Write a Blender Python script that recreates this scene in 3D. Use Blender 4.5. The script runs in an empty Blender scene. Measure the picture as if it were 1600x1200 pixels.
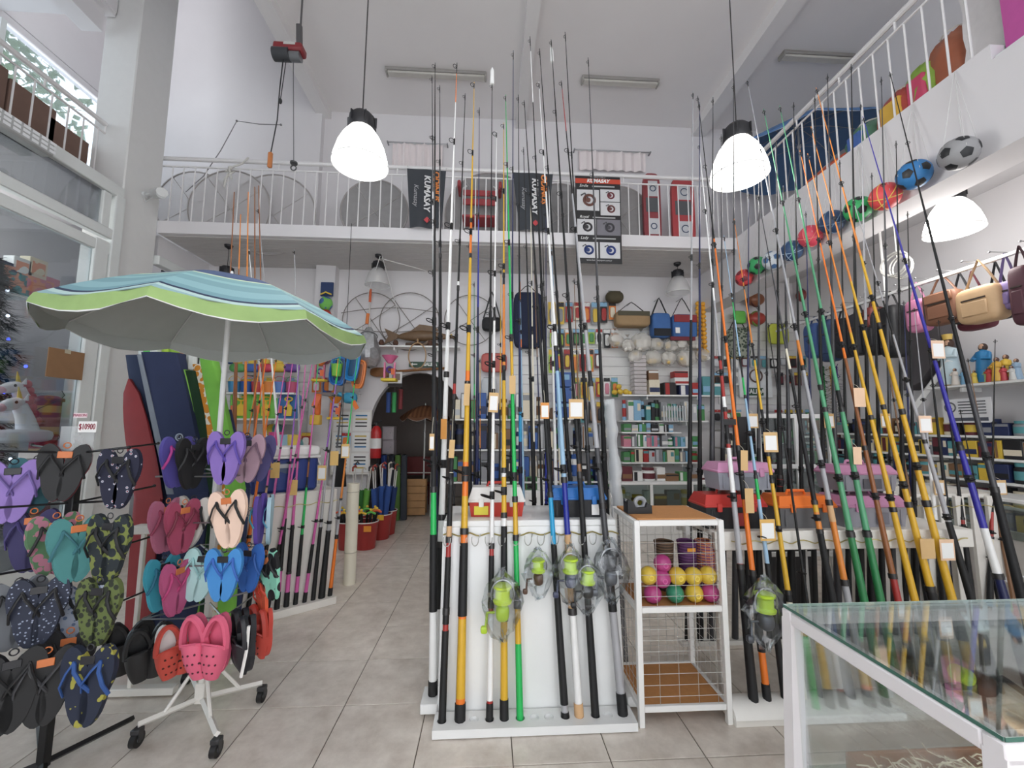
import bpy, math, random
from mathutils import Vector, Matrix
# ---------------------------------------------------------------- camera, world, exposure
scn = bpy.context.scene
COL = scn.collection
F, CAMZ = 641.0, 1.53
def _axes(yaw, pitch, roll):
    cy, sy, cp, sp = math.cos(yaw), math.sin(yaw), math.cos(pitch), math.sin(pitch)
    w = Vector((sy*cp, cy*cp, sp)); r = Vector((cy, -sy, 0)); u = r.cross(w)
    return r*math.cos(roll)+u*math.sin(roll), u*math.cos(roll)-r*math.sin(roll), w
AR, AU, AW = _axes(math.radians(3.26), math.radians(5.94), math.radians(0.2))
CAM = Vector((0, 0, CAMZ))
cd = bpy.data.cameras.new('camera'); cam = bpy.data.objects.new('camera', cd); COL.objects.link(cam)
cd.sensor_width = 36; cd.lens = F/1600*36; cd.clip_start = 0.02; cd.clip_end = 200
cam.matrix_world = Matrix(((AR.x, AU.x, -AW.x, CAM.x), (AR.y, AU.y, -AW.y, CAM.y), (AR.z, AU.z, -AW.z, CAM.z), (0, 0, 0, 1)))
scn.camera = cam
wd = bpy.data.worlds.new('daylight'); scn.world = wd; wd.use_nodes = True
wd.node_tree.nodes['Background'].inputs[0].default_value = (0.93, 0.96, 1.0, 1)
wd.node_tree.nodes['Background'].inputs[1].default_value = 2.8
scn.view_settings.view_transform = 'Standard'; scn.view_settings.look = 'None'
scn.view_settings.exposure = 0.27; scn.view_settings.gamma = 1
scn.view_settings.use_curve_mapping = False
scn.cycles.use_denoising = True
scn.cycles.max_bounces = 10; scn.cycles.diffuse_bounces = 5; scn.cycles.transparent_max_bounces = 24
scn.cycles.caustics_reflective = False; scn.cycles.caustics_refractive = False
LAMP_W, SHADE_E = 16.0, 6.0
# ---------------------------------------------------------------- pixel rays -> points of the place
def ray(x, y): return AW+AR*((x-800)/F)-AU*((y-600)/F)
def PY(x, y, Y): d = ray(x, y); return CAM+d*(Y/d.y)
def PZ(x, y, Z): d = ray(x, y); return CAM+d*((Z-CAMZ)/d.z)
def PX(x, y, X): d = ray(x, y); return CAM+d*(X/d.x)
def pj(p):
    q = Vector(p)-CAM; w = q.dot(AW)
    return 800+F*q.dot(AR)/w, 600-F*q.dot(AU)/w
def ln(px, p): return px*(Vector(p)-CAM).dot(AW)/F          # length of px pixels at point p
# ---------------------------------------------------------------- mesh helpers
V = Vector
PI = math.pi
class MB:
    def __init__(s): s.v = []; s.f = []
    def add(s, vs, fs):
        n = len(s.v); s.v += [tuple(v) for v in vs]; s.f += [tuple(i+n for i in f) for f in fs]; return s
    def box(s, c, d, b=0.0, rz=0.0, m=None):
        x, y, z = d[0]/2, d[1]/2, d[2]/2
        if b <= 0:
            vs = [V((i, j, k)) for i in (-x, x) for j in (-y, y) for k in (-z, z)]
            fs = [(0, 1, 3, 2), (4, 6, 7, 5), (0, 4, 5, 1), (2, 3, 7, 6), (0, 2, 6, 4), (1, 5, 7, 3)]
        else:
            b = min(b, x*.9, y*.9, z*.9); vs = []; ix = {}
            for i in (-1, 1):
                for j in (-1, 1):
                    for k in (-1, 1):
                        for a in range(3):
                            p = [i*x, j*y, k*z]
                            for q in range(3):
                                if q != a: p[q] -= (i, j, k)[q]*b
                            ix[(i, j, k, a)] = len(vs); vs.append(V(p))
            fs = []
            for a in range(3):
                u, w = (a+1) % 3, (a+2) % 3
                for sg in (-1, 1):
                    q = []
                    for du, dw in ((-1, -1), (1, -1), (1, 1), (-1, 1)):
                        t = [0, 0, 0]; t[a] = sg; t[u] = du; t[w] = dw; q.append(ix[(*t, a)])
                    fs.append(tuple(q if sg > 0 else q[::-1]))
            for a in range(3):
                u, w = (a+1) % 3, (a+2) % 3
                for du in (-1, 1):
                    for dw in (-1, 1):
                        t0 = [0, 0, 0]; t0[u] = du; t0[w] = dw; t1 = list(t0); t0[a] = -1; t1[a] = 1
                        q = [ix[(*t0, u)], ix[(*t1, u)], ix[(*t1, w)], ix[(*t0, w)]]
                        fs.append(tuple(q if du*dw < 0 else q[::-1]))
            for i in (-1, 1):
                for j in (-1, 1):
                    for k in (-1, 1):
                        q = [ix[(i, j, k, a)] for a in range(3)]
                        fs.append(tuple(q if i*j*k > 0 else q[::-1]))
        if m is None: m = Matrix.Rotation(rz, 3, 'Z') if rz else None
        c = V(c)
        return s.add([(m @ p if m is not None else p)+c for p in vs], fs)
    def cyl(s, p0, p1, r0, r1=None, n=10, caps=True):
        return s.tube([p0, p1], [r0, r0 if r1 is None else r1], n, caps)
    def tube(s, pts, r, n=6, caps=True, closed=False, flat=1.0, up=None):
        pts = [V(p) for p in pts]; k = len(pts)
        rs = r if isinstance(r, (list, tuple)) else [r]*k
        vs = []; fs = []; pu = None
        for i in range(k):
            if closed: t = pts[(i+1) % k]-pts[i-1]
            else: t = pts[min(i+1, k-1)]-pts[max(i-1, 0)]
            t = t.normalized() if t.length > 1e-9 else V((0, 0, 1))
            if pu is None:
                pu = V(up) if up is not None else (V((0, 0, 1)) if abs(t.z) < .9 else V((0, 1, 0)))
            a = t.cross(pu)
            if a.length < 1e-6: a = t.orthogonal()
            a.normalize(); b = a.cross(t).normalized(); pu = b
            for j in range(n):
                g = 2*PI*j/n; vs.append(pts[i]+a*(math.cos(g)*rs[i])+b*(math.sin(g)*rs[i]*flat))
        m = k if closed else k-1
        for i in range(m):
            for j in range(n):
                i2 = (i+1) % k; fs.append((i*n+j, i*n+(j+1) % n, i2*n+(j+1) % n, i2*n+j))
        if caps and not closed: fs.append(tuple(range(n-1, -1, -1))); fs.append(tuple((k-1)*n+j for j in range(n)))
        return s.add(vs, fs)
    def lathe(s, prof, c=(0, 0, 0), n=16, m=None, cap=(False, False), sq=(1, 1)):
        c = V(c); vs = []; k = len(prof)
        for r, z in prof:
            for j in range(n):
                g = 2*PI*j/n; p = V((r*math.cos(g)*sq[0], r*math.sin(g)*sq[1], z)); vs.append((m @ p if m is not None else p)+c)
        fs = [(i*n+j, i*n+(j+1) % n, (i+1)*n+(j+1) % n, (i+1)*n+j) for i in range(k-1) for j in range(n)]
        if cap[0]: fs.append(tuple(range(n-1, -1, -1)))
        if cap[1]: fs.append(tuple((k-1)*n+j for j in range(n)))
        return s.add(vs, fs)
    def sup(s, c, d, e1=1.0, e2=1.0, nu=16, nv=8, m=None):
        sg = lambda a, e: math.copysign(abs(a)**e, a)
        prof = []; c = V(c); vs = []
        for i in range(nv+1):
            t = -PI/2+PI*i/nv
            for j in range(nu):
                g = 2*PI*j/nu
                p = V((d[0]/2*sg(math.cos(t), e1)*sg(math.cos(g), e2), d[1]/2*sg(math.cos(t), e1)*sg(math.sin(g), e2), d[2]/2*sg(math.sin(t), e1)))
                vs.append((m @ p if m is not None else p)+c)
        fs = [(i*nu+j, i*nu+(j+1) % nu, (i+1)*nu+(j+1) % nu, (i+1)*nu+j) for i in range(nv) for j in range(nu)]
        return s.add(vs, fs)
    def prism(s, poly, y0, y1):                    # poly in (x, z), extruded along y
        n = len(poly); vs = [V((x, y0, z)) for x, z in poly]+[V((x, y1, z)) for x, z in poly]
        fs = [tuple(range(n)), tuple(range(2*n-1, n-1, -1))]+[(i, n+i, n+(i+1) % n, (i+1) % n) for i in range(n)]
        return s.add(vs, fs)
    def torus(s, c, R, r, n=24, k=6, m=None):
        c = V(c); ps = []
        for i in range(n):
            p = V((R*math.cos(2*PI*i/n), 0, R*math.sin(2*PI*i/n))); ps.append((m @ p if m is not None else p)+c)
        return s.tube(ps, r, k, closed=True, up=(m @ V((0, 1, 0)) if m is not None else (0, 1, 0)))
    def quad(s, a, b, c, d): return s.add([a, b, c, d], [(0, 1, 2, 3)])
    def xf(s, m): s.v = [tuple(m @ V(p)) for p in s.v]; return s
ORG = {}
def mesh_of(mb, name, smooth=.7):
    me = bpy.data.meshes.new(name); me.from_pydata(mb.v, [], mb.f)
    if smooth:
        me.polygons.foreach_set('use_smooth', [True]*len(me.polygons)); me.update()
        try: me.set_sharp_from_angle(angle=smooth)
        except Exception: pass
    else: me.update()
    return me
def obj(name, mb, mat, parent=None, local=False, smooth=.7):
    org = V((0, 0, 0))
    if parent is not None: org = ORG.get(parent, org)
    elif not local:
        xs = [p[0] for p in mb.v]; ys = [p[1] for p in mb.v]; zs = [p[2] for p in mb.v]
        org = V(((min(xs)+max(xs))/2, (min(ys)+max(ys))/2, min(zs)))
    if not local and org.length > 0: mb.v = [(p[0]-org.x, p[1]-org.y, p[2]-org.z) for p in mb.v]
    me = mesh_of(mb, name, smooth)
    o = bpy.data.objects.new(name, me); COL.objects.link(o)
    if mat is not None: me.materials.append(mat)
    if parent is not None: o.parent = parent; ORG[o] = ORG.get(parent, V((0, 0, 0)))
    elif not local: o.location = org; ORG[o] = org
    return o
def link_mesh(name, me, parent=None, loc=(0, 0, 0), rot=None, sc=None, org=True):
    o = bpy.data.objects.new(name, me); COL.objects.link(o)
    l = V(loc)
    if parent is not None:
        o.parent = parent
        if org: l = l-ORG.get(parent, V((0, 0, 0)))
        ORG[o] = ORG.get(parent, V((0, 0, 0)))
    o.location = l
    if rot is not None:
        if isinstance(rot, Matrix): o.rotation_euler = rot.to_euler()
        else: o.rotation_euler = rot
    if sc is not None: o.scale = sc if isinstance(sc, (tuple, list, Vector)) else (sc, sc, sc)
    return o
LABELS = {}
def tag(o, label, cat, group=None):
    if label in LABELS: print('DUP LABEL', label)
    LABELS[label] = 1
    o['label'] = label; o['category'] = cat
    if group: o['group'] = group
    return o
def thing(name, label, cat, loc=(0, 0, 0), rot=None, group=None):
    o = bpy.data.objects.new(name, None); COL.objects.link(o); o.empty_display_size = .05
    o.location = loc
    if rot is not None: o.rotation_euler = rot.to_euler() if isinstance(rot, Matrix) else rot
    ORG[o] = V(loc) if rot is None else V((0, 0, 0))
    return tag(o, label, cat, group)
def struct(name, mb, mat, parent=None, smooth=0):
    o = obj(name, mb, mat, parent, smooth=smooth)
    if parent is None: o['kind'] = 'structure'
    return o
def copy_tree(root, loc, rot=None, label=None):
    r = root.copy(); COL.objects.link(r); r.location = loc
    if rot is not None: r.rotation_euler = rot.to_euler() if isinstance(rot, Matrix) else rot
    if label: LABELS[label] = 1; r['label'] = label
    def rec(a, b):
        for ch in list(a.children):
            c = ch.copy(); COL.objects.link(c); c.parent = b; rec(ch, c)
    rec(root, r); return r
ORD = ['first', 'second', 'third', 'fourth', 'fifth', 'sixth', 'seventh', 'eighth', 'ninth', 'tenth', 'eleventh', 'twelfth', 'thirteenth', 'fourteenth', 'fifteenth', 'sixteenth', 'seventeenth', 'eighteenth', 'nineteenth', 'twentieth', 'twenty-first', 'twenty-second', 'twenty-third', 'twenty-fourth', 'twenty-fifth', 'twenty-sixth', 'twenty-seventh', 'twenty-eighth', 'twenty-ninth', 'thirtieth']
# ---------------------------------------------------------------- materials
def lin(c):
    g_ = .3*c[0]+.59*c[1]+.11*c[2]; c = [g_+(v-g_)*.88 for v in c[:3]]
    return tuple(((v/255)/12.92 if v/255 <= .04045 else ((v/255+.055)/1.055)**2.4) for v in c[:3])
MATS = {}
def m(rgb, rough=.5, metal=0.0, n=.05, em=0.0, sc=12.0, bump=0.0, tr=0.0, sheen=0):
    key = (tuple(rgb), rough, metal, n, em, sc, bump, tr)
    if key in MATS: return MATS[key]
    mt = bpy.data.materials.new('material'); mt.use_nodes = True
    nt = mt.node_tree; b = nt.nodes['Principled BSDF']; c = lin(rgb)
    b.inputs['Base Color'].default_value = (*c, 1); b.inputs['Roughness'].default_value = rough; b.inputs['Metallic'].default_value = metal
    if n > 0 or bump > 0:
        tc = nt.nodes.new('ShaderNodeTexCoord'); nz = nt.nodes.new('ShaderNodeTexNoise'); nz.inputs['Scale'].default_value = sc; nz.inputs['Detail'].default_value = 3
        nt.links.new(tc.outputs['Object'], nz.inputs['Vector'])
        if n > 0:
            mx = nt.nodes.new('ShaderNodeMix'); mx.data_type = 'RGBA'
            mx.inputs[6].default_value = (*[max(0, v*(1-2*n)) for v in c], 1); mx.inputs[7].default_value = (*[min(1, v*(1+2*n)) for v in c], 1)
            nt.links.new(nz.outputs['Fac'], mx.inputs[0]); nt.links.new(mx.outputs[2], b.inputs['Base Color'])
        if bump > 0:
            bp = nt.nodes.new('ShaderNodeBump'); bp.inputs['Strength'].default_value = bump; bp.inputs['Distance'].default_value = .01
            nt.links.new(nz.outputs['Fac'], bp.inputs['Height']); nt.links.new(bp.outputs['Normal'], b.inputs['Normal'])
    if em > 0:
        b.inputs['Emission Color'].default_value = (*c, 1); b.inputs['Emission Strength'].default_value = em
    if tr > 0: b.inputs['Transmission Weight'].default_value = tr
    MATS[key] = mt; return mt
def glass(tint=(225, 240, 235), fac=.12, rough=.03):
    key = ('g', tint, fac, rough)
    if key in MATS: return MATS[key]
    mt = bpy.data.materials.new('glass'); mt.use_nodes = True; nt = mt.node_tree; nt.nodes.clear()
    o = nt.nodes.new('ShaderNodeOutputMaterial'); t = nt.nodes.new('ShaderNodeBsdfTransparent'); g = nt.nodes.new('ShaderNodeBsdfGlossy'); x = nt.nodes.new('ShaderNodeMixShader')
    t.inputs[0].default_value = (*lin(tint), 1); g.inputs['Roughness'].default_value = rough; g.inputs[0].default_value = (.95, .97, 1, 1)
    lw = nt.nodes.new('ShaderNodeLayerWeight'); lw.inputs[0].default_value = .25
    ma = nt.nodes.new('ShaderNodeMath'); ma.operation = 'MULTIPLY_ADD'; ma.inputs[1].default_value = .5; ma.inputs[2].default_value = fac; ma.use_clamp = True
    nt.links.new(lw.outputs['Fresnel'], ma.inputs[0]); nt.links.new(ma.outputs[0], x.inputs[0]); nt.links.new(t.outputs[0], x.inputs[1]); nt.links.new(g.outputs[0], x.inputs[2]); nt.links.new(x.outputs[0], o.inputs[0])
    MATS[key] = mt; return mt
def veil(rgb, a=.5, rough=.6):                      # thin see-through sheet (net, plastic film)
    key = ('v', tuple(rgb), a, rough)
    if key in MATS: return MATS[key]
    mt = bpy.data.materials.new('veil'); mt.use_nodes = True; nt = mt.node_tree; b = nt.nodes['Principled BSDF']
    b.inputs['Base Color'].default_value = (*lin(rgb), 1); b.inputs['Roughness'].default_value = rough; b.inputs['Alpha'].default_value = a
    tc = nt.nodes.new('ShaderNodeTexCoord'); nz = nt.nodes.new('ShaderNodeTexNoise'); nz.inputs['Scale'].default_value = 30; bp = nt.nodes.new('ShaderNodeBump'); bp.inputs['Strength'].default_value = .5
    nt.links.new(tc.outputs['Object'], nz.inputs['Vector']); nt.links.new(nz.outputs['Fac'], bp.inputs['Height']); nt.links.new(bp.outputs['Normal'], b.inputs['Normal'])
    MATS[key] = mt; return mt
def stripes(cols, axis='Z', scale=8.0, rough=.7, rot=0.0, radial=False, stops=None):
    key = ('s', tuple(cols), axis, scale, rough, rot, radial, tuple(stops or ()))
    if key in MATS: return MATS[key]
    mt = bpy.data.materials.new('stripes'); mt.use_nodes = True; nt = mt.node_tree; b = nt.nodes['Principled BSDF']; b.inputs['Roughness'].default_value = rough
    tc = nt.nodes.new('ShaderNodeTexCoord'); sp = nt.nodes.new('ShaderNodeSeparateXYZ'); rp = nt.nodes.new('ShaderNodeValToRGB'); rp.color_ramp.interpolation = 'CONSTANT'
    nt.links.new(tc.outputs['Object'], sp.inputs[0])
    mu = nt.nodes.new('ShaderNodeMath'); mu.operation = 'MULTIPLY'; mu.inputs[1].default_value = scale
    nt.links.new(sp.outputs['XYZ'.index(axis)], mu.inputs[0]); fr = nt.nodes.new('ShaderNodeMath'); fr.operation = 'FRACT'
    nt.links.new(mu.outputs[0], fr.inputs[0]); nt.links.new(fr.outputs[0], rp.inputs[0])
    k = len(cols); cr = rp.color_ramp
    while len(cr.elements) < k: cr.elements.new(.5)
    for i, c in enumerate(cols): cr.elements[i].position = (stops[i] if stops else i/k); cr.elements[i].color = (*lin(c), 1)
    nt.links.new(rp.outputs[0], b.inputs['Base Color']); MATS[key] = mt; return mt
def blotch(c1, c2, sc=25.0, th=.5, rough=.7, kind='voronoi', c3=None):
    key = ('b', tuple(c1), tuple(c2), sc, th, rough, kind, c3)
    if key in MATS: return MATS[key]
    mt = bpy.data.materials.new('print'); mt.use_nodes = True; nt = mt.node_tree; b = nt.nodes['Principled BSDF']; b.inputs['Roughness'].default_value = rough
    tc = nt.nodes.new('ShaderNodeTexCoord'); rp = nt.nodes.new('ShaderNodeValToRGB'); rp.color_ramp.interpolation = 'CONSTANT'
    if kind == 'voronoi': tx = nt.nodes.new('ShaderNodeTexVoronoi'); out = tx.outputs['Distance']
    else: tx = nt.nodes.new('ShaderNodeTexNoise'); out = tx.outputs['Fac']
    tx.inputs['Scale'].default_value = sc; nt.links.new(tc.outputs['Object'], tx.inputs['Vector']); nt.links.new(out, rp.inputs[0])
    cr = rp.color_ramp; cr.elements[0].color = (*lin(c1), 1); cr.elements[1].color = (*lin(c2), 1); cr.elements[1].position = th
    if c3: e = cr.elements.new(min(.95, th+.12)); e.color = (*lin(c3), 1)
    nt.links.new(rp.outputs[0], b.inputs['Base Color']); MATS[key] = mt; return mt
TEXTS = []
def text(s, loc, size, mat, parent, rot=None, name='lettering', extr=.001, sx=1.0, align='CENTER', shear=0.0, bold=0.0):
    TEXTS.append((s, V(loc), size, mat, parent, rot, name, extr, sx, align, shear, bold))
def flush_texts():
    tmp = []
    for t in TEXTS:
        c = bpy.data.curves.new('lettering', 'FONT'); c.body = t[0]; c.size = t[2]; c.extrude = t[7]; c.align_x = t[9]; c.align_y = 'CENTER'; c.shear = t[10]; c.offset = t[11]; c.resolution_u = 2
        o = bpy.data.objects.new('tmp', c); COL.objects.link(o); tmp.append(o)
    dg = bpy.context.evaluated_depsgraph_get(); dg.update()
    ms = [bpy.data.meshes.new_from_object(o.evaluated_get(dg)) for o in tmp]
    for o in tmp: bpy.data.objects.remove(o)
    for t, me in zip(TEXTS, ms):
        me.materials.clear(); me.materials.append(t[3])
        o = link_mesh(t[6], me, t[4], t[1], t[5] if t[5] is not None else Matrix.Rotation(PI/2, 3, 'X'), (t[8], 1, 1))
FRONT = Matrix.Rotation(PI/2, 3, 'X')                # text plane facing -Y
RX = lambda a: Matrix.Rotation(a, 3, 'X')
RY = lambda a: Matrix.Rotation(a, 3, 'Y')
RZ = lambda a: Matrix.Rotation(a, 3, 'Z')
WHITE = m((236, 236, 234), .45, n=.02); WALL = m((222, 219, 221), .8, n=.015, sc=3, bump=.05); BLACK = m((22, 22, 24), .45); STEEL = m((150, 150, 152), .35, .8); GOLDW = m((188, 172, 105), .35, .6); CARD = m((216, 176, 118), .8); PAPER = m((238, 238, 236), .8, n=.0)
# ================================================================= STRUCTURE
D1, D2, ZS0, ZS1 = 5.4, 6.5, 4.03, 4.21             # mezzanine edge, back wall, slab bottom, slab top
XL, XR, XW, ZC = -4.36, 3.5, 5.15, 6.75
GROUT = m((120, 108, 98), .8)
def tile_mat():
    mt = bpy.data.materials.new('stone_tile'); mt.use_nodes = True; nt = mt.node_tree; b = nt.nodes['Principled BSDF']
    tc = nt.nodes.new('ShaderNodeTexCoord'); oi = nt.nodes.new('ShaderNodeObjectInfo'); va = nt.nodes.new('ShaderNodeVectorMath'); va.operation = 'ADD'
    cb = nt.nodes.new('ShaderNodeCombineXYZ'); mu = nt.nodes.new('ShaderNodeMath'); mu.operation = 'MULTIPLY'; mu.inputs[1].default_value = 40
    nt.links.new(oi.outputs['Random'], mu.inputs[0]); nt.links.new(mu.outputs[0], cb.inputs[0]); nt.links.new(mu.outputs[0], cb.inputs[1])
    nt.links.new(tc.outputs['Object'], va.inputs[0]); nt.links.new(cb.outputs[0], va.inputs[1])
    nz = nt.nodes.new('ShaderNodeTexNoise'); nz.inputs['Scale'].default_value = 7; nz.inputs['Detail'].default_value = 6; nz.inputs['Roughness'].default_value = .65
    nt.links.new(va.outputs[0], nz.inputs['Vector'])
    rp = nt.nodes.new('ShaderNodeValToRGB'); cr = rp.color_ramp
    cr.elements[0].position = .3; cr.elements[0].color = (*lin((200, 188, 175)), 1); cr.elements[1].position = .72; cr.elements[1].color = (*lin((236, 227, 216)), 1)
    nt.links.new(nz.outputs['Fac'], rp.inputs[0]); nt.links.new(rp.outputs[0], b.inputs['Base Color']); b.inputs['Roughness'].default_value = .28
    return mt
TILE = tile_mat()
floor = struct('floor', MB().box((-.4, 3.45, -.056), (11.4, 12.1, .1)), GROUT)
tme = mesh_of(MB().box((0, 0, -.003), (.446, .446, .006), .0015), 'tile', 0); tme.materials.append(TILE)
T0 = .451; rest = MB(); ncell = 0
for j in range(-11, 15):
    for i in range(-11, 15):
        cx, cy = -1.226+(i+.5)*T0, 2.478+(j+.5)*T0
        if not (-5.9 < cx < 5.0 and -2.4 < cy < 9.2): continue
        ok = False
        if cy > 1.35 and -4.3 < cx and ncell < 295:
            qs = [pj((cx+a*.2, cy+b*.2, 0)) for a in (-1, 1) for b in (-1, 1)]
            ok = any(-5 < q[0] < 1605 and q[1] < 1203 for q in qs) and not (cx > 4.8 or (cy > 6.7 and not -2.2 < cx < .2))
        if ok: link_mesh('tile', tme, floor, (cx, cy, 0)); ncell += 1
        else: rest.box((cx, cy, -.003), (.446, .446, .006))
ro = obj('tile', rest, TILE, floor, smooth=0); ro['kind'] = 'stuff'
# --- ceiling and beams
CEIL = m((232, 228, 227), .85, n=.015, sc=2)
ZH = 9.2
struct('ceiling', MB().box((1.24, 1.95, ZC+.06), (8.12, 9.3, .12)), CEIL)
struct('ceiling_well', MB().box((-4.5, 1.95, ZH+.06), (3.4, 9.3, .12)), WALL)
struct('ceiling_left', MB().box((-5.4, 1.15, 6.6), (1.5, 7.4, .1)), WALL)
struct('wall_well_left', MB().box((-4.7, 1.15, 7.9), (.12, 7.4, 2.6)), WALL)
struct('wall_well_right', MB().box((-2.86, 1.95, 7.95), (.1, 9.1, 2.5)), WALL)
struct('wall_well_back', MB().box((-4.5, D2+.07, 7.95), (3.3, .14, 2.5)), WALL)
struct('wall_well_side', MB().box((-6.06, 5.7, 7.9), (.12, 1.7, 2.6)), WALL)
struct('wall_well_front', MB().box((-3.7, -2.6, 7.95), (2.0, .14, 2.5)), WALL)
fw = MB(); fw.box((-.4, -2.62, 3.9), (11.4, .12, 1.0)); fw.box((-.4, -2.62, 6.6), (11.4, .12, .4)); fw.box((-4.4, -2.625, 3.2), (3.5, .1, 6.4)); fw.box((4.6, -2.625, 3.2), (1.4, .1, 6.4)); fw.box((.3, -2.625, 3.2), (.5, .1, 6.4))
struct('wall_front_light_block', fw, WALL)  # unseen wall behind camera, shaped to soften frontal light and dim the column
for k, (x, w, h) in enumerate(((-2.76, .2, .14), (.5, .16, .16), (3.62, .24, .16))):
    struct(f'trim_{k+1}', MB().box((x, 1.95, ZC-h/2), (w, 9.1, h)), m((226, 223, 222), .8, n=.01))
# --- back wall with arch
ax, aw, az, ah = -1.1, .75, 1.45, .93
wb = MB(); y0, y1 = D2, D2+.14
def slab(mb, xa, xb, za, zb, ya=y0, yb=y1): return mb.box(((xa+xb)/2, (ya+yb)/2, (za+zb)/2), (xb-xa, yb-ya, zb-za))
slab(wb, -6.1, ax-aw, 0, ZS0); slab(wb, ax+aw, 5.3, 0, ZS0)
NS = 20
for k in range(NS):
    a0, a1 = PI-PI*k/NS, PI-PI*(k+1)/NS
    xa, xb = ax+aw*math.cos(a0), ax+aw*math.cos(a1); za, zb = az+ah*math.sin(a0), az+ah*math.sin(a1)
    wb.add([(xa, y0, za), (xb, y0, zb), (xb, y0, ZS0), (xa, y0, ZS0), (xa, y1, za), (xb, y1, zb), (xb, y1, ZS0), (xa, y1, ZS0)],
           [(0, 1, 2, 3), (7, 6, 5, 4), (0, 4, 5, 1), (2, 6, 7, 3)])
wall_back = struct('wall_back', wb, WALL)
# slat wall boards on the back wall
SLAT = m((224, 224, 222), .55, n=.015)
for (xa, xb, za, zb, st) in ((.35, 3.55, 2.05, 3.42, .152), (3.75, 5.1, 1.9, 3.5, .152), (-4.3, -2.0, 1.75, 3.1, .15)):
    n_ = int((zb-za)/st); sm = mesh_of(MB().box((0, 0, 0), (xb-xa, .018, st-.013), .003), 'slat', 0); sm.materials.append(SLAT)
    for k in range(n_): link_mesh('slat', sm, wall_back, ((xa+xb)/2, D2-.0085, za+(k+.5)*st))
# room behind the arch
DIM = m((176, 165, 160), .85, n=.03)  # wall colour darkened to stand in for the unlit room
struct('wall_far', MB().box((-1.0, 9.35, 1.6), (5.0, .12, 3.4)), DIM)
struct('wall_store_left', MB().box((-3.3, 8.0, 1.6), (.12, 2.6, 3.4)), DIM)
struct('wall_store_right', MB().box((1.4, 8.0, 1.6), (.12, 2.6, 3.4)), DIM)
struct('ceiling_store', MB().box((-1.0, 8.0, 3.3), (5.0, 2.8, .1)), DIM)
# upper back wall, walls left and right
struct('wall_back_upper', MB().box((-.4, D2+.07, (ZS0+ZC)/2), (11.4, .14, ZC-ZS0-.002)), WALL)
struct('trim_4', MB().box(((-6.0-2.76)/2, D2-.06, (ZS1+ZH)/2), (3.24, .12, ZH-ZS1)), WALL)
struct('wall_right', MB().box((XW+.06, 2.0, ZC/2), (.12, 9.0, ZC)), WALL)
mez = struct('mezzanine', MB().box((-.43, (D1+D2)/2+.0, (ZS0+.012+ZS1)/2), (7.86, D2-D1, ZS1-ZS0-.012)), WALL)
pm_ = mesh_of(MB().box((0, 0, 0), (7.8, .098, .014), .003), 'plank', 0); pm_.materials.append(m((196, 192, 190), .6, n=.02))
for k in range(10): link_mesh('plank', pm_, mez, (-.43, D1+.12+k*.103, ZS0+.005))
# right mezzanine: deep beam, slab
mr = MB()
mr.box((XR+.16, (2.43+D2)/2, (3.44+4.22)/2), (.32, D2-2.43, 4.22-3.44)); mr.box((XR+.16, (-2.4+2.43)/2, (3.44+4.1)/2), (.32, 4.83, 4.1-3.44))
struct('beam_right', mr, WALL)
struct('mezzanine_right', MB().box(((XR+.32+XW)/2, 2.05, 4.08), (XW-XR-.32, 8.9, .2)), m((206, 204, 206), .8, n=.01))
# column left, storefront
struct('column', MB().box((-4.57, 5.135, ZH/2), (.42, .53, ZH), .012), m((222, 222, 220), .7, n=.015))
struct('mezzanine_left', MB().box((-5.2, 1.5, 4.2), (1.66, 7.8, .16)), WALL)
wl = MB()
wl.box((-6.06, 2.0, .2), (.12, 9.0, .4)); wl.box((-6.06, 2.0, 4.25), (.12, 9.0, 1.3)); wl.box((-6.06, -1.0, 2.0), (.12, 3.0, 3.2)); wl.box((-6.06, 5.75, 2.0), (.12, 1.5, 3.2)); wl.box((-6.06, 2.0, 6.545), (.12, 9.0, .09)); wl.box((-6.06, -.6, 5.7), (.12, 3.9, 1.6)); wl.box((-6.06, 6.42, 5.7), (.12, .16, 1.6))
struct('wall_left', wl, WALL)
ALU = m((222, 226, 224), .35, n=.02)
wf = struct('window_1', MB().box((XL, 1.4, 4.24), (.09, 6.9, .14), .008), ALU)
for (yc, zc, dy, dz) in ((1.4, 3.7, 6.9, .12), (1.4, 3.52, 6.9, .12), (1.4, .1, 6.9, .2), (4.66, 1.9, .16, 3.4), (4.81, 2.1, .12, 4.2), (1.3, 1.9, .12, 3.4), (4.66, 3.95, .1, .42), (1.3, 3.95, .1, .42)):
    obj('frame', MB().box((XL, yc, zc), ({4.66: .072, 4.81: .098, 1.3: .07}.get(yc, .084 if zc != 3.52 else .06), dy, dz), .008), ALU, wf)
obj('pane', MB().box((XL, 2.97, 3.96), (.008, 3.28, .40)), glass((205, 208, 210), .14), wf)
obj('pane', MB().box((XL, 2.97, 1.84), (.008, 3.22, 3.26)), glass((235, 240, 242), .05), wf)
obj('pane', MB().box((XL, -.4, 1.84), (.008, 3.2, 3.26)), glass((235, 240, 242), .05), wf)
obj('pane', MB().box((XL, -.4, 3.96), (.008, 3.2, .40)), glass((205, 208, 210), .14), wf)
w2 = struct('window_2', MB().box((XL, 5.95, 3.68), (.1, 1.08, .12), .008), ALU)
obj('frame', MB().box((XL, 6.42, 2.0), (.08, .1, 3.25), .008), ALU, w2); obj('frame', MB().box((XL, 5.95, 1.9), (.08, .85, .1), .008), ALU, w2)
obj('pane', MB().box((XL, 5.95, 2.75), (.01, .84, 1.68)), m((70, 70, 74), .15), w2); obj('panel', MB().box((XL, 5.95, .95), (.02, .84, 1.8)), ALU, w2)
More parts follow.
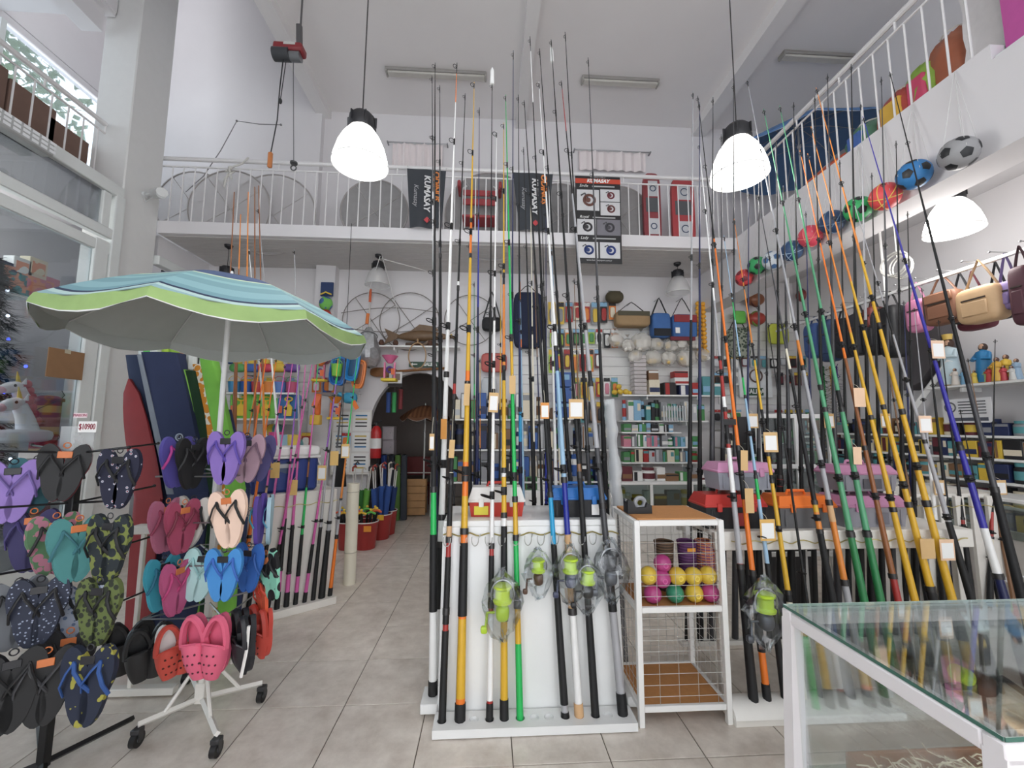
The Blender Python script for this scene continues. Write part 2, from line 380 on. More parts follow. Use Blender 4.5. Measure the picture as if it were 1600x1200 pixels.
struct('wall_left_back', MB().box((XL-.1, 6.0, 3.9), (.1, 1.0, .3)), WALL)
w3 = struct('window_3', MB().box((-6.02, 3.85, 4.945), (.14, 4.95, .08)), ALU)
for yy in (1.39, 2.5, 3.7, 4.9, 6.3): obj('frame', MB().box((-6.02, yy, 5.74), (.08, .06, 1.5)), ALU, w3)
obj('pane', MB().box((-6.03, 3.85, 5.74), (.008, 4.9, 1.49)), glass((240, 245, 248), .04), w3)
w4 = struct('added_window', MB().box((-6.05, 2.75, 3.56), (.1, 4.5, .08)), ALU)  # opening added in the outer wall to bring daylight into the window bay
for yy in (.53, 2.0, 3.5, 4.97): obj('frame', MB().box((-6.05, yy, 1.96), (.08, .06, 3.12)), ALU, w4)
obj('pane', MB().box((-6.06, 2.75, 1.96), (.008, 4.4, 3.1)), glass((238, 243, 246), .04), w4)
struct('trim_5', MB().box((-4.85, 1.1, 6.44), (.24, 7.4, .3)), WALL)
# railings
RAILM = m((226, 224, 224), .4, n=.01)
def railing(label, p0, p1, z0, z1, n):
    p0, p1 = V(p0), V(p1); t = thing('railing', label, 'railing', (p0.x, p0.y, z0))
    obj('handrail', MB().tube([(p0.x, p0.y, z1), (p1.x, p1.y, z1)], .028, 8), RAILM, t)
    obj('lower_rail', MB().tube([(p0.x, p0.y, z1-.11), (p1.x, p1.y, z1-.11)], .012, 6), RAILM, t)
    bm_ = mesh_of(MB().cyl((0, 0, 0), (0, 0, z1-.11-z0), .0085, n=6), 'baluster'); bm_.materials.append(RAILM)
    for k in range(n):
        q = p0.lerp(p1, (k+.5)/n); link_mesh('baluster', bm_, t, (q.x, q.y, z0))
    for k in range(0, n+1, max(1, n//5)):
        q = p0.lerp(p1, min(1, max(0, k/n))); obj('post', MB().cyl((q.x, q.y, z1-.11), (q.x, q.y, z1), .01, n=6), RAILM, t)
    return t
railing('white metal railing along the back mezzanine below the curtains', (-4.5, D1+.06, 0), (3.5, D1+.06, 0), ZS1, 5.12, 55)
railing('white metal railing climbing above the row of hanging balls', (XR+.05, 2.5, 0), (XR+.05, 5.4, 0), 4.22, 5.12, 20)
railing('white railing in front of brown boxes at upper left window', (-4.62, .8, 0), (-4.62, 4.85, 0), 4.28, 5.12, 24)
# ================================================================= ROD RACKS, RODS, REELS
PALC = {'K': (20, 20, 22), 'W': (238, 238, 236), 'Y': (222, 170, 28), 'O': (246, 118, 24), 'G': (22, 190, 84), 'B': (30, 44, 160), 'N': (26, 34, 84), 'C': (22, 158, 214),
        'S': (168, 168, 172), 'R': (176, 44, 40), 'P': (216, 92, 168), 'T': (214, 168, 118), 'A': (78, 160, 112), 'L': (170, 230, 30), 'D': (62, 62, 66), 'U': (52, 46, 168),
        'M': (146, 84, 40), 'E': (232, 224, 200), 'Q': (150, 190, 220), 'H': (38, 130, 70), 'I': (128, 90, 60), 'V': (150, 84, 190), 'F': (228, 130, 40)}
CNAME = {'K': 'black', 'W': 'white', 'Y': 'yellow', 'O': 'orange', 'G': 'bright green', 'B': 'blue', 'N': 'navy', 'C': 'cyan', 'S': 'silver', 'R': 'red', 'P': 'pink', 'T': 'tan', 'A': 'pale green', 'L': 'lime', 'D': 'dark grey', 'U': 'violet-blue', 'M': 'brown', 'E': 'cream', 'Q': 'light blue', 'H': 'dark green', 'I': 'dull brown', 'V': 'purple', 'F': 'amber'}
def pm(k): return m(PALC[k], .32 if k not in 'KT' else .6, n=.03)
ring_me = mesh_of(MB().torus((0, 0, 0), 1, .16, 12, 4), 'guide'); ring_me.materials.append(m((40, 40, 42), .3, .6))
foot_me = mesh_of(MB().tube([(0, 0, 0), (0, -1, .25)], [.18, .12], 4), 'guide_foot'); foot_me.materials.append(m((40, 40, 42), .3, .6))
FILM = glass((248, 250, 251), .05, .16)
def reel(parent, p, s, spool, body, bag=True, sd=-1):
    """spinning reel hanging in front of the rod at p, about 8 cm high, in a clear bag"""
    c = V(p)+V((sd*.012, -.062*s, 0))
    r = obj('reel', MB().tube([c+V((0, .062*s, .012)), c+V((0, .03*s, 0)), c+V((0, 0, -.012*s))], [.012*s, .010*s, .016*s], 8).sup(c+V((0, 0, -.03*s)), (.05*s, .05*s, .06*s), .7, .7, 12, 8), body, parent)
    obj('spool', MB().lathe([(0, -.03), (.033, -.03), (.035, -.022), (.027, -.016), (.027, .016), (.034, .022), (.034, .03), (0, .032)], c+V((0, -.004, .035*s)), 14, Matrix.Scale(s, 3)), spool, r)
    obj('bail', MB().tube([c+V((.042*s*math.cos(a), -.01, .035*s+.05*s*math.sin(a))) for a in [k*PI/8 for k in range(-1, 10)]], .0035*s, 5), STEEL, r)
    obj('crank', MB().tube([c+V((sd*.028*s, 0, -.03*s)), c+V((sd*.055*s, 0, -.03*s)), c+V((sd*.06*s, -.01, -.075*s))], .005*s, 6).sup(c+V((sd*.066*s, -.01, -.085*s)), (.026*s, .02*s, .026*s), .6, .6, 8, 6), body, r)
    if bag:
        rnd = random.Random(int(abs(c.x)*1000)); b = MB().sup(c+V((0, 0, -.005)), (.15*s, .11*s, .25*s), 1.45, .9, 16, 11)
        b.v = [(q[0]+rnd.uniform(-.013, .013)*s, q[1]+rnd.uniform(-.013, .013)*s, q[2]+rnd.uniform(-.01, .01)*s) for q in b.v]
        obj('plastic_bag', b, FILM, r, smooth=.35)
    return r
def price_tag(parent, p, w, h, mat=CARD, tilt=0.0, string=.12, sticker=True):
    p = V(p); R = RY(tilt); w *= 1.45; h *= 1.4
    dy_ = -.016-.17*(string+h); c = p+V((0, dy_, -string-h/2))
    t = obj('price_tag', MB().box(c, (w, .002, h), m=R), mat, parent, smooth=0)
    obj('string', MB().tube([p, p+V((0, dy_*.7, -string*.5)), p+V((0, dy_, -string))], .0012, 4), m((225, 215, 190), .8, n=0), t)
    if sticker: obj('sticker', MB().box(c+V((0, -.002, -.004)), (w*.8, .001, h*.72), m=R), PAPER, t, smooth=0)
    return t
RODN = {}
def rod(where, group, foot, tip, segs, w0, lean, guides=5, tip_r=.0022, ring=(.016, .006), label=None, tags=(), reel_at=None, thick=True, side=-1):
    """foot: point in the place; tip: pixel; the rod leans back from its foot by `lean` metres per metre of height"""
    foot = V(foot); d = ray(*tip)
    k = (foot.y+lean*(CAMZ-foot.z))/(d.y-lean*d.z)
    top = CAM+d*k
    ax_ = top-foot
    def t_of(py):
        lo, hi = 0.0, 1.0
        for _ in range(22):
            md = (lo+hi)/2
            if pj(foot+ax_*md)[1] > py: lo = md
            else: hi = md
        return (lo+hi)/2
    parts = []; t0 = 0.0
    for s_ in segs.split():
        t1 = min(1.0, t_of(float(s_[1:]))) if s_[1:] != '0' else 1.0
        if t1 > t0+.001: parts.append((t0, t1, s_[0])); t0 = t1
    if t0 < .999: parts.append((t0, 1.0, parts[-1][2]))
    ar = {}
    for a, b, c in parts: ar[c] = ar.get(c, 0)+b-a
    cs = sorted(ar, key=lambda c: -ar[c])[:3]
    nm = ' and '.join(CNAME[c] for c in cs[:2])
    if label is None:
        RODN[where] = RODN.get(where, 0)+1
        label = f"{nm} fishing rod, {where[0]}, {ORD[RODN[where]-1]} from {where[1]}"
    T = thing('fishing_rod', label, 'fishing rod', foot, group=group)
    r0 = ln(w0, foot)/2
    R = lambda t: r0*(1-t)**(1.2 if where in (FL, SL) else 1.5)+tip_r
    for i, (a, b, c) in enumerate(parts):
        g = 1.14 if (thick and c in 'KT' and b < .36) else 1.0
        n_ = 2 if b-a < .15 else 4
        obj('section', MB().tube([foot+ax_*(a+(b-a)*q/(n_-1)) for q in range(n_)], [R(a+(b-a)*q/(n_-1))*g for q in range(n_)], 9), pm(c), T)
        if i > 0 and .12 < a < .9 and (i % 2 == 0): obj('collar', MB().cyl(foot+ax_*(a-.004), foot+ax_*(a+.004), R(a)*1.3, n=9), m((60, 58, 58), .3, .5), T)
    dirn = ax_.normalized(); rotm = V((0, 0, 1)).rotation_difference(dirn).to_matrix()
    for q in range(guides):
        t = .3+.69*(q/(max(1, guides-1)))**.85 if guides > 1 else .98
        rr = ring[0]*(1-q/max(1, guides))+ring[1]
        sd = V((side*.75, -.66, 0))
        c = foot+ax_*t+sd*(rr*1.1+R(t))
        rm = RZ(math.atan2(sd.y, sd.x)+PI/2)
        link_mesh('guide', ring_me, T, c, rm @ RX(PI/2*.75), rr)
        obj('wrap', MB().cyl(foot+ax_*(t-.006), foot+ax_*(t+.006), R(t)*1.25+.0006, n=7).tube([foot+ax_*t, c], .0016, 4), BLACK, T)
    for tg in tags:
        ty, w, h = tg[:3]; p = foot+ax_*t_of(ty)
        price_tag(T, p+V((0, -R(t_of(ty))-.003, 0)), w, h, *(tg[3:]))
    if reel_at:
        for (py, s, spc, bc) in reel_at: reel(T, foot+ax_*t_of(py), s, spc, bc)
    return T, foot, ax_, t_of
LIME = m((190, 228, 40), .4, n=.03); RBLK = m((30, 31, 34), .35); RGRY = m((96, 100, 108), .3, .4)
# ---- centre rack
rk = thing('rod_rack', 'white slanted rod rack with drilled base board in the centre aisle', 'rack', (.25, 2.5, 0))
LACQ = m((232, 233, 232), .3, n=.015)
def front_board(mb, xa, xb, ya, yb, z0, z1, holes, r=.024):
    """flat board with recessed round holes along its middle"""
    mb.box(((xa+xb)/2, (ya+yb)/2, z0+(z1-z0)*.3), (xb-xa, yb-ya, (z1-z0)*.6)); yc = (ya+yb)/2; hs = sorted(holes); cur = xa; n = 16
    for h in hs:
        a, b = h-r*1.25, h+r*1.25
        mb.box(((cur+a)/2, yc, (z0+z1)/2+(z1-z0)*.3), (max(.002, a-cur), yb-ya, (z1-z0)*.4)); cur = b
        ring = [V((h+r*math.cos(2*PI*k/n), yc+r*math.sin(2*PI*k/n), z1)) for k in range(n)]
        def sqp(k):
            g = 2*PI*k/n; c, s = math.cos(g), math.sin(g); q = max(abs(c), abs(s)); return V((h+r*1.25*c/q, yc+(yb-ya)/2*s/q, z1))
        out = [sqp(k) for k in range(n)]; low = [V((p.x, p.y, z0+(z1-z0)*.6)) for p in ring]
        for k in range(n):
            k2 = (k+1) % n; mb.quad(out[k], out[k2], ring[k2], ring[k]); mb.quad(ring[k], ring[k2], low[k2], low[k])
        zq = z0+(z1-z0)*.6
        for s_ in (ya, yb): mb.quad((a, s_, zq), (b, s_, zq), (b, s_, z1), (a, s_, z1))
    mb.box(((cur+xb)/2, yc, (z0+z1)/2+(z1-z0)*.3), (max(.002, xb-cur), yb-ya, (z1-z0)*.4)); return mb
HX = [688, 717, 740, 765, 789, 815, 838, 862, 889, 912, 939, 960, 984]
FY = [PZ(x, 1141, .045).x for x in HX]
obj('base_board', front_board(MB(), -.262, .768, 2.195, 2.33, .005, .045, FY), LACQ, rk, smooth=0)
obj('front_panel', MB().add([(-.245, 2.34, .03), (.745, 2.34, .03), (.745, 2.44, .98), (-.245, 2.44, .98), (-.245, 2.365, .03), (.745, 2.365, .03), (.745, 2.465, .98), (-.245, 2.465, .98)],
    [(0, 1, 2, 3), (7, 6, 5, 4), (0, 4, 5, 1), (3, 2, 6, 7), (0, 3, 7, 4), (1, 5, 6, 2)]), LACQ, rk, smooth=0)
obj('top_board', MB().box((.25, 2.655, .975), (1.0, .45, .035), .004), LACQ, rk)
obj('back_panel', MB().box((.25, 2.87, .49), (.99, .02, .94)), LACQ, rk)
for sx in (-.245, .745): obj('side_panel', MB().add([(sx-.01, 2.35, .02), (sx-.01, 2.88, .02), (sx-.01, 2.88, .96), (sx-.01, 2.45, .96), (sx+.01, 2.35, .02), (sx+.01, 2.88, .02), (sx+.01, 2.88, .96), (sx+.01, 2.45, .96)], [(0, 1, 2, 3), (7, 6, 5, 4), (0, 4, 5, 1), (2, 6, 7, 3), (0, 3, 7, 4)]), LACQ, rk, smooth=0)
obj('side_base_board', MB().box((-.30, 2.42, .05), (.09, .16, .05), .004), LACQ, rk); obj('side_base_board', MB().box((.80, 2.42, .05), (.07, .16, .05), .004), LACQ, rk)
obj('back_base_board', MB().box((.25, 2.95, .05), (1.0, .13, .05), .004), LACQ, rk)
obj('hook_wire', MB().tube([(-.25+1.01*k/60, 2.425-.006*math.sin(k*1.3), .918+.008*math.sin(k*.9)) for k in range(61)], .0042, 5), GOLDW, rk)
for k, x in enumerate(FY):
    hx = x*.965-.012
    obj('hook', MB().tube([(hx+.02*math.cos(a)*1.0, 2.385, .90+.035*math.sin(a)) for a in [PI*.1*q-PI*1.15 for q in range(13)]]+[(hx+.03, 2.43, .918)], .003, 5), m((190, 190, 186), .3, .5), rk)
GC = 'rods in the centre rack'
SL = ('left side of centre rack', 'the front')
FL = ('front row of centre rack', 'the left')
def cr(fx, fy, tip, segs, w0, **k):
    f = PZ(fx, fy, .045)
    return rod(FL, GC, (f.x, 2.262, .022), tip, segs, w0, .16, **k)
TAGC = (.034, .06)
cr(688, 1144, (727, 146), 'K985 R975 K960 D965 R955 K870 R843 T822 K753 E738 K620 R600 K450 W440 K0', 9.5, tags=[(640, .022, .075, CARD, .05, .18, False)])
cr(717, 1144, (741, 128), 'K1098 O1090 Y966 O962 K848 O830 Y775 O748 O722 Y600 O580 Y400 O380 O345 Y0', 14.5, ring=(.02, .01), tags=[(596, .024, .095, CARD, .04, .02, False)])
cr(765, 1144, (776, 205), 'K1098 R1094 W955 R945 K868 R853 W640 R612 K608 W498 K480 W0', 9, ring=(.02, .012), tags=[(590, .04, .085, CARD, .05, .1)])
cr(789, 1143, (787, 192), 'K1092 Y965 K822 W805 Y745 W735 Y595 K575 F445 K430 Y0', 11.5, reel_at=[(932, 1.45, m((196, 226, 40), .35), m((178, 214, 36), .35))], ring=(.017, .008))
cr(815, 1143, (790, 148), 'K1132 G1005 Y945 K915 G840 Y785 G780 G590 Y530 G0', 10, tags=[(585, .026, .08, CARD, 0, .015, False)])
cr(889, 1140, (819, 157), 'K1112 S1100 K850 C773 K0', 10, guides=4, tags=[(610, .036, .07, m((230, 150, 70), .7), 0, .08)])
cr(912, 1140, (842, 128), 'T1098 W955 T910 K890 T835 B750 Q580 N545 W300 K290 W0', 12, reel_at=[(888, 1.25, LIME, m((60, 66, 96), .35))], ring=(.018, .009))
_r9 = cr(939, 1140, (861, 62), 'K935 K880 K850 K742 I725 K0', 10, reel_at=[(905, 1.2, LIME, RBLK)], tags=[(600, .062, .085, CARD, 0, .1)])
e_ = _r9[1]+_r9[2]; obj('tip_cap', MB().tube([e_-V((-.008, 0, .2)), e_-V((-.004, 0, .1)), e_-V((0, 0, .06))], [.014, .013, .004], 8), WHITE, _r9[0])
cr(984, 1138, (877, 126), 'K1082 S955 K845 D790 D700 S600 K580 S300 K205 R140 K0', 13, reel_at=[(882, 1.35, RBLK, RGRY)], ring=(.018, .008))
# the reel hung on the bare panel
rt = thing('bagged_reel', 'bagged lime and brown reel hanging alone on the white rack panel', 'reel', (.29, 2.36, .6))
reel(rt, PY(842, 888, 2.395), 1.1, LIME, m((92, 62, 44), .5))
# left side rods
SL = ('left side of centre rack', 'the front')
f = PZ(672, 1108, .07)
rod(SL, GC, (f.x, 2.42, .075), (680, 98), 'K1063 W955 K835 G765 K0', 12, .10, ring=(.018, .008), label='black rod with lime green and white lower half, left corner of centre rack', tags=[(652, .02, .07, CARD, 0, .1)])
rod(SL, GC, (f.x+.0, 2.56, .02), (714, 98), 'W950 K850 W812 K808 W590 K585 W540 W160 O115 K0', 13, .07, ring=(.02, .01), label='tall white rod with orange tip at left side of centre rack', tags=[(650, .026, .09, m((226, 150, 62), .7), 0, .02, False)])
rod(SL, GC, (f.x+.01, 2.74, .02), (687, 133), 'K950 K400 D0', 13, .05, label='plain black rod behind the lime based rod, left of centre rack')
rod(SL, GC, (f.x-.005, 2.66, .02), (675, 118), 'K950 N500 S300 D0', 9, .06, guides=6, label='thin slate blue rod with small guides, left edge of centre rack')
# back row (feet on the far board)
BK = ('back row of centre rack', 'the left')
for (bx, by), tip, segs, w in (
    ((735, 790), (733, 380), 'K600 D440 K0', 12), ((742, 800), (741, 440), 'K660 H620 G600 H0', 6), ((745, 790), (749, 168), 'N480 B340 N0', 8), ((751, 800), (750, 560), 'K700 F640 Y0', 4),
    ((764, 790), (769, 128), 'K630 W622 K0', 9), ((799, 790), (802, 79), 'K540 N0', 6.5), ((817, 800), (812, 395), 'Q690 Q545 O530 Q470 O440 Q0', 7), ((813, 790), (810, 148), 'N690 C640 N470 K0', 8),
    ((834, 790), (829, 300), 'K690 E520 K510 E0', 7), ((834, 800), (818, 230), 'K0', 8), ((845, 795), (835, 420), 'K620 N560 I0', 6), ((852, 795), (853, 330), 'B700 K640 N0', 6),
    ((862, 792), (828, 57), 'K760 K300 K160 W80 K0', 9.5), ((868, 795), (857, 260), 'W640 W450 K440 W0', 8), ((876, 795), (862, 390), 'E700 Q0', 9), ((893, 792), (843, 76), 'K640 K0', 8.5),
    ((906, 795), (897, 435), 'K640 I0', 9), ((922, 792), (883, 50), 'D640 K0', 8), ((946, 792), (919, 90), 'K660 K450 D0', 9.5), ((905, 800), (880, 330), 'I700 K580 S0', 6), ((780, 800), (783, 420), 'K640 Y0', 5), ((858, 800), (846, 300), 'D560 K0', 5)):
    p = PY(bx, by, 2.93); dd = PY(tip[0], tip[1], 2.6)
    foot = V((p.x+(p.x-dd.x)*(p.z-.08)/(dd.z-p.z), 3.0, .076))
    RT_ = rod(BK, GC, foot, tip, segs, w*1.1, -.07, guides=4, ring=(.013, .005))
    if tip == (769, 128): e_ = RT_[1]+RT_[2]; obj('tip_cap', MB().tube([e_-V((0, 0, .02)), e_+V((0, 0, .09)), e_+V((0, 0, .115))], [.015, .013, .002], 8), WHITE, RT_[0])
# reels on the back rods near the rack top
# ---- right rack: table on legs with gold hook wire and half-pipe base
t2 = thing('rod_table', 'long white rod table with half-pipe base at right', 'rack', (2.1, 2.55, 0))
BOARD = m((226, 222, 214), .5, n=.03)
obj('table_top', MB().box((2.14, 2.66, .905), (1.62, .5, .03), .004), BOARD, t2)
obj('apron', MB().box((2.14, 2.425, .855), (1.62, .03, .085), .004), BOARD, t2); obj('back_apron', MB().box((2.14, 2.9, .855), (1.62, .03, .085), .004), BOARD, t2)
for x in (1.38, 2.9):
    for y in (2.47, 2.86): obj('leg', MB().box((x, y, .445), (.05, .04, .89), .004), BOARD, t2)
hp = MB(); N = 10
arc = [(2.28+.085*math.cos(PI*k/N), .035+.062*math.sin(PI*k/N)) for k in range(N+1)]
vs = [(x, y, z) for x in (1.28, 3.5) for y, z in arc]
hp.add(vs, [(k, k+1, N+2+k, N+1+k) for k in range(N)]+[tuple(range(N, -1, -1)), tuple(range(N+1, 2*N+2))])
obj('half_pipe', hp, m((236, 234, 228), .35, n=.02), t2)
obj('pipe_support', MB().box((2.39, 2.30, .017), (2.22, .2, .034), .003), BOARD, t2)
obj('lower_bar', MB().box((2.2, 2.86, .09), (1.8, .07, .03), .003), BOARD, t2)
hk = MB().tube([(1.42+1.47*k/90, 2.395-.008*math.sin(k*.7), .862+.009*math.cos(k*.7)) for k in range(91)], .0035, 5)
obj('hook_wire', hk, GOLDW, t2)
GR = 'rods on the right rod table'
RF = ('front row of right table', 'the cage')
def rr_(fx, fy, tip, segs, w0, lab=None, **k):
    f = PZ(fx, fy, .09); return rod(RF, GR, (f.x, 2.262, .07), tip, segs, w0, .13, label=lab, **k)
QT = (.065, .085)
rr_(1191, 1108, (1092, 225), 'K940 K885 R880 S780 W700 R690 K660 R640 W620 R560 S470 W0', 12, tags=[(650, .055, .025, BLACK, 0, .02, False)])
rr_(1212, 1106, (1090, 150), 'K1068 O1018 K970 K895 O780 K700 O620 O370 K0', 10, reel_at=[(945, 1.5, LIME, RGRY)], tags=[(695, .03, .085, CARD, .05, .03, False), (750, .035, .1, CARD, 0, .04, False)])
rr_(1240, 1104, (1131, 368), 'K880 Q840 Q780 G745 K735 Q620 G590 K560 Q500 G470 Q0', 9, tags=[(800, .062, .085, m((226, 176, 90), .7), 0, .03)])
rr_(1268, 1102, (1147, 342), 'E940 K925 Y800 Y752 K742 Y710 K640 Y560 K540 F450 F0', 10, tags=[(670, .06, .085, CARD, 0, .02)])
rr_(1292, 1098, (1200, 505), 'K0', 6, guides=3)
rr_(1334, 1092, (1184, 305), 'K890 K830 F800 Y785 K700 K580 E545 D0', 12)
rr_(1358, 1090, (1167, 124), 'S940 S910 F815 T785 S700 S575 F532 S0', 11)
rr_(1380, 1086, (1193, 170), 'H990 H835 K828 A640 A610 K605 A0', 13, guides=4)
rr_(1404, 1084, (1218, 165), 'H990 H835 K828 A640 K610 A0', 13, guides=4, tags=[(690, .036, .075, m((236, 196, 160), .8), .03, .03, False)])
rr_(1428, 1080, (1250, 235), 'K1000 R900 M830 M700 M560 O0', 11, guides=4, tags=[(600, .05, .085, m((236, 196, 160), .8), 0, .03, False)])
rr_(1452, 1076, (1262, 240), 'S1040 K1000 Y800 K796 Y656 K652 Y520 F0', 12, guides=4)
rr_(1478, 1072, (1267, 198), 'Y1000 K920 Y793 K788 Y640 K636 Y440 F0', 12.5, guides=4, tags=[(835, .06, .08, CARD, 0, .01, False)])
rr_(1502, 1068, (1275, 137), 'Y1000 K960 Y792 K786 Y648 K643 Y515 K508 Y400 F0', 13, guides=4, tags=[(835, .062, .085, m((236, 196, 160), .8), 0, .012)])
rr_(1526, 1062, (1333, 312), 'K990 W960 K815 S690 S600 S520 K470 S0', 11, guides=4, tags=[(645, .058, .075, m((236, 200, 170), .8), 0, .02)])
rr_(1558, 1052, (1348, 182), 'K1000 N900 W825 U700 K690 U560 K550 U0', 13, guides=5, tags=[(530, .062, .085, m((236, 200, 170), .8), 0, .02)])
rr_(1566, 1046, (1390, 112), 'K960 K765 D600 K0', 12.5, guides=5)
RB = ('back row of right table', 'the cage')
rnd = random.Random(5)
btips = [(1083, 142), (1093, 160), (1114, 152), (1127, 210), (1146, 130), (1170, 300), (1186, 255), (1196, 400), (1213, 220), (1224, 290), (1240, 160), (1259, 330), (1273, 150), (1293, 115), (1312, 250), (1330, 100), (1345, 160), (1362, 270), (1377, 120), (1400, 220), (1418, 330)]
for k, tp in enumerate(btips):
    x = 1.36+k*.082
    dk = rnd.choice(['K700 D0', 'K0', 'K600 I0', 'K760 R745 K0', 'K500 S0', 'K640 N0', 'D0'])
    rod(RB, GR, (x, 2.86, .105), tp, 'I1018 '+dk, rnd.choice([8, 9, 10, 11, 13]), -.06, guides=3, ring=(.011, .004), tags=([(rnd.choice([640, 690, 560]), .05, .07, CARD, 0, .03)] if k in (5, 12, 17) else ()))
# ---- far right rack of boards
t3 = thing('rod_rack', 'white slatted rod rack standing behind the right table', 'rack', (3.6, 3.2, 0))
xs = [3.02+.135*k for k in range(8)]
for k, x in enumerate(xs): obj('board', MB().box((x, 3.10, .5), (.072, .03, 1.0), .004), BOARD, t3)
obj('back_panel', MB().box((3.5, 3.5, .5), (1.1, .02, .96)), BOARD, t3); obj('top_board', MB().box((3.5, 3.32, 1.0), (1.12, .42, .03), .004), BOARD, t3)
obj('base_board', MB().box((3.5, 3.06, .03), (1.12, .14, .06), .004), BOARD, t3)
obj('hook_wire', MB().tube([(2.98+1.1*k/50, 3.045-.006*math.sin(k*.8), .93+.008*math.cos(k*.8)) for k in range(51)], .0035, 5), GOLDW, t3)
RT = ('slatted rack at far right', 'the left')
for k, (segs, tp, w) in enumerate((('K880 K0', (1405, 520), 8), ('K850 N0', (1412, 470), 9), ('K800 I0', (1372, 480), 7), ('K860 W700 S0', (1428, 480), 9), ('K900 N850 K0', (1440, 450), 9), ('K830 R810 K0', (1466, 500), 8), ('K860 E840 R800 K0', (1555, 530), 7), ('K0', (1500, 640), 6), ('I0', (1512, 560), 6))):
    rod(RT, 'rods in the far right rack', (3.08+.125*k*.92, 3.04, .06), tp, segs, w, .06, guides=3, tags=([(745, .06, .08, CARD, 0, .02)] if k in (3, 6) else ()))
t4 = thing('rod_holder', 'plastic wrapped clear rod tube leaning behind the silver rod', 'tube', (.83, 2.8, .98))
bt = MB(); rnd = random.Random(3)
q0, q1 = PY(966, 800, 2.72), PY(951, 625, 2.74)
bt.tube([q0.lerp(q1, k/14)+V((rnd.uniform(-.006, .006), rnd.uniform(-.006, .006), 0)) for k in range(15)], [.038+rnd.uniform(-.008, .008) for k in range(15)], 10)
obj('bubble_wrap', bt, veil((226, 230, 232), .45, .25), t4); obj('rod_bundle', MB().tube([V((q0.x+.03, q0.y, .02)), q1-V((0, 0, .03))], .016, 8), m((120, 122, 126), .5), t4)
# ================================================================= BOXES ON THE RACKS, CAGE, GLASS CASE
def toolbox(label, c, d, body, lid, handle=None, hf=.64, stick=None, rz=0.0, latch=None, group=None):
    """c: base centre, d: (w, depth, h)"""
    w, dp, h = d; T = thing('tackle_box', label, 'tackle box', c, RZ(rz), group); L = dict(local=True)
    hb = h*hf
    obj('body', MB().add([(sx*(w/2-.012), sy*(dp/2-.01), 0) for sx, sy in ((-1, -1), (1, -1), (1, 1), (-1, 1))]+[(sx*w/2, sy*dp/2, hb) for sx, sy in ((-1, -1), (1, -1), (1, 1), (-1, 1))], [(3, 2, 1, 0), (4, 5, 6, 7), (0, 1, 5, 4), (1, 2, 6, 5), (2, 3, 7, 6), (3, 0, 4, 7)]), body, T, True)
    lm = MB().box((0, 0, hb+.008), (w+.014, dp+.014, .016), .004)
    lm.add([(sx*(w/2+.003), sy*(dp/2+.003), hb+.016) for sx, sy in ((-1, -1), (1, -1), (1, 1), (-1, 1))]+[(sx*(w/2-.018), sy*(dp/2-.025), h) for sx, sy in ((-1, -1), (1, -1), (1, 1), (-1, 1))], [(4, 5, 6, 7), (0, 1, 5, 4), (1, 2, 6, 5), (2, 3, 7, 6), (3, 0, 4, 7)])
    obj('lid', lm, lid, T, True)
    hd = obj('handle', MB().tube([(-w*.17, 0, h-.002), (-w*.15, 0, h+.022), (w*.15, 0, h+.022), (w*.17, 0, h-.002)], .009, 6), handle or lid, T, True)
    for sx in ((0,) if w < .24 else (-.28, .28)): obj('latch', MB().box((sx*w, -dp/2-.008, hb+.0), (.03, .012, .05), .003), latch or lid, T, True)
    for q in (-.4, .4): obj('rib', MB().box((q*w, -dp/2+.002, hb*.5), (.012, .01, hb*.8), .002), body, T, True)
    if stick: obj('sticker', MB().box((stick[1]*w, -dp/2-.0035, hb*.45), (stick[2], .002, hb*.6)), stick[0], T, True, 0)
    return T
def on_top(px, py, z): return PZ(px, py, z)
ZT = .9925
p = PZ(776, 808, ZT)
toolbox('white and red tackle box with yellow label on the centre rack', (p.x, p.y+.085, ZT), (.33, .16, .17), m((206, 52, 36), .4), m((228, 226, 222), .35), m((206, 48, 36), .4), .5, (m((222, 206, 50), .6), -.28, .085))
p = PZ(905, 809, ZT)
toolbox('blue lidded black tackle box on the centre rack', (p.x, p.y+.09, ZT), (.33, .17, .17), m((24, 26, 32), .4), m((26, 110, 196), .35), None, .6, (PAPER, .3, .045))
ZB = .92
for lab, px, py, d, bc, lc, st, dz in (
    ('black tackle box with red lid, lower box at left end of right table', 1152, 827, (.38, .2, .2), (26, 26, 30), (198, 46, 38), (m((150, 40, 40), .6), .05, .07), 0),
    ('orange translucent tackle box on the right table beside red lidded box', 1265, 826, (.36, .2, .19), (96, 96, 98), (246, 116, 34), None, 0),
    ('grey tackle box with pink lid, lower of two behind yellow rods', 1370, 824, (.42, .22, .185), (150, 150, 160), (206, 140, 180), (m((120, 120, 132), .6), .1, .08), 0),
    ('grey tackle box with pink lid, upper of two behind yellow rods', 1364, 822, (.38, .2, .16), (150, 150, 160), (206, 140, 180), (m((90, 90, 98), .6), .05, .12), .212),
    ('grey tackle box with pink lid standing on the red lidded box', 1170, 826, (.35, .18, .165), (150, 154, 166), (208, 142, 182), (m((120, 122, 130), .6), .05, .09), .228)):
    p = PZ(px, py, ZB)
    toolbox(lab, (p.x, max(p.y, 2.45)+d[1]/2, ZB+dz), d, m(bc, .4), m(lc, .35), None, stick=st)
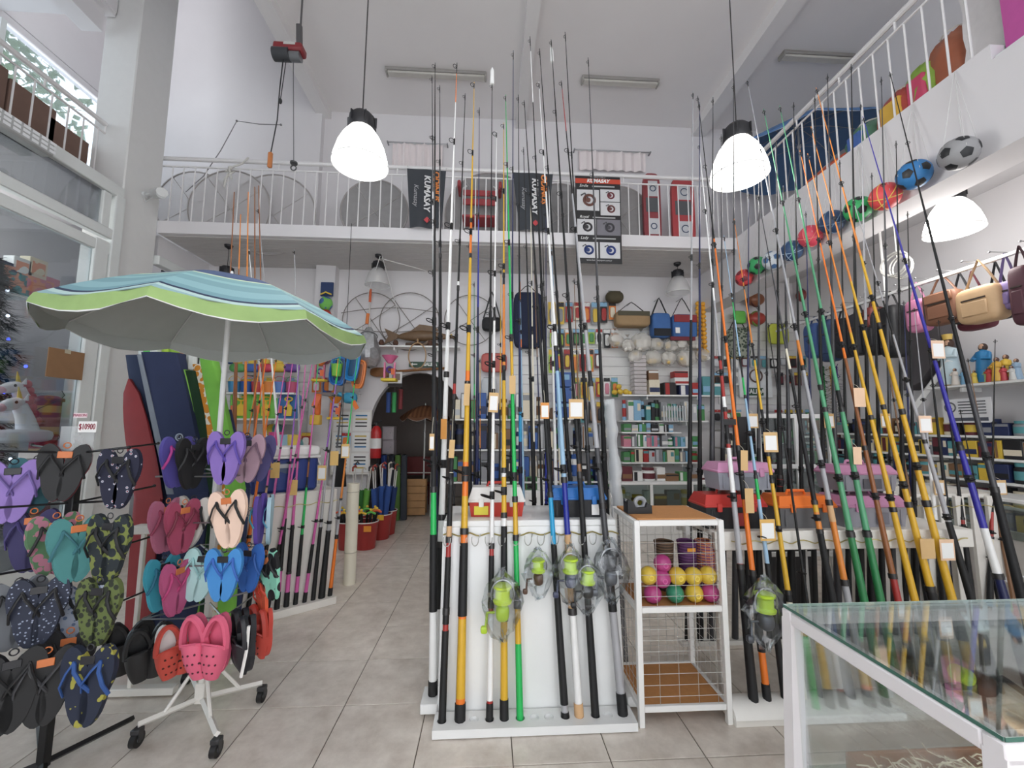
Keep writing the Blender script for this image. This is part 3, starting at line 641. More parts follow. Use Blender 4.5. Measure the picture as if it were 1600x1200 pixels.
# ---- wire cage display
cg = thing('display_cage', 'white wire cage display stand with cork shelves between the racks', 'display stand', (1.03, 2.42, 0))
X0, X1, Y0, Y1, HC = .80, 1.265, 2.235, 2.62, 1.03
CW = m((234, 233, 230), .4, n=.02); CORK = m((196, 132, 72), .75, n=.06, sc=40)
for x in (X0, X1):
    for y in (Y0, Y1): obj('leg', MB().box((x, y, HC/2), (.03, .03, HC), .003), CW, cg)
for z in (.085, .57, HC-.015):
    for x in (X0, X1): obj('side_rail', MB().box((x, (Y0+Y1)/2, z), (.022, Y1-Y0-.03, .028), .003), CW, cg)
    for y in (Y0, Y1): obj('cross_rail', MB().box(((X0+X1)/2, y, z), (X1-X0-.03, .022, .03), .003), CW, cg)
for z in (.09, .565, HC+.001): obj('shelf', MB().box(((X0+X1)/2, (Y0+Y1)/2, z), (X1-X0-.025, Y1-Y0-.025, .012), .002), CORK, cg)
WIRE = m((206, 206, 202), .3, .6)
wx = mesh_of(MB().cyl((X0-1, 0, 0), (X1-1, 0, 0), .0014, n=4), 'wire', 0); wx.materials.append(WIRE)
wz1 = mesh_of(MB().cyl((0, 0, .1), (0, 0, .55), .0014, n=4), 'wire', 0); wz1.materials.append(WIRE); wz2 = mesh_of(MB().cyl((0, 0, .58), (0, 0, HC-.02), .0014, n=4), 'wire', 0); wz2.materials.append(WIRE)
wy = mesh_of(MB().cyl((0, Y0, 0), (0, Y1, 0), .0014, n=4), 'wire', 0); wy.materials.append(WIRE)
for k in range(16):
    z = .14+k*.055
    if abs(z-.57) < .02: continue
    link_mesh('wire', wx, cg, (1, Y0, z)); link_mesh('wire', wx, cg, (1, Y1, z))
    for x in (X0, X1): link_mesh('wire', wy, cg, (x, 0, z))
for k in range(1, 9):
    x = X0+(X1-X0)*k/9
    for y in ((Y1,) if k % 2 else (Y0, Y1)): link_mesh('wire', wz1, cg, (x, y, 0)); link_mesh('wire', wz2, cg, (x, y, 0))
for k in range(1, 7):
    y = Y0+(Y1-Y0)*k/7
    for x in (X0, X1): link_mesh('wire', wz1, cg, (x, y, 0)); link_mesh('wire', wz2, cg, (x, y, 0))
# balls in the cage
BR = .048
def disp_ball(label, px, py, col, Y=2.31):
    p = PY(px, py, Y); p.z = max(p.z, .572+BR)
    T = thing('rubber_ball', label, 'ball', p-V((0, 0, BR)), group='balls in the wire cage')
    b = MB().sup(p, (2*BR, 2*BR, 2*BR), 1, 1, 16, 10)
    obj('ball', b, m(col, .3, n=.06), T)
    obj('valve', MB().torus(p+V((0, -BR*.98, 0)), .012, .003, 10, 4), m(tuple(min(255, c+40) for c in col), .3), T)
PU, YE, GN = (186, 62, 130), (222, 186, 54), (48, 140, 104)
for lab, x, y, c in (('purple ball at left end of the lower cage row', 1020, 934, PU), ('green ball in the lower row of the cage', 1055, 934, GN), ('yellow ball in lower cage row beside green one', 1085, 933, YE), ('purple ball at right end of lower cage row', 1110, 933, PU),
                     ('yellow ball at left end of upper cage row', 1013, 899, YE), ('purple ball second in the upper cage row', 1034, 904, PU), ('yellow ball in the middle of upper cage row', 1058, 900, YE), ('yellow ball third from right of upper cage row', 1083, 900, YE), ('yellow ball at right end of upper cage row', 1106, 899, YE)):
    disp_ball(lab, x, y, c)
b1 = disp_ball('purple ball on top of the ball pile in cage', 1035, 880, PU, 2.33)
for lab, px, c1, c2 in (('purple wicker basket upright in the cage with orange label', 1074, (112, 62, 118), (84, 46, 92)), ('orange and purple wicker basket at right in the cage', 1102, (206, 120, 70), (120, 60, 110)), ('brown wicker basket at left rear in the cage', 1038, (110, 84, 62), (70, 52, 40))):
    p = PY(px, 878, 2.5); T = thing('wicker_basket', lab, 'basket', (p.x, 2.5, .66), group='baskets in the cage')
    obj('weave', MB().lathe([(.045, .66), (.05, .70), (.053, .76), (.056, .84), (.052, .845), (.045, .70)], (p.x, 2.5, 0), 16, cap=(True, False)), stripes([c1, c2], 'Z', 60), T)
    obj('rim', MB().torus((p.x, 2.5, .845), .054, .006, 18, 5, RX(PI/2)), m(c1, .6), T)
    obj('support', MB().cyl((p.x, 2.5, .571), (p.x, 2.5, .66), .04, n=12), m(c2, .7), T)
    if px == 1074: obj('price_card', MB().box((p.x, 2.443, .81), (.05, .002, .02)), m((244, 160, 40), .6), T)
# tape dispenser on the cage
td = thing('tape_dispenser', 'black tape dispenser on top of the cork cage', 'tape dispenser', (.86, 2.42, HC+.008))
obj('body', MB().prism([(-.07, 0), (.07, 0), (.07, .045), (.045, .06), (.035, .035), (-.02, .03), (-.04, .07), (-.07, .075)], -.04, .04).xf(Matrix.Translation((.87, 2.40, HC+.008))), BLACK, td, smooth=0)
obj('tape_roll', MB().torus((.885, 2.40, HC+.062), .028, .013, 18, 8), m((150, 152, 156), .3), td)
obj('cutter', MB().box((.80, 2.40, HC+.08), (.01, .03, .012)), STEEL, td)
# ---- glass display case in the foreground
gc = thing('glass_display_case', 'glass topped display case with white frame in right foreground', 'display case', (1.9, 1.06, 0))
FR = m((240, 234, 236), .4, n=.02); cx0, cx1, cy0, cy1, ch = .98, 2.75, .79, 1.335, .95
for (x, y) in ((cx0, cy1), (cx1, cy1), (cx0, cy0), (cx1, cy0)):
    sx = -.04 if x == cx0 else .04
    obj('leg', MB().add([(x+dx, y+dy, ch-.03) for dx, dy in ((-.02, -.02), (.02, -.02), (.02, .02), (-.02, .02))]+[(x+sx+dx, y+dy, 0) for dx, dy in ((-.02, -.02), (.02, -.02), (.02, .02), (-.02, .02))], [(0, 1, 2, 3), (7, 6, 5, 4), (0, 4, 5, 1), (1, 5, 6, 2), (2, 6, 7, 3), (3, 7, 4, 0)]), FR, gc, smooth=0)
for y in (cy0, cy1): obj('top_rail', MB().box(((cx0+cx1)/2, y, ch-.022), (cx1-cx0+.04, .04, .04), .004), FR, gc)
for x in (cx0, cx1): obj('side_rail', MB().box((x, (cy0+cy1)/2, ch-.022), (.04, cy1-cy0-.04, .04), .004), FR, gc)
for y in (cy0, cy1): obj('bottom_rail', MB().box(((cx0+cx1)/2, y, .45), (cx1-cx0, .03, .03), .003), FR, gc)
for x in (cx0-.025, cx1+.025): obj('low_side_rail', MB().box((x, (cy0+cy1)/2, .45), (.03, cy1-cy0, .03), .003), FR, gc)
obj('top_glass', MB().box(((cx0+cx1)/2, (cy0+cy1)/2, ch+.004), (cx1-cx0+.03, cy1-cy0+.03, .008)), glass((248, 252, 250), .07, .02), gc, smooth=0)
GE = m((60, 110, 96), .15, n=0)
obj('glass_edge', MB().box((cx0-.0165, (cy0+cy1)/2, ch+.004), (.002, cy1-cy0+.03, .008)), GE, gc); obj('glass_edge', MB().box(((cx0+cx1)/2, cy0-.0165, ch+.004), (cx1-cx0+.03, .002, .008)), GE, gc); obj('glass_edge', MB().box(((cx0+cx1)/2, cy1+.0165, ch+.004), (cx1-cx0+.03, .002, .008)), m((200, 226, 216), .2, n=0), gc)
obj('side_glass', MB().box((cx0-.012, (cy0+cy1)/2, .70), (.004, cy1-cy0-.05, .46)), glass((250, 252, 251), .02), gc); obj('back_glass', MB().box(((cx0+cx1)/2, cy1, .70), (cx1-cx0-.05, .004, .46)), glass((250, 252, 251), .02), gc)
obj('shelf_glass', MB().box(((cx0+cx1)/2+.3, (cy0+cy1)/2, .66), (cx1-cx0-.7, cy1-cy0-.06, .006)), glass((244, 250, 247), .05), gc)
# straw tray and reel inside the case
st = thing('straw_tray', 'shallow wooden tray of straw on the floor of glass case', 'tray', (1.7, 1.07, .496))
WD = m((150, 92, 48), .6, n=.08)
tx0, tx1, ty0, ty1, tz = 1.10, 2.3, .84, 1.30, .502
obj('base', MB().box(((tx0+tx1)/2, (ty0+ty1)/2, tz), (tx1-tx0, ty1-ty0, .012)), WD, st)
for y in (ty0, ty1): obj('side', MB().box(((tx0+tx1)/2, y, tz+.02), (tx1-tx0, .012, .045), .002), WD, st)
for x in (tx0, tx1): obj('end', MB().box((x, (ty0+ty1)/2, tz+.02), (.012, ty1-ty0, .045), .002), WD, st)
sw = MB(); rnd = random.Random(8)
for k in range(1500):
    c = V((rnd.uniform(tx0+.03, tx1-.03), rnd.uniform(ty0+.03, ty1-.03), tz+.015+rnd.random()*.03)); a = rnd.random()*7; l = rnd.uniform(.02, .06)
    b = rnd.uniform(-2, 2); sw.tube([c, c+V((math.cos(a)*l*.5, math.sin(a)*l*.5, .012*rnd.random())), c+V((math.cos(a+b)*l, math.sin(a+b)*l, 0))], .0022, 3, False)
o = obj('straw', sw, m((236, 226, 196), .8), st); o['kind'] = 'stuff'
obj('bottom_shelf', MB().box(((cx0+cx1)/2, (cy0+cy1)/2, .488), (cx1-cx0-.02, cy1-cy0-.02, .012)), glass((220, 232, 226), .06), gc)
rl = thing('fishing_reel', 'black reel with lime spool on a stand inside glass case', 'reel', (1.62, 1.1, .665))
p = PY(1535, 1068, 1.06)
obj('body', MB().sup(p, (.05, .05, .055), .7, .7, 14, 8), RBLK, rl); obj('spool', MB().cyl(p+V((-.07, 0, .03)), p+V((-.04, 0, .016)), .02, n=14), LIME, rl)
obj('arm', MB().tube([p, p+V((.06, 0, .01)), p+V((.11, -.02, -.03))], .008, 6), RBLK, rl); obj('foot', MB().tube([p, p+V((-.05, 0, -.005)), p+V((-.1, 0, -.004))], .008, 6), RBLK, rl)
obj('stand', MB().tube([(p.x, p.y, .664), (p.x, p.y, p.z), (p.x+.01, p.y, p.z+.12)], .004, 6), m((70, 66, 60), .5), rl)
# ================================================================= LEFT: UMBRELLA, SHOE STANDS, BAGS, ROD RACK
def umbrella(name, label, c, r, h, phase, fab, under, val, nrib=8, pole_z=None, tilt=None, vh=.075, polem=None):
    c = V(c); T = thing(name, label, 'umbrella', (c.x, c.y, pole_z if pole_z is not None else c.z))
    M3 = tilt or Matrix.Identity(3); nz = 7
    def pt(a, k, sub=0.0):                           # k 0..1 apex -> rim
        z = h*(1-k**1.7); rr = r*k*(1-.045*math.sin(PI*sub)*k)
        return c+M3 @ V((rr*math.cos(a), rr*math.sin(a), z-.03*math.sin(PI*sub)*k*k))
    for q in range(nrib):
        a0 = phase+2*PI*q/nrib; a1 = a0+2*PI/nrib; S = 6
        for inner in (0, 1):
            mb = MB(); off = M3 @ V((0, 0, -.004*inner)); vs = []
            for i in range(nz+1):
                for j in range(S+1): vs.append(pt(a0+(a1-a0)*j/S, i/nz, j/S)+off)
            fs = [(i*(S+1)+j, i*(S+1)+j+1, (i+1)*(S+1)+j+1, (i+1)*(S+1)+j) for i in range(nz) for j in range(S)]
            mb.add(vs, fs); o = obj('lining_panel' if inner else 'canopy_panel', mb, under if inner else fab, T)
        vb = MB(); vs = []
        for j in range(S+1):
            p = pt(a0+(a1-a0)*j/S, 1, j/S); o_ = (p-c); o_.z = 0; o_ = o_.normalized()
            for k, dz in enumerate((0, .5, .93, 1.0)):
                vs.append(p+o_*(.012*dz+.006*math.sin(j*2.1+k))+V((0, 0, -vh*dz*(.62+.38*math.sin(PI*j/S)))))
        vb.add(vs, [(j*4+k, (j+1)*4+k, (j+1)*4+k+1, j*4+k+1) for j in range(S) for k in range(2)])
        vo = obj('valance', vb, val, T)
        ib = MB(); vi = [v-((v-c)*V((1, 1, 0))).normalized()*.006 for v in vs]; ib.add(vi, [(j*4+k, (j+1)*4+k, (j+1)*4+k+1, j*4+k+1) for j in range(S) for k in range(3)]); obj('valance_lining', ib, under, vo)
        hb = MB(); hb.add(vs, [(j*4+2, (j+1)*4+2, (j+1)*4+3, j*4+3) for j in range(S)]); obj('hem', hb, WHITE, vo)
        obj('rib', MB().tube([pt(a0, k/6)-V((0, 0, .010)) for k in range(7)], .004, 5), m((190, 190, 188), .4), T)
        obj('strut', MB().tube([pt(a0, .55)-V((0, 0, .012)), c+M3 @ V((0, 0, h*.30))], .003, 4), m((150, 150, 150), .4), T)
    if pole_z is not None:
        obj('pole', MB().cyl((c.x, c.y, pole_z), c+M3 @ V((0, 0, h-.01)), .014, n=10), polem or m((220, 220, 218), .35), T)
        obj('runner', MB().cyl(c+M3 @ V((0, 0, h*.25)), c+M3 @ V((0, 0, h*.35)), .024, n=10), WHITE, T)
    obj('finial', MB().cyl(c+M3 @ V((0, 0, h-.01)), c+M3 @ V((0, 0, h+.04)), .014, .006, n=8), WHITE, T)
    return T
def umb_fabric(r):
    mt = bpy.data.materials.new('umbrella_fabric'); mt.use_nodes = True; nt = mt.node_tree; b = nt.nodes['Principled BSDF']; b.inputs['Roughness'].default_value = .75
    tc = nt.nodes.new('ShaderNodeTexCoord'); vm = nt.nodes.new('ShaderNodeVectorMath'); vm.operation = 'MULTIPLY'; vm.inputs[1].default_value = (1, 1, 0)
    ge = nt.nodes.new('ShaderNodeVectorMath'); ge.operation = 'LENGTH'
    nt.links.new(tc.outputs['Object'], vm.inputs[0]); nt.links.new(vm.outputs[0], ge.inputs[0])
    mu = nt.nodes.new('ShaderNodeMath'); mu.operation = 'DIVIDE'; mu.inputs[1].default_value = r; nt.links.new(ge.outputs['Value'], mu.inputs[0])
    rp = nt.nodes.new('ShaderNodeValToRGB'); cr = rp.color_ramp; cr.interpolation = 'CONSTANT'
    st = [(0, (62, 84, 128)), (.40, (70, 92, 138)), (.56, (206, 226, 190)), (.585, (128, 178, 184)), (.66, (146, 196, 200)), (.70, (124, 172, 182)), (.78, (142, 190, 198)), (.86, (120, 168, 180)), (.905, (40, 56, 90)), (.925, (190, 220, 216)), (.95, (150, 190, 196)), (.985, (150, 182, 108))]
    while len(cr.elements) < len(st): cr.elements.new(.5)
    for e, (p_, c_) in zip(cr.elements, st): e.position = p_; e.color = (*lin(c_), 1)
    nt.links.new(mu.outputs[0], rp.inputs[0]); nt.links.new(rp.outputs[0], b.inputs['Base Color']); return mt
umbrella('beach_umbrella', 'open blue and turquoise beach umbrella with lime green valance', (-1.5, 2.4, 2.085), .74, .30, math.radians(281), umb_fabric(.74), m((168, 172, 168), .85, n=.03), m((150, 182, 108), .8, n=.08, bump=.3), pole_z=1.15)
# ---- white shoe stand on casters
sb = V((-1.5, 2.42, 0)); SW = m((226, 222, 214), .4, n=.03)
ss = thing('shoe_stand', 'white shoe display stand on black casters under the umbrella', 'shoe stand', sb)
obj('post', MB().box(sb+V((0, 0, .70)), (.03, .03, 1.1), .003), SW, ss); obj('base_column', MB().box(sb+V((0, 0, .13)), (.05, .05, .1), .003), SW, ss)
cas = [PZ(338, 1165, .05), PZ(214, 1150, .05), PZ(409, 1082, .05), V((-1.78, 2.72, .05))]
for c in cas:
    d = V((c.x, c.y, .10)); k = sb+V((0, 0, .10))
    obj('foot_bar', MB().tube([k, d], .014, 4), SW, ss); obj('brace', MB().tube([k+V((0, 0, .22)), k.lerp(d, .62)], .009, 6), SW, ss)
    cw = obj('caster', MB().cyl((c.x-.013, c.y, .036), (c.x+.013, c.y, .036), .035, n=16), BLACK, ss)
    obj('fork', MB().box((c.x, c.y, .074), (.04, .04, .022), .003).box((c.x-.017, c.y, .05), (.004, .026, .045)).box((c.x+.017, c.y, .05), (.004, .026, .045)), m((70, 70, 72), .4, .5), cw)
    obj('hub', MB().cyl((c.x-.015, c.y, .036), (c.x+.015, c.y, .036), .014, n=10), STEEL, cw)
TIERS = (1.27, 1.04, .83, .58)
for z in TIERS:
    for k in range(4):
        a = PI/4+k*PI/2; e = sb+V((.27*math.cos(a), .27*math.sin(a), z)); e2 = sb+V((.27*math.cos(a+PI/2), .27*math.sin(a+PI/2), z))
        obj('tier_bar', MB().tube([e, e2], .004, 5), STEEL, ss)
    obj('tier_arm', MB().tube([sb+V((-.19, -.19, z)), sb+V((.19, .19, z))], .005, 5).tube([sb+V((-.19, .19, z)), sb+V((.19, -.19, z))], .005, 5), STEEL, ss)
# ---- flip-flops
def sole_poly(w=.092, l=.26, n=22, mir=1):
    pts = []
    for k in range(n):
        t = 2*PI*k/n; y = math.cos(t); x = math.sin(t)
        ww = .5*w*(1.0+.06*y if y > 0 else .86)*(1-.13*math.exp(-((y+.1)/.35)**2))
        pts.append((mir*(x*ww+.006*math.sin(1.4*y)), l/2*y-l/2))
    return pts
SOLE_ME = {}
def flipflop(name, label, loc, rz, sole, strap, under=None, s=1.0, roll=0.0, spread=.052, tiltx=0.0, group=None, hang=True, pat=None):
    R = RZ(rz) @ RX(tiltx) @ RY(roll)
    T = thing(name, label, 'sandals', loc, R, group); L = True
    for sg in (-1, 1):
        so = obj('sole', MB().prism(sole_poly(mir=sg), -.009, .001), sole, T, L); obj('outsole', MB().prism(sole_poly(.095, .263, mir=sg), .001, .010), under or sole, T, L)
        mt = Matrix.Translation((sg*spread, .0, .02)) @ Matrix.Rotation(sg*.12, 4, 'Y') @ Matrix.Scale(s, 4)
        for o_ in T.children[-0:] if False else (so, T.children[-1]): pass
        toe = V((0, -.010, -.05)); 
        sb_ = MB().tube([toe, V((-.012, -.026, -.075)), V((-.032, -.026, -.115)), V((-.042, -.004, -.155))], .006, 6, flat=.6).tube([toe, V((.012, -.026, -.075)), V((.032, -.026, -.115)), V((.042, -.004, -.155))], .006, 6, flat=.6).cyl((0, -.004, -.05), (0, -.014, -.05), .005, n=6)
        st_ = obj('strap', sb_, strap, T, L)
        for o_ in [c for c in T.children if c.name.split('.')[0] in ('sole', 'outsole', 'strap') and not c.get('_p')]:
            pass
        for me_ in (so.data, [c for c in T.children if c.name.split('.')[0] == 'outsole'][-1].data, st_.data): me_.transform(mt)
    if hang: obj('hanger', MB().box((0, -.012, -.03), (.05, .004, .03), .002).torus((0, -.004, .012), .012, .0025, 12, 4), m((40, 40, 44), .4) if random.random() < .7 else m((214, 116, 60), .5), T, L)
    return T
def clogs(label, loc, rz, col, holes=True, stripe=None, s=1.0, tiltx=0.0, group=None, sole=None):
    T = thing('clogs', label, 'clogs', loc, RZ(rz) @ RX(tiltx), group); mat = m(col, .5, n=.03); L = True
    for sg in (-1, 1):
        M_ = Matrix.Translation((sg*.056*s, 0, 0)) @ Matrix.Rotation(sg*.13, 4, 'Y') @ Matrix.Scale(s, 4)
        pol = [(x, z) for x, z in sole_poly(.1, .25)]
        so = obj('sole', MB().prism([(x, -.25-z) for x, z in pol], -.004, .018).xf(M_), sole or mat, T, L)
        up = MB(); vs = []; nu, nv = 9, 9
        for i in range(nv):
            t = i/(nv-1); z = -.252+t*.135; w = .05*math.sin(PI*(.12+.42*t))**.6; hgt = .062*math.sin(PI*(.06+.44*t))**.7
            for j in range(nu):
                a = PI*j/(nu-1); vs.append(V((-w*math.cos(a), -hgt*math.sin(a)**.8-.003, z+.018*t*math.sin(a))))
        up.add(vs, [(i*nu+j, i*nu+j+1, (i+1)*nu+j+1, (i+1)*nu+j) for i in range(nv-1) for j in range(nu-1)])
        u = obj('upper', up.xf(M_), mat, T, L)
        obj('heel_rim', MB().tube([M_ @ V((-.047*math.cos(a)*(1 if abs(math.cos(a)) > .9 else .98), -.022-.01*math.sin(a), -.12+.118*math.sin(a))) for a in [PI*k/12 for k in range(13)]], .012*s, 6, flat=1.4), mat, T, L)
        obj('strap', MB().tube([M_ @ V((-.05, -.03, -.115)), M_ @ V((-.03, -.055, -.10)), M_ @ V((.03, -.055, -.10)), M_ @ V((.05, -.03, -.115))], .006*s, 6), mat, T, L)
        if holes:
            dk = m(tuple(int(c*.35) for c in col), .8, n=0); hm = mesh_of(MB().sup((0, 0, 0), (.011, .007, .011), 1, 1, 8, 4), 'hole_shade'); hm.materials.append(dk)  # solid dots in darkened shoe colour, the shade of holes painted on
            for (i, aa) in ((2, .34), (2, .5), (2, .66), (4, .28), (4, .43), (4, .57), (4, .72), (6, .35), (6, .5), (6, .65)):
                t = i/(nv-1); z = -.252+t*.135; w = .05*math.sin(PI*(.12+.42*t))**.6; hgt = .062*math.sin(PI*(.06+.44*t))**.7; a = PI*aa
                link_mesh('hole_shade', hm, u, M_ @ V((-w*math.cos(a), -hgt*math.sin(a)**.8-.002, z+.018*t*math.sin(a))), org=False)
        if stripe: obj('stripe', MB().tube([M_ @ V((sg*.05, -.03, -.24)), M_ @ V((sg*.052, -.02, -.13)), M_ @ V((sg*.048, -.02, -.02))], .007*s, 5), stripe, T, L)
    return T
GB, GA = 'shoes on the white caster stand', 'shoes on the black stand'
KK, WW = m((28, 28, 30), .6), m((232, 230, 226), .6)
random.seed(4)
def FFp(label, px, py, Y, rz, sole, strap, group, s=1.0, roll=0.0, name='flip_flops', under=None, tiltx=.0):
    p = PY(px, py, Y); p.z += .13*s+.0
    return flipflop(name, label, p, rz, sole, strap, under, s, roll, tiltx=tiltx, group=group)
c_ = lambda r, g, b: m((r, g, b), .65, n=.05)
PURP, FLOW = c_(134, 104, 188), blotch((146, 112, 206), (206, 190, 236), 60, .62)
FFp('mauve flip-flops hanging just behind the purple flowered pair', 384, 722, 2.30, .25, c_(176, 140, 156), c_(120, 90, 110), GB)
FFp('dark blue flip-flops at the right end of the top row', 402, 722, 2.40, .6, c_(70, 62, 120), c_(60, 50, 110), GB)
FFp('purple flip-flops with floral print in front of umbrella pole', 352, 722, 2.14, 0, PURP, c_(92, 70, 170), GB, 1.02)
FFp('violet flip-flops seen edge-on at left of the top row', 276, 728, 2.22, 1.35, c_(90, 80, 170), c_(196, 60, 150), GB)
FFp('black flip-flops edge-on beside violet pair in the top row', 300, 730, 2.22, 1.35, KK, KK, GB)
FFp('grey and cream flip-flops behind the peach pair', 300, 822, 2.27, .1, c_(196, 192, 184), KK, GB, 1.0, .1)
FFp('peach flip-flops with black straps, second row front', 352, 818, 2.12, -.05, c_(240, 204, 182), KK, GB, 1.06, -.12)
FFp('rose flip-flops edge-on at far left of the second row', 258, 828, 2.2, 1.4, c_(196, 110, 140), c_(160, 60, 90), GB)
FFp('dark pink flip-flops edge-on, second from left in second row', 284, 830, 2.18, 1.35, c_(176, 70, 100), c_(120, 40, 60), GB)
FFp('purple and teal flip-flops edge-on at right of second row', 405, 818, 2.3, -1.35, c_(96, 70, 170), c_(60, 160, 190), GB)
FFp('pale blue flip-flops edge-on at right end of second row', 421, 818, 2.4, -1.2, c_(170, 206, 220), c_(90, 160, 190), GB)
FFp('mint flip-flops behind the bright blue pair', 318, 905, 2.26, .15, c_(178, 222, 220), c_(150, 200, 200), GB, 1, .15)
FFp('bright blue flip-flops with black tag in the third row', 348, 905, 2.12, 0, c_(60, 140, 214), c_(50, 100, 190), GB, .95)
FFp('deep blue flip-flops behind bright pair at right, third row', 388, 893, 2.28, -.3, c_(50, 110, 200), c_(40, 90, 170), GB, .95)
FFp('turquoise flip-flops edge-on at left of the third row', 252, 918, 2.2, 1.4, c_(60, 172, 196), c_(40, 120, 150), GB)
FFp('hot pink flip-flops edge-on beside the turquoise pair', 276, 925, 2.2, 1.4, c_(206, 90, 140), c_(196, 60, 120), GB)
FFp('black and mint sandals at right of the third row', 415, 905, 2.3, -.6, blotch((24, 24, 26), (130, 206, 176), 14, .55), KK, GB, .95, -.4)
FFp('red orange flip-flops low at right of third row', 405, 935, 2.36, -.8, c_(226, 84, 44), c_(206, 60, 40), GB, .8, -.5)
def CL(label, px, py, Y, rz, col, **k):
    p = PY(px, py, Y); s = k.get('s', 1.0); p.z += .125*s; return clogs(label, p, rz, col, group=GB, **k)
CL('pink clogs with round holes at front of the shoe stand', 326, 1008, 2.10, -.05, (226, 92, 124), s=1.12)
CL('orange red clogs with white stripe left of the pink clogs', 277, 1012, 2.18, .9, (206, 70, 56), s=.98, sole=WW)
CL('black clogs with white side stripes right of pink clogs', 384, 1000, 2.18, -.8, (30, 30, 36), holes=False, s=1.05, stripe=WW)
CL('red clogs at right end of the bottom row', 410, 985, 2.32, -.7, (206, 64, 50), s=.95)
CL('black clogs hanging at left end of the bottom row', 232, 1018, 2.26, .8, (34, 34, 36), holes=False, s=1.0)
CL('black slippers behind the black clogs near floor stand', 203, 1010, 2.4, .5, (28, 28, 30), holes=False, s=1.05)
# ---- black shoe stand at far left
pa = V((-1.93, 2.07, 0)); sa = thing('shoe_stand', 'black metal shoe stand at the left edge of the shop floor', 'shoe stand', pa)
obj('post', MB().box(pa+V((0, 0, .72)), (.035, .035, 1.36), .003), BLACK, sa)
for k, e in enumerate((PZ(208, 1122, .03), V((-2.3, 2.42, .03)), V((-1.62, 1.75, .03)), V((-2.32, 1.75, .03)))): obj('foot_bar', MB().tube([pa+V((0, 0, .06)), e], .014, 4), BLACK, sa)
obj('sign_holder', MB().box(pa+V((0, -.01, 1.44)), (.15, .006, .17)), veil((210, 214, 216), .35, .2), sa)
AT = (1.40, 1.17, .90, .62)
for z in AT:
    for a in (-.35, 1.25, 2.8, 4.35): obj('arm', MB().tube([pa+V((0, 0, z)), pa+V((.34*math.cos(a), .34*math.sin(a), z+.03))], .005, 5).sup(pa+V((.345*math.cos(a), .345*math.sin(a), z+.032)), (.016, .016, .016)), BLACK, sa)
pc = thing('price_sign', 'white price card reading $10900 above the black shoe stand', 'price sign', PY(137, 668, 2.04))
q = PY(137, 667, 2.04); obj('card', MB().box(q, (ln(27, q), .003, ln(17, q))), PAPER, pc); text('$10900', q+V((0, -.003, 0)), ln(13, q), m((150, 40, 60), .6), pc, FRONT, sx=.62)
q2 = PY(126, 649, 2.04); obj('name_strip', MB().box(q2, (ln(20, q2), .003, ln(7, q2))), m((240, 220, 226), .7), pc); text('MARON', q2+V((0, -.003, 0)), ln(6, q2), m((190, 110, 130), .6), pc, FRONT, sx=.9)
PR1 = blotch((150, 60, 70), (186, 188, 200), 46, .16, c3=(32, 34, 58)); PR2 = blotch((36, 44, 50), (120, 130, 60), 34, .62); PR3 = blotch((44, 50, 36), (96, 110, 56), 46, .5); PR4 = blotch((30, 38, 60), (160, 154, 56), 16, .58, kind='noise')
FFp('dark red soled black flip-flops at top of black stand', 100, 745, 2.02, .5, KK, KK, GA, 1, .05, under=c_(140, 50, 60))
FFp('navy and red graphic print flip-flops, top right of black stand', 184, 755, 1.92, 0, PR1, KK, GA, 1.0)
FFp('lilac flip-flops cut by the left picture edge', 16, 775, 1.95, .7, c_(150, 120, 200), c_(110, 90, 160), GA, 1.05)
FFp('teal flip-flops edge-on beside lilac pair at left edge', 52, 765, 2.05, 1.2, c_(80, 140, 150), c_(200, 90, 80), GA)
FFp('navy flip-flops at left of the second row, black stand', 48, 852, 2.0, .35, c_(52, 46, 96), c_(60, 50, 110), GA, 1.05)
FFp('pink and green print flip-flops in second row, black stand', 82, 858, 1.95, 1.2, blotch((190, 120, 140), (90, 130, 90), 30, .5), KK, GA)
FFp('teal flip-flops in second row of black stand', 118, 866, 1.9, 1.0, c_(70, 140, 140), c_(50, 110, 120), GA, 1.05)
FFp('dark flip-flops with yellow print in second row, black stand', 168, 866, 1.85, -.1, PR2, KK, GA, 1.1)
FFp('grey and white flip-flops in third row, left edge', 22, 968, 1.85, 1.15, c_(120, 124, 130), KK, GA, 1.05)
FFp('navy dotted flip-flops in third row, black stand', 58, 964, 1.85, .5, blotch((150, 160, 184), (40, 46, 66), 80, .25), KK, GA, 1.05)
FFp('blue zigzag flip-flops behind the olive pair', 128, 968, 2.0, .4, blotch((110, 130, 170), (190, 200, 220), 50, .4), KK, GA, 1.0)
FFp('olive camouflage flip-flops in third row, black stand', 152, 964, 1.82, -.05, PR3, KK, GA, 1.0)
FFp('navy flip-flops with yellow shapes, bottom row of black stand', 136, 1080, 1.75, .05, PR4, c_(40, 80, 150), GA, 1.12)
FFp('black slide sandals at bottom left edge', 14, 1090, 1.75, .6, KK, KK, GA, 1.15)
FFp('black flip-flops between slides and navy pair, bottom row', 68, 1082, 1.8, .5, KK, c_(60, 60, 64), GA, 1.1)
FFp('charcoal flip-flops behind bottom row of black stand', 105, 1040, 1.95, .4, c_(52, 52, 56), KK, GA, 1.0)
# white T stand behind
ts = thing('floor_stand', 'white metal floor stand between the two shoe stands', 'stand', (-1.95, 2.62, 0))
tp = PY(226, 832, 2.62); obj('post', MB().box((tp.x, tp.y, tp.z/2), (.022, .022, tp.z), .002), SW, ts); obj('cap', MB().box((tp.x, tp.y, tp.z+.02), (.1, .06, .05), .004), SW, ts); obj('foot_bar', MB().box((tp.x, tp.y, .03), (.5, .05, .04), .004), SW, ts); obj('side_arm', MB().tube([(tp.x, tp.y, .55), (tp.x-.35, tp.y-.2, .45)], .008, 6), SW, ts)
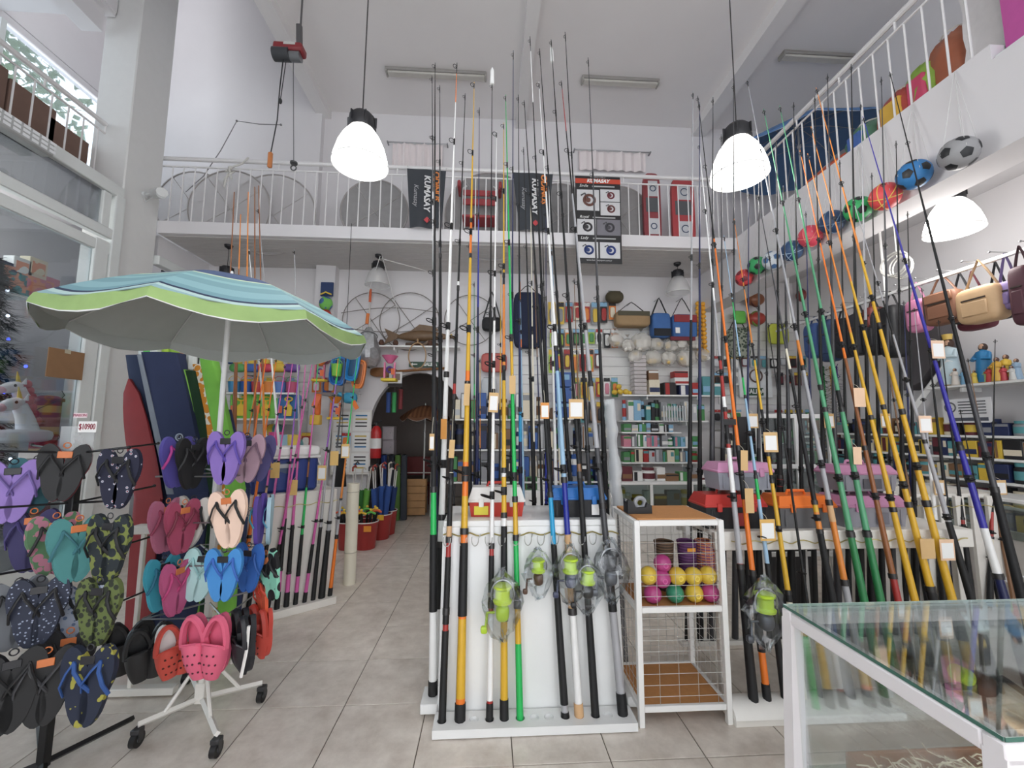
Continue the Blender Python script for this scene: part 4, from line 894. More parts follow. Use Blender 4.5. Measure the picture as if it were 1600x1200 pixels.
# ---- red board and bagged folding chairs / parasols leaning behind
def loft(name, mat, parent, bot, top, wb, wt, th, n=8, bend=0.0, taper_tip=False):
    bot, top = V(bot), V(top); mb = MB(); vs = []; k = 12; rows = 9
    for i in range(rows):
        t = i/(rows-1); c = bot.lerp(top, t)+V((0, 0, 0)); w = wb+(wt-wb)*t
        if taper_tip: w = wb*(1-t**3)**.5+.004
        c.x += bend*math.sin(PI*t)
        for j in range(k):
            a = 2*PI*j/k; q = .055*math.sin(3*a+t*5)
            vs.append(c+V((w/2*math.copysign(abs(math.cos(a))**.6, math.cos(a))*(1+q), th/2*math.copysign(abs(math.sin(a))**.6, math.sin(a))*(1+q), 0)))
    mb.add(vs, [(i*k+j, i*k+(j+1) % k, (i+1)*k+(j+1) % k, (i+1)*k+j) for i in range(rows-1) for j in range(k)]+[tuple(range(k-1, -1, -1)), tuple((rows-1)*k+j for j in range(k))])
    return obj(name, mb, mat, parent)
def leaner(name, label, cat, p_bot, p_top, Y0, Y1, wb, wt, th, mat, bend=0.0, tip=False, extra=None):
    b = PY(*p_bot, Y0); t = PY(*p_top, Y1); d = (b-t)
    b2 = V((b.x, b.y, .004))
    T = thing(name, label, cat, b2); loft('cover', mat, T, b, t, ln(wb, b), ln(wt, t), th, bend=bend, taper_tip=tip)
    loft('lower_cover', mat, T, b2, b+V((0, 0, .01)), ln(wb, b)*.8, ln(wb, b), th)
    return T, b, t
leaner('bodyboard', 'dark red pointed board leaning on grey wall by the shoe stand', 'board', (232, 780), (203, 592), 2.95, 3.05, 42, 40, .03, m((140, 40, 44), .6), tip=True)
T, b, t = leaner('folding_chair_bag', 'navy folding chair bag leaning behind the red board', 'bag', (262, 780), (222, 556), 3.05, 3.15, 44, 42, .1, m((36, 48, 78), .85, bump=.2))
T, b, t = leaner('folding_chair_bag', 'navy chair bag with grey stripe and spiral logo', 'bag', (300, 770), (255, 552), 2.98, 3.1, 66, 58, .12, m((38, 48, 84), .85, bump=.2))
loft('stripe', m((120, 128, 140), .8), T, b+V((-.1, -.055, 0)), t+V((-.12, -.055, -.02)), .05, .03, .012)
q = PY(280, 683, 2.9); obj('logo', MB().torus(q, .022, .004, 18, 5).torus(q, .011, .003, 14, 5), m((170, 180, 196), .6), T)
leaner('parasol_bag', 'lime trimmed green parasol bag beside navy chair bag', 'bag', (322, 770), (283, 578), 2.98, 3.1, 20, 22, .07, m((120, 180, 64), .85, bump=.2))
leaner('parasol_bag', 'dark green parasol bag leaning behind lime strip', 'bag', (335, 770), (296, 580), 3.0, 3.12, 32, 28, .09, m((22, 56, 30), .9, bump=.2))
leaner('folded_parasol', 'grey beige folded parasol next to dark green bag', 'parasol', (345, 770), (308, 578), 3.06, 3.18, 18, 22, .08, m((176, 172, 160), .85, bump=.2))
leaner('folded_parasol', 'folded orange parasol with white dashes', 'parasol', (352, 765), (314, 570), 3.0, 3.14, 20, 20, .08, blotch((226, 140, 30), (238, 230, 214), 26, .6))
T, b, t = leaner('folded_parasol', 'folded lime green parasol nearest the umbrella pole', 'parasol', (368, 765), (326, 556), 2.96, 3.12, 26, 24, .08, m((120, 196, 66), .8, bump=.2))
leaner('folded_parasol', 'navy folded parasol just right of the lime one', 'parasol', (380, 765), (352, 640), 3.05, 3.12, 18, 14, .07, m((40, 52, 92), .85, bump=.2))
T = thing('rolled_mats', 'bundle of lime and white rolled mats above the chair bags', 'mats', PY(265, 545, 3.2))
for (x, y, c) in ((226, 546, (200, 206, 204)), (232, 544, (96, 206, 90)), (244, 546, (220, 224, 220)), (262, 548, (170, 210, 60)), (274, 544, (150, 196, 60)), (283, 560, (170, 116, 70)), (300, 556, (206, 210, 208))):
    p = PY(x, y, 3.22); obj('roll', MB().tube([p+V((.02, 0, -.5)), p+V((.0, 0, -.0)), p+V((-.01, 0, .04))], [.035, .035, .02], 8), m(c, .8, bump=.2), T)
# ---- left rod rack with cooler (rotated)
A0, A1 = V((-1.305, 3.815, 0)), V((-2.12, 3.2, 0)); U = (A1-A0).normalized(); Nn = V((U.y, -U.x, 0)); Nn = Nn if Nn.y > 0 else -Nn
lr = thing('rod_rack', 'white rod rack with pink rods left of the aisle', 'rack', A0.lerp(A1, .5))
ang = math.atan2(U.y, U.x); mid = A0.lerp(A1, .5); Lr = (A1-A0).length
def lbox(name, along, back, z, d, mat): return obj(name, MB().box(mid+U*along+Nn*back+V((0, 0, z)), d, .004, rz=ang), mat, lr)
lbox('base_board', 0, .05, .03, (Lr, .12, .06), BOARD); lbox('front_panel', 0, .12, .5, (Lr, .02, .9), BOARD); lbox('top_board', 0, .34, .945, (Lr, .46, .03), BOARD); lbox('back_panel', 0, .56, .48, (Lr, .02, .9), BOARD)
lbox('end_panel', -Lr/2+.01, .34, .48, (.02, .44, .9), BOARD)
obj('hook_wire', MB().tube([mid+U*(-Lr/2+Lr*k/50)+Nn*(.07+.006*math.sin(k*.8))+V((0, 0, .86+.008*math.cos(k*.8))) for k in range(51)], .0035, 5), GOLDW, lr)
GL = 'rods in the left rack'; RL = ('left rack by the cooler', 'the aisle')
for k, (fx, tip, segs, w) in enumerate((
    (523, (560, 545), 'K918 O840 K835 S780 F700 G600 G0', 5), (511, (541, 560), 'K900 K830 S700 D0', 8), (504, (530, 545), 'K900 K825 S600 G590 Y560 G0', 5), (488, (534, 540), 'K925 P895 K850 P700 V600 G575 G0', 4.5), (480, (498, 560), 'K925 P900 K835 G760 K745 M720 P600 G0', 5),
    (462, (478, 560), 'K925 P895 K820 P770 K755 P0', 6), (455, (468, 565), 'K925 P890 K810 P700 V0', 6), (448, (492, 545), 'K925 P900 K850 P0', 4.5), (440, (458, 560), 'K925 P900 K820 P700 P0', 6), (428, (446, 570), 'K890 T760 P0', 5), (420, (432, 560), 'K890 O0', 7), (412, (418, 545), 'K890 O0', 7), (404, (408, 560), 'K890 F0', 6))):
    f = A0+U*(.04+k*.068)+Nn*.05+V((0, 0, .045)); rod(RL, GL, f, tip, segs, w, .06, guides=4, ring=(.01, .004), tip_r=.0035, tags=([(690+k*11 % 60, .05, .09, m((232, 190, 110), .8), 0, .02, k % 3 == 0)] if k in (0, 1, 3, 5, 8) else ()))
# taller rods rising behind the umbrella
RU = ('rear of left rack', 'the aisle')
for k, (bx, tip, segs, w) in enumerate(((452, (460, 390), 'S0', 4), (440, (403, 325), 'W500 S0', 5), (425, (389, 390), 'W0', 4.5), (402, (404, 290), 'F600 M0', 5), (385, (398, 292), 'M0', 6), (368, (388, 300), 'F0', 8), (372, (376, 335), 'M420 F0', 13), (360, (366, 300), 'M0', 5))):
    f = A0+U*(.1+k*.1)+Nn*.68; rod(RU, 'tall rods behind the left rack', (f.x, f.y, .0), tip, segs, w, -.02, guides=(2 if k < 3 else 0), tip_r=.004, ring=(.01, .004))
# cooler
cc = mid+U*-.10+Nn*.33+V((0, 0, .96)); cl = thing('cooler', 'blue and white ice cooler box on the left rod rack', 'cooler', cc, RZ(ang+PI)); BLU = m((32, 58, 140), .4, n=.03)
obj('body', MB().box((0, 0, .15), (.52, .30, .30), .025), BLU, cl, True); obj('lid', MB().box((0, 0, .345), (.54, .32, .09), .02), m((232, 232, 230), .4), cl, True)
obj('lid_rim', MB().box((0, 0, .295), (.55, .33, .02), .006), m((226, 226, 224), .4), cl, True)
obj('badge', MB().prism([(-.1, .25), (.1, .25), (.1, .2), (0, .16), (-.1, .2)], -.158, -.15), m((70, 90, 130), .4), cl, True); obj('badge_plate', MB().box((0, -.16, .225), (.15, .006, .035), .002), m((176, 182, 190), .4), cl, True)
for s_ in (-1, 1): obj('handle', MB().tube([(s_*.265, -.1, .27), (s_*.29, -.09, .22), (s_*.29, .09, .22), (s_*.265, .1, .27)], .01, 6), WHITE, cl, True)
# white pipe
pv = PZ(543, 915, 0); T = thing('pvc_pipe', 'upright cream plastic pipe holder beside the left rack', 'pipe', (pv.x, pv.y+.05, 0)); PVC = m((230, 224, 204), .4, n=.02)
obj('tube', MB().lathe([(.058, 0), (.058, .96), (.052, .96), (.052, .5)], (pv.x, pv.y+.05, 0), 20), PVC, T)
for z in (.3, .88): obj('band', MB().torus((pv.x, pv.y+.05, z), .058, .005, 22, 5, RX(PI/2)), m((190, 184, 166), .5), T)
# ================================================================= LAMPS, HOIST, CEILING FIXTURES
def shade_mat(lit):
    if lit: return m((255, 252, 246), .4, n=0, em=SHADE_E)
    return veil((206, 204, 204), .55, .3)
def pendant(label, c, dia, ztop, lit, tube=False):
    """c: centre of the shade's lower rim"""
    c = V(c); T = thing('pendant_lamp', label, 'lamp', c, group='bell pendant lamps'); r = dia/2
    prof = [(r, 0), (r*1.01, .02*dia), (r*.97, .14*dia), (r*.86, .34*dia), (r*.68, .54*dia), (r*.46, .70*dia), (r*.30, .76*dia)]
    obj('shade', MB().lathe(prof, c, 28), shade_mat(lit), T)
    if lit: obj('diffuser', MB().lathe([(r*.985, .01*dia), (r*.6, -.03*dia), (.001, -.05*dia)], c, 28), shade_mat(True), T)
    else: obj('bulb', MB().sup(c+V((0, 0, .33*dia)), (.07, .07, .13), 1, 1, 12, 8), m((240, 238, 230), .4), T)
    obj('rim', MB().torus(c, r, .006, 30, 5, RX(PI/2)), m((214, 214, 212), .3), T)
    obj('cap', MB().lathe([(r*.50, .70*dia), (r*.52, .74*dia), (r*.48, .95*dia), (r*.36, 1.02*dia), (.004, 1.04*dia)], c, 20), m((34, 34, 38), .45), T)
    for k in range(6):
        a = k*PI/3; obj('fin', MB().box(c+V((r*.5*math.cos(a), r*.5*math.sin(a), .86*dia)), (.02, .008, .2*dia), rz=a), m((34, 34, 38), .45), T)
    zc = c.z+1.03*dia
    obj('cord', MB().tube([(c.x, c.y, zc), (c.x+.006, c.y, (zc+ztop)/2), (c.x, c.y, ztop-.03)], .007 if tube else .005, 6), m((52, 48, 48), .5), T)
    obj('canopy', MB().lathe([(.008, -.06), (.05, -.03), (.055, 0)], (c.x, c.y, ztop), 16, cap=(False, True)), m((34, 34, 38), .45), T)
    if lit:
        ld = bpy.data.lights.new('lamp_light', 'POINT'); ld.energy = LAMP_W; ld.color = (1, .985, .96); ld.shadow_soft_size = r*.8
        lo = bpy.data.objects.new('lamp_light', ld); COL.objects.link(lo); lo.parent = T; lo.location = (0, 0, -.16)
    return T
def lamp_at(label, px, py, Y, dia, ztop, lit, X=None):
    p = PY(px, py, Y) if X is None else PX(px, py, X); return pendant(label, p, dia, ztop, lit)
lamp_at('lit bell pendant lamp hanging left of the rods', 563, 258, 2.9, .39, ZC, True)
lamp_at('lit bell pendant lamp hanging before the blue parasol', 1155, 276, 2.9, .41, ZC, True)
lamp_at('lit pendant lamp under the right mezzanine near the handbags', 1490, 362, 0, .40, 3.98, True, X=4.15)
lamp_at('unlit glass pendant lamp over the round nets on back wall', 590, 446, 5.9, .35, ZS0, False)
lamp_at('unlit glass pendant lamp over the blue cooler bags', 1060, 458, 5.9, .35, ZS0, False)
lamp_at('unlit black capped pendant lamp mostly hidden behind umbrella', 352, 455, 5.7, .34, ZS0, False)
pendant('lit round pendant lamp inside the left shop window', (-5.35, 3.95, 3.45), .42, 4.1, True)
def tubelight(label, px0, py0, px1, z, X=None):
    a, b = PZ(px0, py0, z), PZ(px1, py0, z); T = thing('fluorescent_fixture', label, 'ceiling light', (a+b)/2, group='ceiling tube fixtures'); c = (a+b)/2; w = (b-a).length
    obj('housing', MB().box(c+V((0, 0, .01)), (w, .14, .05), .01), m((150, 146, 142), .5), T); obj('diffuser', MB().box(c+V((0, 0, -.025)), (w*.96, .10, .035), .012), m((196, 192, 184), .5), T)
    for s_ in (-1, 1): obj('end_cap', MB().box(c+V((s_*w*.49, 0, -.01)), (.025, .13, .06), .006), m((170, 166, 160), .5), T)
tubelight('grey fluorescent fixture on ceiling above left rods', 604, 116, 760, ZC-.035)
tubelight('grey fluorescent fixture on ceiling right of the centre beam', 908, 128, 1030, ZC-.035)
tubelight('dusty fluorescent fixture in shadow above the right railing', 1218, 90, 1335, ZC-.035)
# hoist
h = PY(450, 82, 4.6); T = thing('electric_hoist', 'small red electric hoist hanging from the ceiling by its bracket', 'hoist', h)
w = ln(44, h); RED = m((140, 40, 46), .45)
obj('gearbox', MB().box(h+V((.02, 0, .03)), (w, .16, .10), .02), RED, T); obj('label_plate', MB().box(h+V((.05, -.083, .045)), (w*.4, .004, .035)), m((190, 190, 186), .5), T)
obj('motor', MB().cyl(h+V((-w*.45, -.02, -.05)), h+V((w*.1, -.02, -.05)), .075, n=16), m((60, 62, 66), .4), T); obj('drum', MB().cyl(h+V((w*.1, 0, -.05)), h+V((w*.45, 0, -.05)), .06, n=16), m((130, 132, 136), .3, .5), T)
obj('bracket', MB().box(h+V((w*.36, 0, .2)), (.06, .05, .34), .006, m=RY(-.06)), m((84, 82, 84), .5), T); obj('ceiling_rod', MB().cyl(h+V((w*.38, 0, .3)), (h.x+w*.38, h.y, ZC), .012, n=6), m((84, 82, 84), .5), T)
e = PY(422, 250, 4.6)
obj('control_cable', MB().tube([h+V((-w*.1, -.03, -.1)), h+V((-w*.15, -.03, -.5)), (e.x+.05, e.y, e.z+.5), (e.x, e.y, e.z+.06)], .007, 5), m((40, 40, 42), .5), T)
obj('control_grip', MB().box(e, (.05, .04, .19), .012), m((196, 116, 60), .5), T)
e2 = PY(459, 256, 4.6); obj('lifting_cable', MB().cyl(h+V((w*.2, 0, -.1)), (e2.x, h.y, e2.z), .005, n=5), m((110, 110, 112), .4), T); obj('hook', MB().cyl((e2.x, e2.y, e2.z+.02), (e2.x, e2.y, e2.z-.0), .04, n=12).torus((e2.x, e2.y, e2.z-.05), .03, .008, 14, 5), m((90, 90, 92), .4, .5), T)
pl = PY(438, 158, 4.6); obj('plug', MB().tube([h+V((-w*.08, .02, -.1)), pl], .005, 5).sup(pl, (.04, .04, .07)), m((40, 40, 42), .5), T)
wr = [PY(x, y, 5.5) for x, y in ((439, 195), (405, 194), (370, 189), (345, 235), (318, 275), (290, 300))]
T = thing('loose_wire', 'thin grey wire drooping across the upper left wall', 'wire', wr[0]); obj('strand', MB().tube(wr, .006, 5), m((130, 128, 130), .6), T)
for q in (wr[0], wr[2]): obj('clip', MB().sup(q, (.03, .03, .03)), m((110, 108, 110), .6), T)
# ================================================================= BALLS AND RIGHT MEZZANINE
pent = mesh_of(MB().lathe([(1, 0), (.001, .22)], n=5), 'patch', 0)
def sport_ball(label, px, py, col, patch, Xp=3.375, r=.112, style='pent'):
    p = PX(px, py, Xp); T = thing('ball', label, 'ball', p, group='balls hanging along the mezzanine beam'); mt = m(col, .5, n=.04); pt = m(patch, .5, n=.03)
    obj('shell', MB().sup(p, (2*r, 2*r, 2*r), 1, 1, 24, 14), mt, T)
    if style == 'pent':
        g = (1+5**.5)/2
        for v in [V(q).normalized() for q in ((0, 1, g), (0, -1, g), (0, 1, -g), (0, -1, -g), (1, g, 0), (-1, g, 0), (1, -g, 0), (-1, -g, 0), (g, 0, 1), (-g, 0, 1), (g, 0, -1), (-g, 0, -1))]:
            v = RX(.5) @ RZ(px*.1) @ v
            if v.dot((CAM-p).normalized()) < -.3: continue
            s_ = r*.34; pb = MB(); R_ = V((0, 0, 1)).rotation_difference(v).to_matrix()
            ce = [V((.36*math.cos(q), .36*math.sin(q), 0)) for q in [2*PI*k/5 for k in range(5)]]
            pl_ = [ce[k].lerp(ce[(k+1) % 5], j/4) for k in range(5) for j in range(4)]
            vs_ = [p+v*r*1.012]
            for f_ in (.5, 1.0): vs_ += [p+(v+R_ @ (q*f_)).normalized()*(r*1.012) for q in pl_]
            pb.add(vs_, [(0, 1+k, 1+(k+1) % 20) for k in range(20)]+[(1+k, 21+k, 21+(k+1) % 20, 1+(k+1) % 20) for k in range(20)]); obj('patch', pb, pt, T)
    else:
        for k in range(3): obj('seam', MB().torus(p, r*1.004, .004, 30, 4, RZ(k*PI/3+.3) @ RX(.5*k)), pt, T)
    hk_ = V((XR-.02, p.y+.05, 4.2)); st = m((206, 206, 204), .7, n=0)
    for k in range(5):
        a = 2*PI*k/5+.4; s0 = p+V((r*1.01*math.cos(a)*.8, r*1.01*math.sin(a)*.8, r*.61))
        if s0.x > XR-.012: s0.x = XR-.012
        obj('net_cord', MB().tube([p+V((0, 0, -r*1.02)), p+V((r*1.02*math.cos(a), r*1.02*math.sin(a), -.0)), s0, hk_], .0018, 4), st, T)
BK3 = (30, 32, 36)
for lab, x, y, c, pt_, st_ in (('grey football with black pentagons, nearest in the hanging row', 1498, 240, (150, 150, 152), BK3, 'pent'), ('blue football with black pentagons hanging in second place', 1428, 273, (44, 120, 186), BK3, 'pent'), ('coral red ball with yellow lines hanging third', 1383, 307, (232, 72, 74), (230, 190, 80), 'seam'),
    ('green ball with black marks hanging fourth', 1341, 327, (44, 170, 92), BK3, 'pent'), ('navy seamed ball hanging between green and pink balls', 1300, 347, (40, 66, 104), (100, 130, 160), 'seam'), ('pink red ball hanging beside two navy balls', 1266, 369, (226, 68, 90), (240, 130, 120), 'seam'), ('navy ball with pale seams, farther of the two', 1237, 392, (44, 76, 118), (150, 176, 200), 'seam'),
    ('small white and blue ball far in the hanging row', 1207, 407, (206, 214, 220), (70, 110, 160), 'pent'), ('green ball with black marks, far end of the row', 1183, 415, (52, 168, 96), BK3, 'pent'), ('red ball at the far end of the hanging row', 1163, 434, (222, 66, 72), (130, 40, 50), 'pent')):
    sport_ball(lab, x, y, c, pt_, style=st_)
umbrella('parasol', 'large dark blue parasol open on the right mezzanine', (4.45, 5.3, 5.45), .95, .42, .3, m((84, 124, 178), .8), m((88, 124, 172), .85), m((84, 124, 178), .8), pole_z=4.19, vh=.05)
def lump(name, label, cat, p, d, mat, group=None, n=.12, seed=1, e=.8, extra=None):
    rnd = random.Random(seed); mb = MB().sup((p[0], p[1], p[2]+d[2]/2), d, e, e, 20, 12)
    mb.v = [(x+rnd.uniform(-n, n)*d[0]*.12, y+rnd.uniform(-n, n)*d[1]*.12, z+rnd.uniform(-n, n)*d[2]*.12) for x, y, z in mb.v]
    T = thing(name, label, cat, p, group=group); obj('body', mb, mat, T)
    if extra: extra(T)
    return T
GM = 'inflatables stored on the right mezzanine'
def bagx(label, px, py, X, d, col, s, k2=None):
    p = PX(px, py, X); p.z = 4.185
    def ex(T):
        obj('cord', MB().tube([(p.x-.01+d[0]*.3*math.cos(a), p.y+d[1]*.3*math.sin(a), p.z+d[2]*.97) for a in [k*PI/5 for k in range(10)]], .008, 4, closed=True), m((220, 218, 210), .6), T)
        if k2: obj('band', MB().box((p.x-d[0]*.42, p.y, p.z+d[2]*.5), (d[0]*.2, d[1]*.4, d[2]*.5), .02), m(k2, .5), T)
    lump('inflatable_pack', label, 'inflatable', p, d, m(col, .35, n=.1), GM, .35, s, extra=ex)
bagx('orange folded inflatable behind the right railing near corner', 1305, 240, 3.95, (.45, .95, .32), (222, 96, 62), 1)
bagx('green and blue plastic pack behind the right railing', 1365, 180, 4.0, (.5, .42, .5), (84, 140, 110), 2, (70, 110, 190))
bagx('clear pack of red toys behind the right railing', 1425, 140, 4.0, (.5, .5, .55), (190, 70, 60), 3, (230, 180, 60))
bagx('lime and pink plastic pack behind the right railing', 1465, 90, 4.02, (.5, .4, .62), (140, 180, 60), 4, (220, 70, 110))
bagx('brown orange bundle behind the right railing near poster', 1505, 60, 4.05, (.5, .36, .75), (170, 92, 60), 5)
bagx('small red and yellow pack at far end of right mezzanine', 1240, 300, 3.95, (.4, .5, .22), (196, 70, 60), 6, (230, 190, 70))
T = thing('plastic_sheet', 'white crumpled plastic sheet next to the upper right poster', 'sheet', (3.75, 2.62, 4.2)); lm = MB(); rnd = random.Random(2)
for i in range(9):
    for j in range(5): lm.v.append((3.78+rnd.uniform(-.03, .03), 2.5+j*.07, 4.2+i*.11+rnd.uniform(-.01, .01)))
lm.f = [(i*5+j, i*5+j+1, (i+1)*5+j+1, (i+1)*5+j) for i in range(8) for j in range(4)]; obj('film', lm, m((222, 218, 218), .4), T)
T = thing('advert_board', 'pink and blue advertising board at the top right corner', 'board', (XR+.1, 2.2, 4.1))
obj('panel', MB().box((XR+.12, 2.0, 4.65), (.02, .84, 1.1)), m((60, 62, 66), .5), T); ap = MB(); 
obj('pink_band', MB().add([(XR+.105, 2.42, 4.15), (XR+.105, 2.28, 4.15), (XR+.105, 2.30, 4.5), (XR+.105, 2.33, 5.2), (XR+.105, 2.42, 5.2)], [(0, 1, 2, 3, 4)]), m((200, 80, 160), .4), T); obj('blue_band', MB().add([(XR+.104, 2.28, 4.15), (XR+.104, 2.14, 4.2), (XR+.104, 2.14, 5.2), (XR+.104, 2.33, 5.2), (XR+.104, 2.30, 4.5)], [(0, 1, 2, 3, 4)]), m((70, 160, 200), .4), T)
obj('ledge', MB().box((XR+.04, 1.9, 4.11), (.05, 1.04, .02)), ALU, T)
# ================================================================= BACK MEZZANINE: banners, poster, nets, boards, curtains
def curtain(label, x0, y0, x1, y1):
    a, b = PY(x0, y0, 6.36), PY(x1, y1, 6.36); T = thing('curtain', label, 'curtain', (a.x, 6.36, b.z), group='short white curtains'); mb = MB(); N = 36
    for i in range(N+1):
        x = a.x+(b.x-a.x)*i/N
        for z in (a.z, (a.z+b.z)/2, b.z): mb.v.append((x, 6.44+.022*math.sin(i*1.3)+.01*math.sin(i*.5), z))
    mb.f = [(i*3+k, i*3+k+1, (i+1)*3+k+1, (i+1)*3+k) for i in range(N) for k in range(2)]
    obj('cloth', mb, m((236, 226, 226), .8, n=.02), T); obj('rod', MB().cyl((a.x-.08, 6.42, a.z), (b.x+.08, 6.42, a.z), .01, n=6), STEEL, T)
    for x in (a.x-.08, b.x+.08): obj('bracket', MB().box((x, 6.45, a.z), (.02, .1, .02)), STEEL, T)
curtain('short white curtain on high wall left of centre rods', 612, 218, 690, 258); curtain('short white curtain on high wall above the reel poster', 906, 230, 1012, 264)
def hoop(label, px, py, r_px, Y, mat_r, net, rr=.012, tilt=0.0, k=0):
    p = PY(px, py, Y); R_ = ln(r_px, p); T = thing('hoop_net', label, 'net', p-V((0, 0, R_)), group='round hoop nets'); M_ = RX(tilt)
    obj('hoop', MB().torus(p, R_, rr, 40, 6, M_), mat_r, T)
    if net:
        mb = MB(); N = 32; mb.v = [tuple(p+M_ @ V((0, .04, 0)))]+[tuple(p+M_ @ V((R_*math.cos(2*PI*i/N), 0, R_*math.sin(2*PI*i/N)))) for i in range(N)]; mb.f = [(0, 1+i, 1+(i+1) % N) for i in range(N)]; obj('netting', mb, net, T)
    for a in (.6, 2.2): obj('spoke', MB().tube([p+M_ @ V((R_*math.cos(a), 0, R_*math.sin(a))), p+M_ @ V((0, .03, 0)), p-M_ @ V((R_*math.cos(a), 0, R_*math.sin(a)))], .005, 4), mat_r, T)
NETM = veil((200, 196, 196), .55); RINGM = m((168, 162, 160), .5); DARKN = m((150, 148, 148), .9, n=.06)
hoop('round net with white hoop at left of back mezzanine', 358, 325, 62, 5.75, RINGM, NETM); hoop('round net behind first one on back mezzanine', 425, 335, 66, 5.9, RINGM, NETM); hoop('faint round net at far left behind the column', 300, 320, 55, 5.98, RINGM, NETM)
hoop('round grey net left of the first black banner', 585, 330, 52, 5.8, RINGM, DARKN); hoop('round grey net behind the rods centre of mezzanine', 768, 338, 72, 5.9, RINGM, DARKN); hoop('round grey net between second banner and poster', 875, 340, 56, 5.95, RINGM, DARKN); hoop('round grey net right of the reel poster', 968, 340, 52, 5.85, RINGM, DARKN)
def banner(label, corners, Y, mat):
    pts = [PY(x, y, Y) for x, y in corners]; T = thing('banner', label, 'banner', pts[3], group='black fabric banners'); mb = MB(); N = 10
    for i in range(N+1):
        for j in range(N+1):
            u, v = i/N, j/N; p = pts[0].lerp(pts[1], u).lerp(pts[3].lerp(pts[2], u), v); p.y += .015*math.sin(u*9+v*2)*(.4+v); mb.v.append(tuple(p))
    mb.f = [(i*(N+1)+j, (i+1)*(N+1)+j, (i+1)*(N+1)+j+1, i*(N+1)+j+1) for i in range(N) for j in range(N)]; obj('cloth', mb, mat, T)
    for q in pts[:2]: obj('tie', MB().tube([q, q+V((0, .03, .06))], .006, 5), m((210, 208, 206), .6), T)
    return T, pts
BFAB = m((58, 62, 68), .8, n=.05); VERT = FRONT @ Matrix.Rotation(-PI/2, 3, 'Z')
for lab, cs, dk in (('black rod banner with orange lettering, left one on railing', ((636, 263), (697, 267), (690, 357), (640, 355)), 0), ('black rod banner with orange lettering, right one behind rods', ((801, 269), (864, 272), (855, 361), (812, 359)), 1)):
    T, pt = banner(lab, cs, D1-.06, BFAB); c = (pt[0]+pt[1]+pt[2]+pt[3])/4; c.y = D1-.11; s_ = ln(1, c)
    text('ODINUS', c+V((16*s_, 0, 18*s_)), 13*s_, m((226, 128, 52), .6), T, VERT, shear=.2, bold=.004); text('KUMASAY', c+V((2*s_, 0, 6*s_)), 13*s_, m((214, 214, 214), .6), T, VERT, shear=.2, bold=.004); text('Kumasay', c+V((-15*s_, 0, 2*s_)), 10*s_, m((170, 172, 174), .6), T, VERT, shear=.3)
    obj('emblem', MB().cyl(c+V((3*s_, .005, -38*s_)), c+V((3*s_, 0, -38*s_)), 5*s_, n=4), m((196, 60, 66), .6), T)
# reel poster
pz = [PY(x, y, D1-.08) for x, y in ((897, 275), (967, 277), (973, 414), (903, 410))]; T = thing('reel_poster', 'tall black fishing reel poster hanging from the mezzanine railing', 'poster', pz[3])
cx_ = (pz[0].x+pz[1].x+pz[2].x+pz[3].x)/4; zt, zb = (pz[0].z+pz[1].z)/2, (pz[2].z+pz[3].z)/2; w_, h_ = (pz[1]-pz[0]).length, zt-zb; yp = D1-.08
obj('sheet', MB().box((cx_, yp, (zt+zb)/2), (w_, .006, h_)), m((34, 33, 35), .45), T)
def pbox(u0, v0, u1, v1, mat, nm='picture_panel'): return obj(nm, MB().box((cx_+w_*((u0+u1)/2-.5), yp-.005, zt-h_*(v0+v1)/2), (w_*(u1-u0), .004, h_*(v1-v0))), mat, T, smooth=0)
pbox(.0, .03, 1, .085, m((206, 66, 40), .5), 'red_band')
text('KUMASAY', (cx_, yp-.01, zt-h_*.057), h_*.055, PAPER, T, FRONT, shear=.25, bold=.003); text('FISHING REELS', (cx_, yp-.01, zt-h_*.015), h_*.026, m((160, 158, 158), .6), T, FRONT)
for t_, v in (('Smile', .115), ('Royal', .475), ('Lady', .715)): text(t_, (cx_-w_*.32, yp-.01, zt-h_*v), h_*.045, PAPER, T, FRONT, shear=.3); obj('caption_bar', MB().box((cx_+w_*.12, yp-.006, zt-h_*(v+.003)), (w_*.5, .002, h_*.014)), m((176, 176, 176), .6), T)
text('www.kumasaysport.com.ar', (cx_, yp-.01, zt-h_*.965), h_*.03, m((196, 196, 196), .6), T, FRONT, sx=.85)
PG = m((206, 206, 208), .5, n=.05)
for u0, v0, u1, v1, c1 in ((.03, .16, .52, .40, (110, 70, 60)), (.55, .15, .98, .29, (120, 50, 60)), (.55, .30, .98, .45, (110, 60, 60)), (.03, .50, .44, .68, (60, 58, 62)), (.46, .50, .98, .68, (70, 68, 74)), (.03, .76, .48, .94, (40, 60, 120)), (.52, .76, .96, .94, (40, 60, 130))):
    pbox(u0, v0, u1, v1, PG if u0 != .46 else m((120, 118, 126), .5)); cx2, cz2 = cx_+w_*((u0+u1)/2-.5), zt-h_*(v0+v1)/2; rr = min(w_*(u1-u0), h_*(v1-v0))*.3
    obj('reel_print', MB().torus((cx2+rr*.2, yp-.009, cz2), rr*.8, rr*.22, 18, 4, Matrix.Scale(1, 3)).cyl((cx2, yp-.012, cz2), (cx2, yp-.008, cz2), rr*.4, n=12), m(c1, .5), T); obj('handle_print', MB().tube([(cx2, yp-.01, cz2+rr*.3), (cx2-rr*.5, yp-.01, cz2+rr*1.1), (cx2-rr*1.1, yp-.01, cz2+rr*.7)], rr*.13, 4), m((90, 90, 94), .4), T)
for q in (-.45, .45): obj('tie', MB().tube([(cx_+w_*q, yp, zt-.02), (cx_+w_*q, D1+.05, 5.01)], .006, 5), m((60, 60, 62), .6), T)
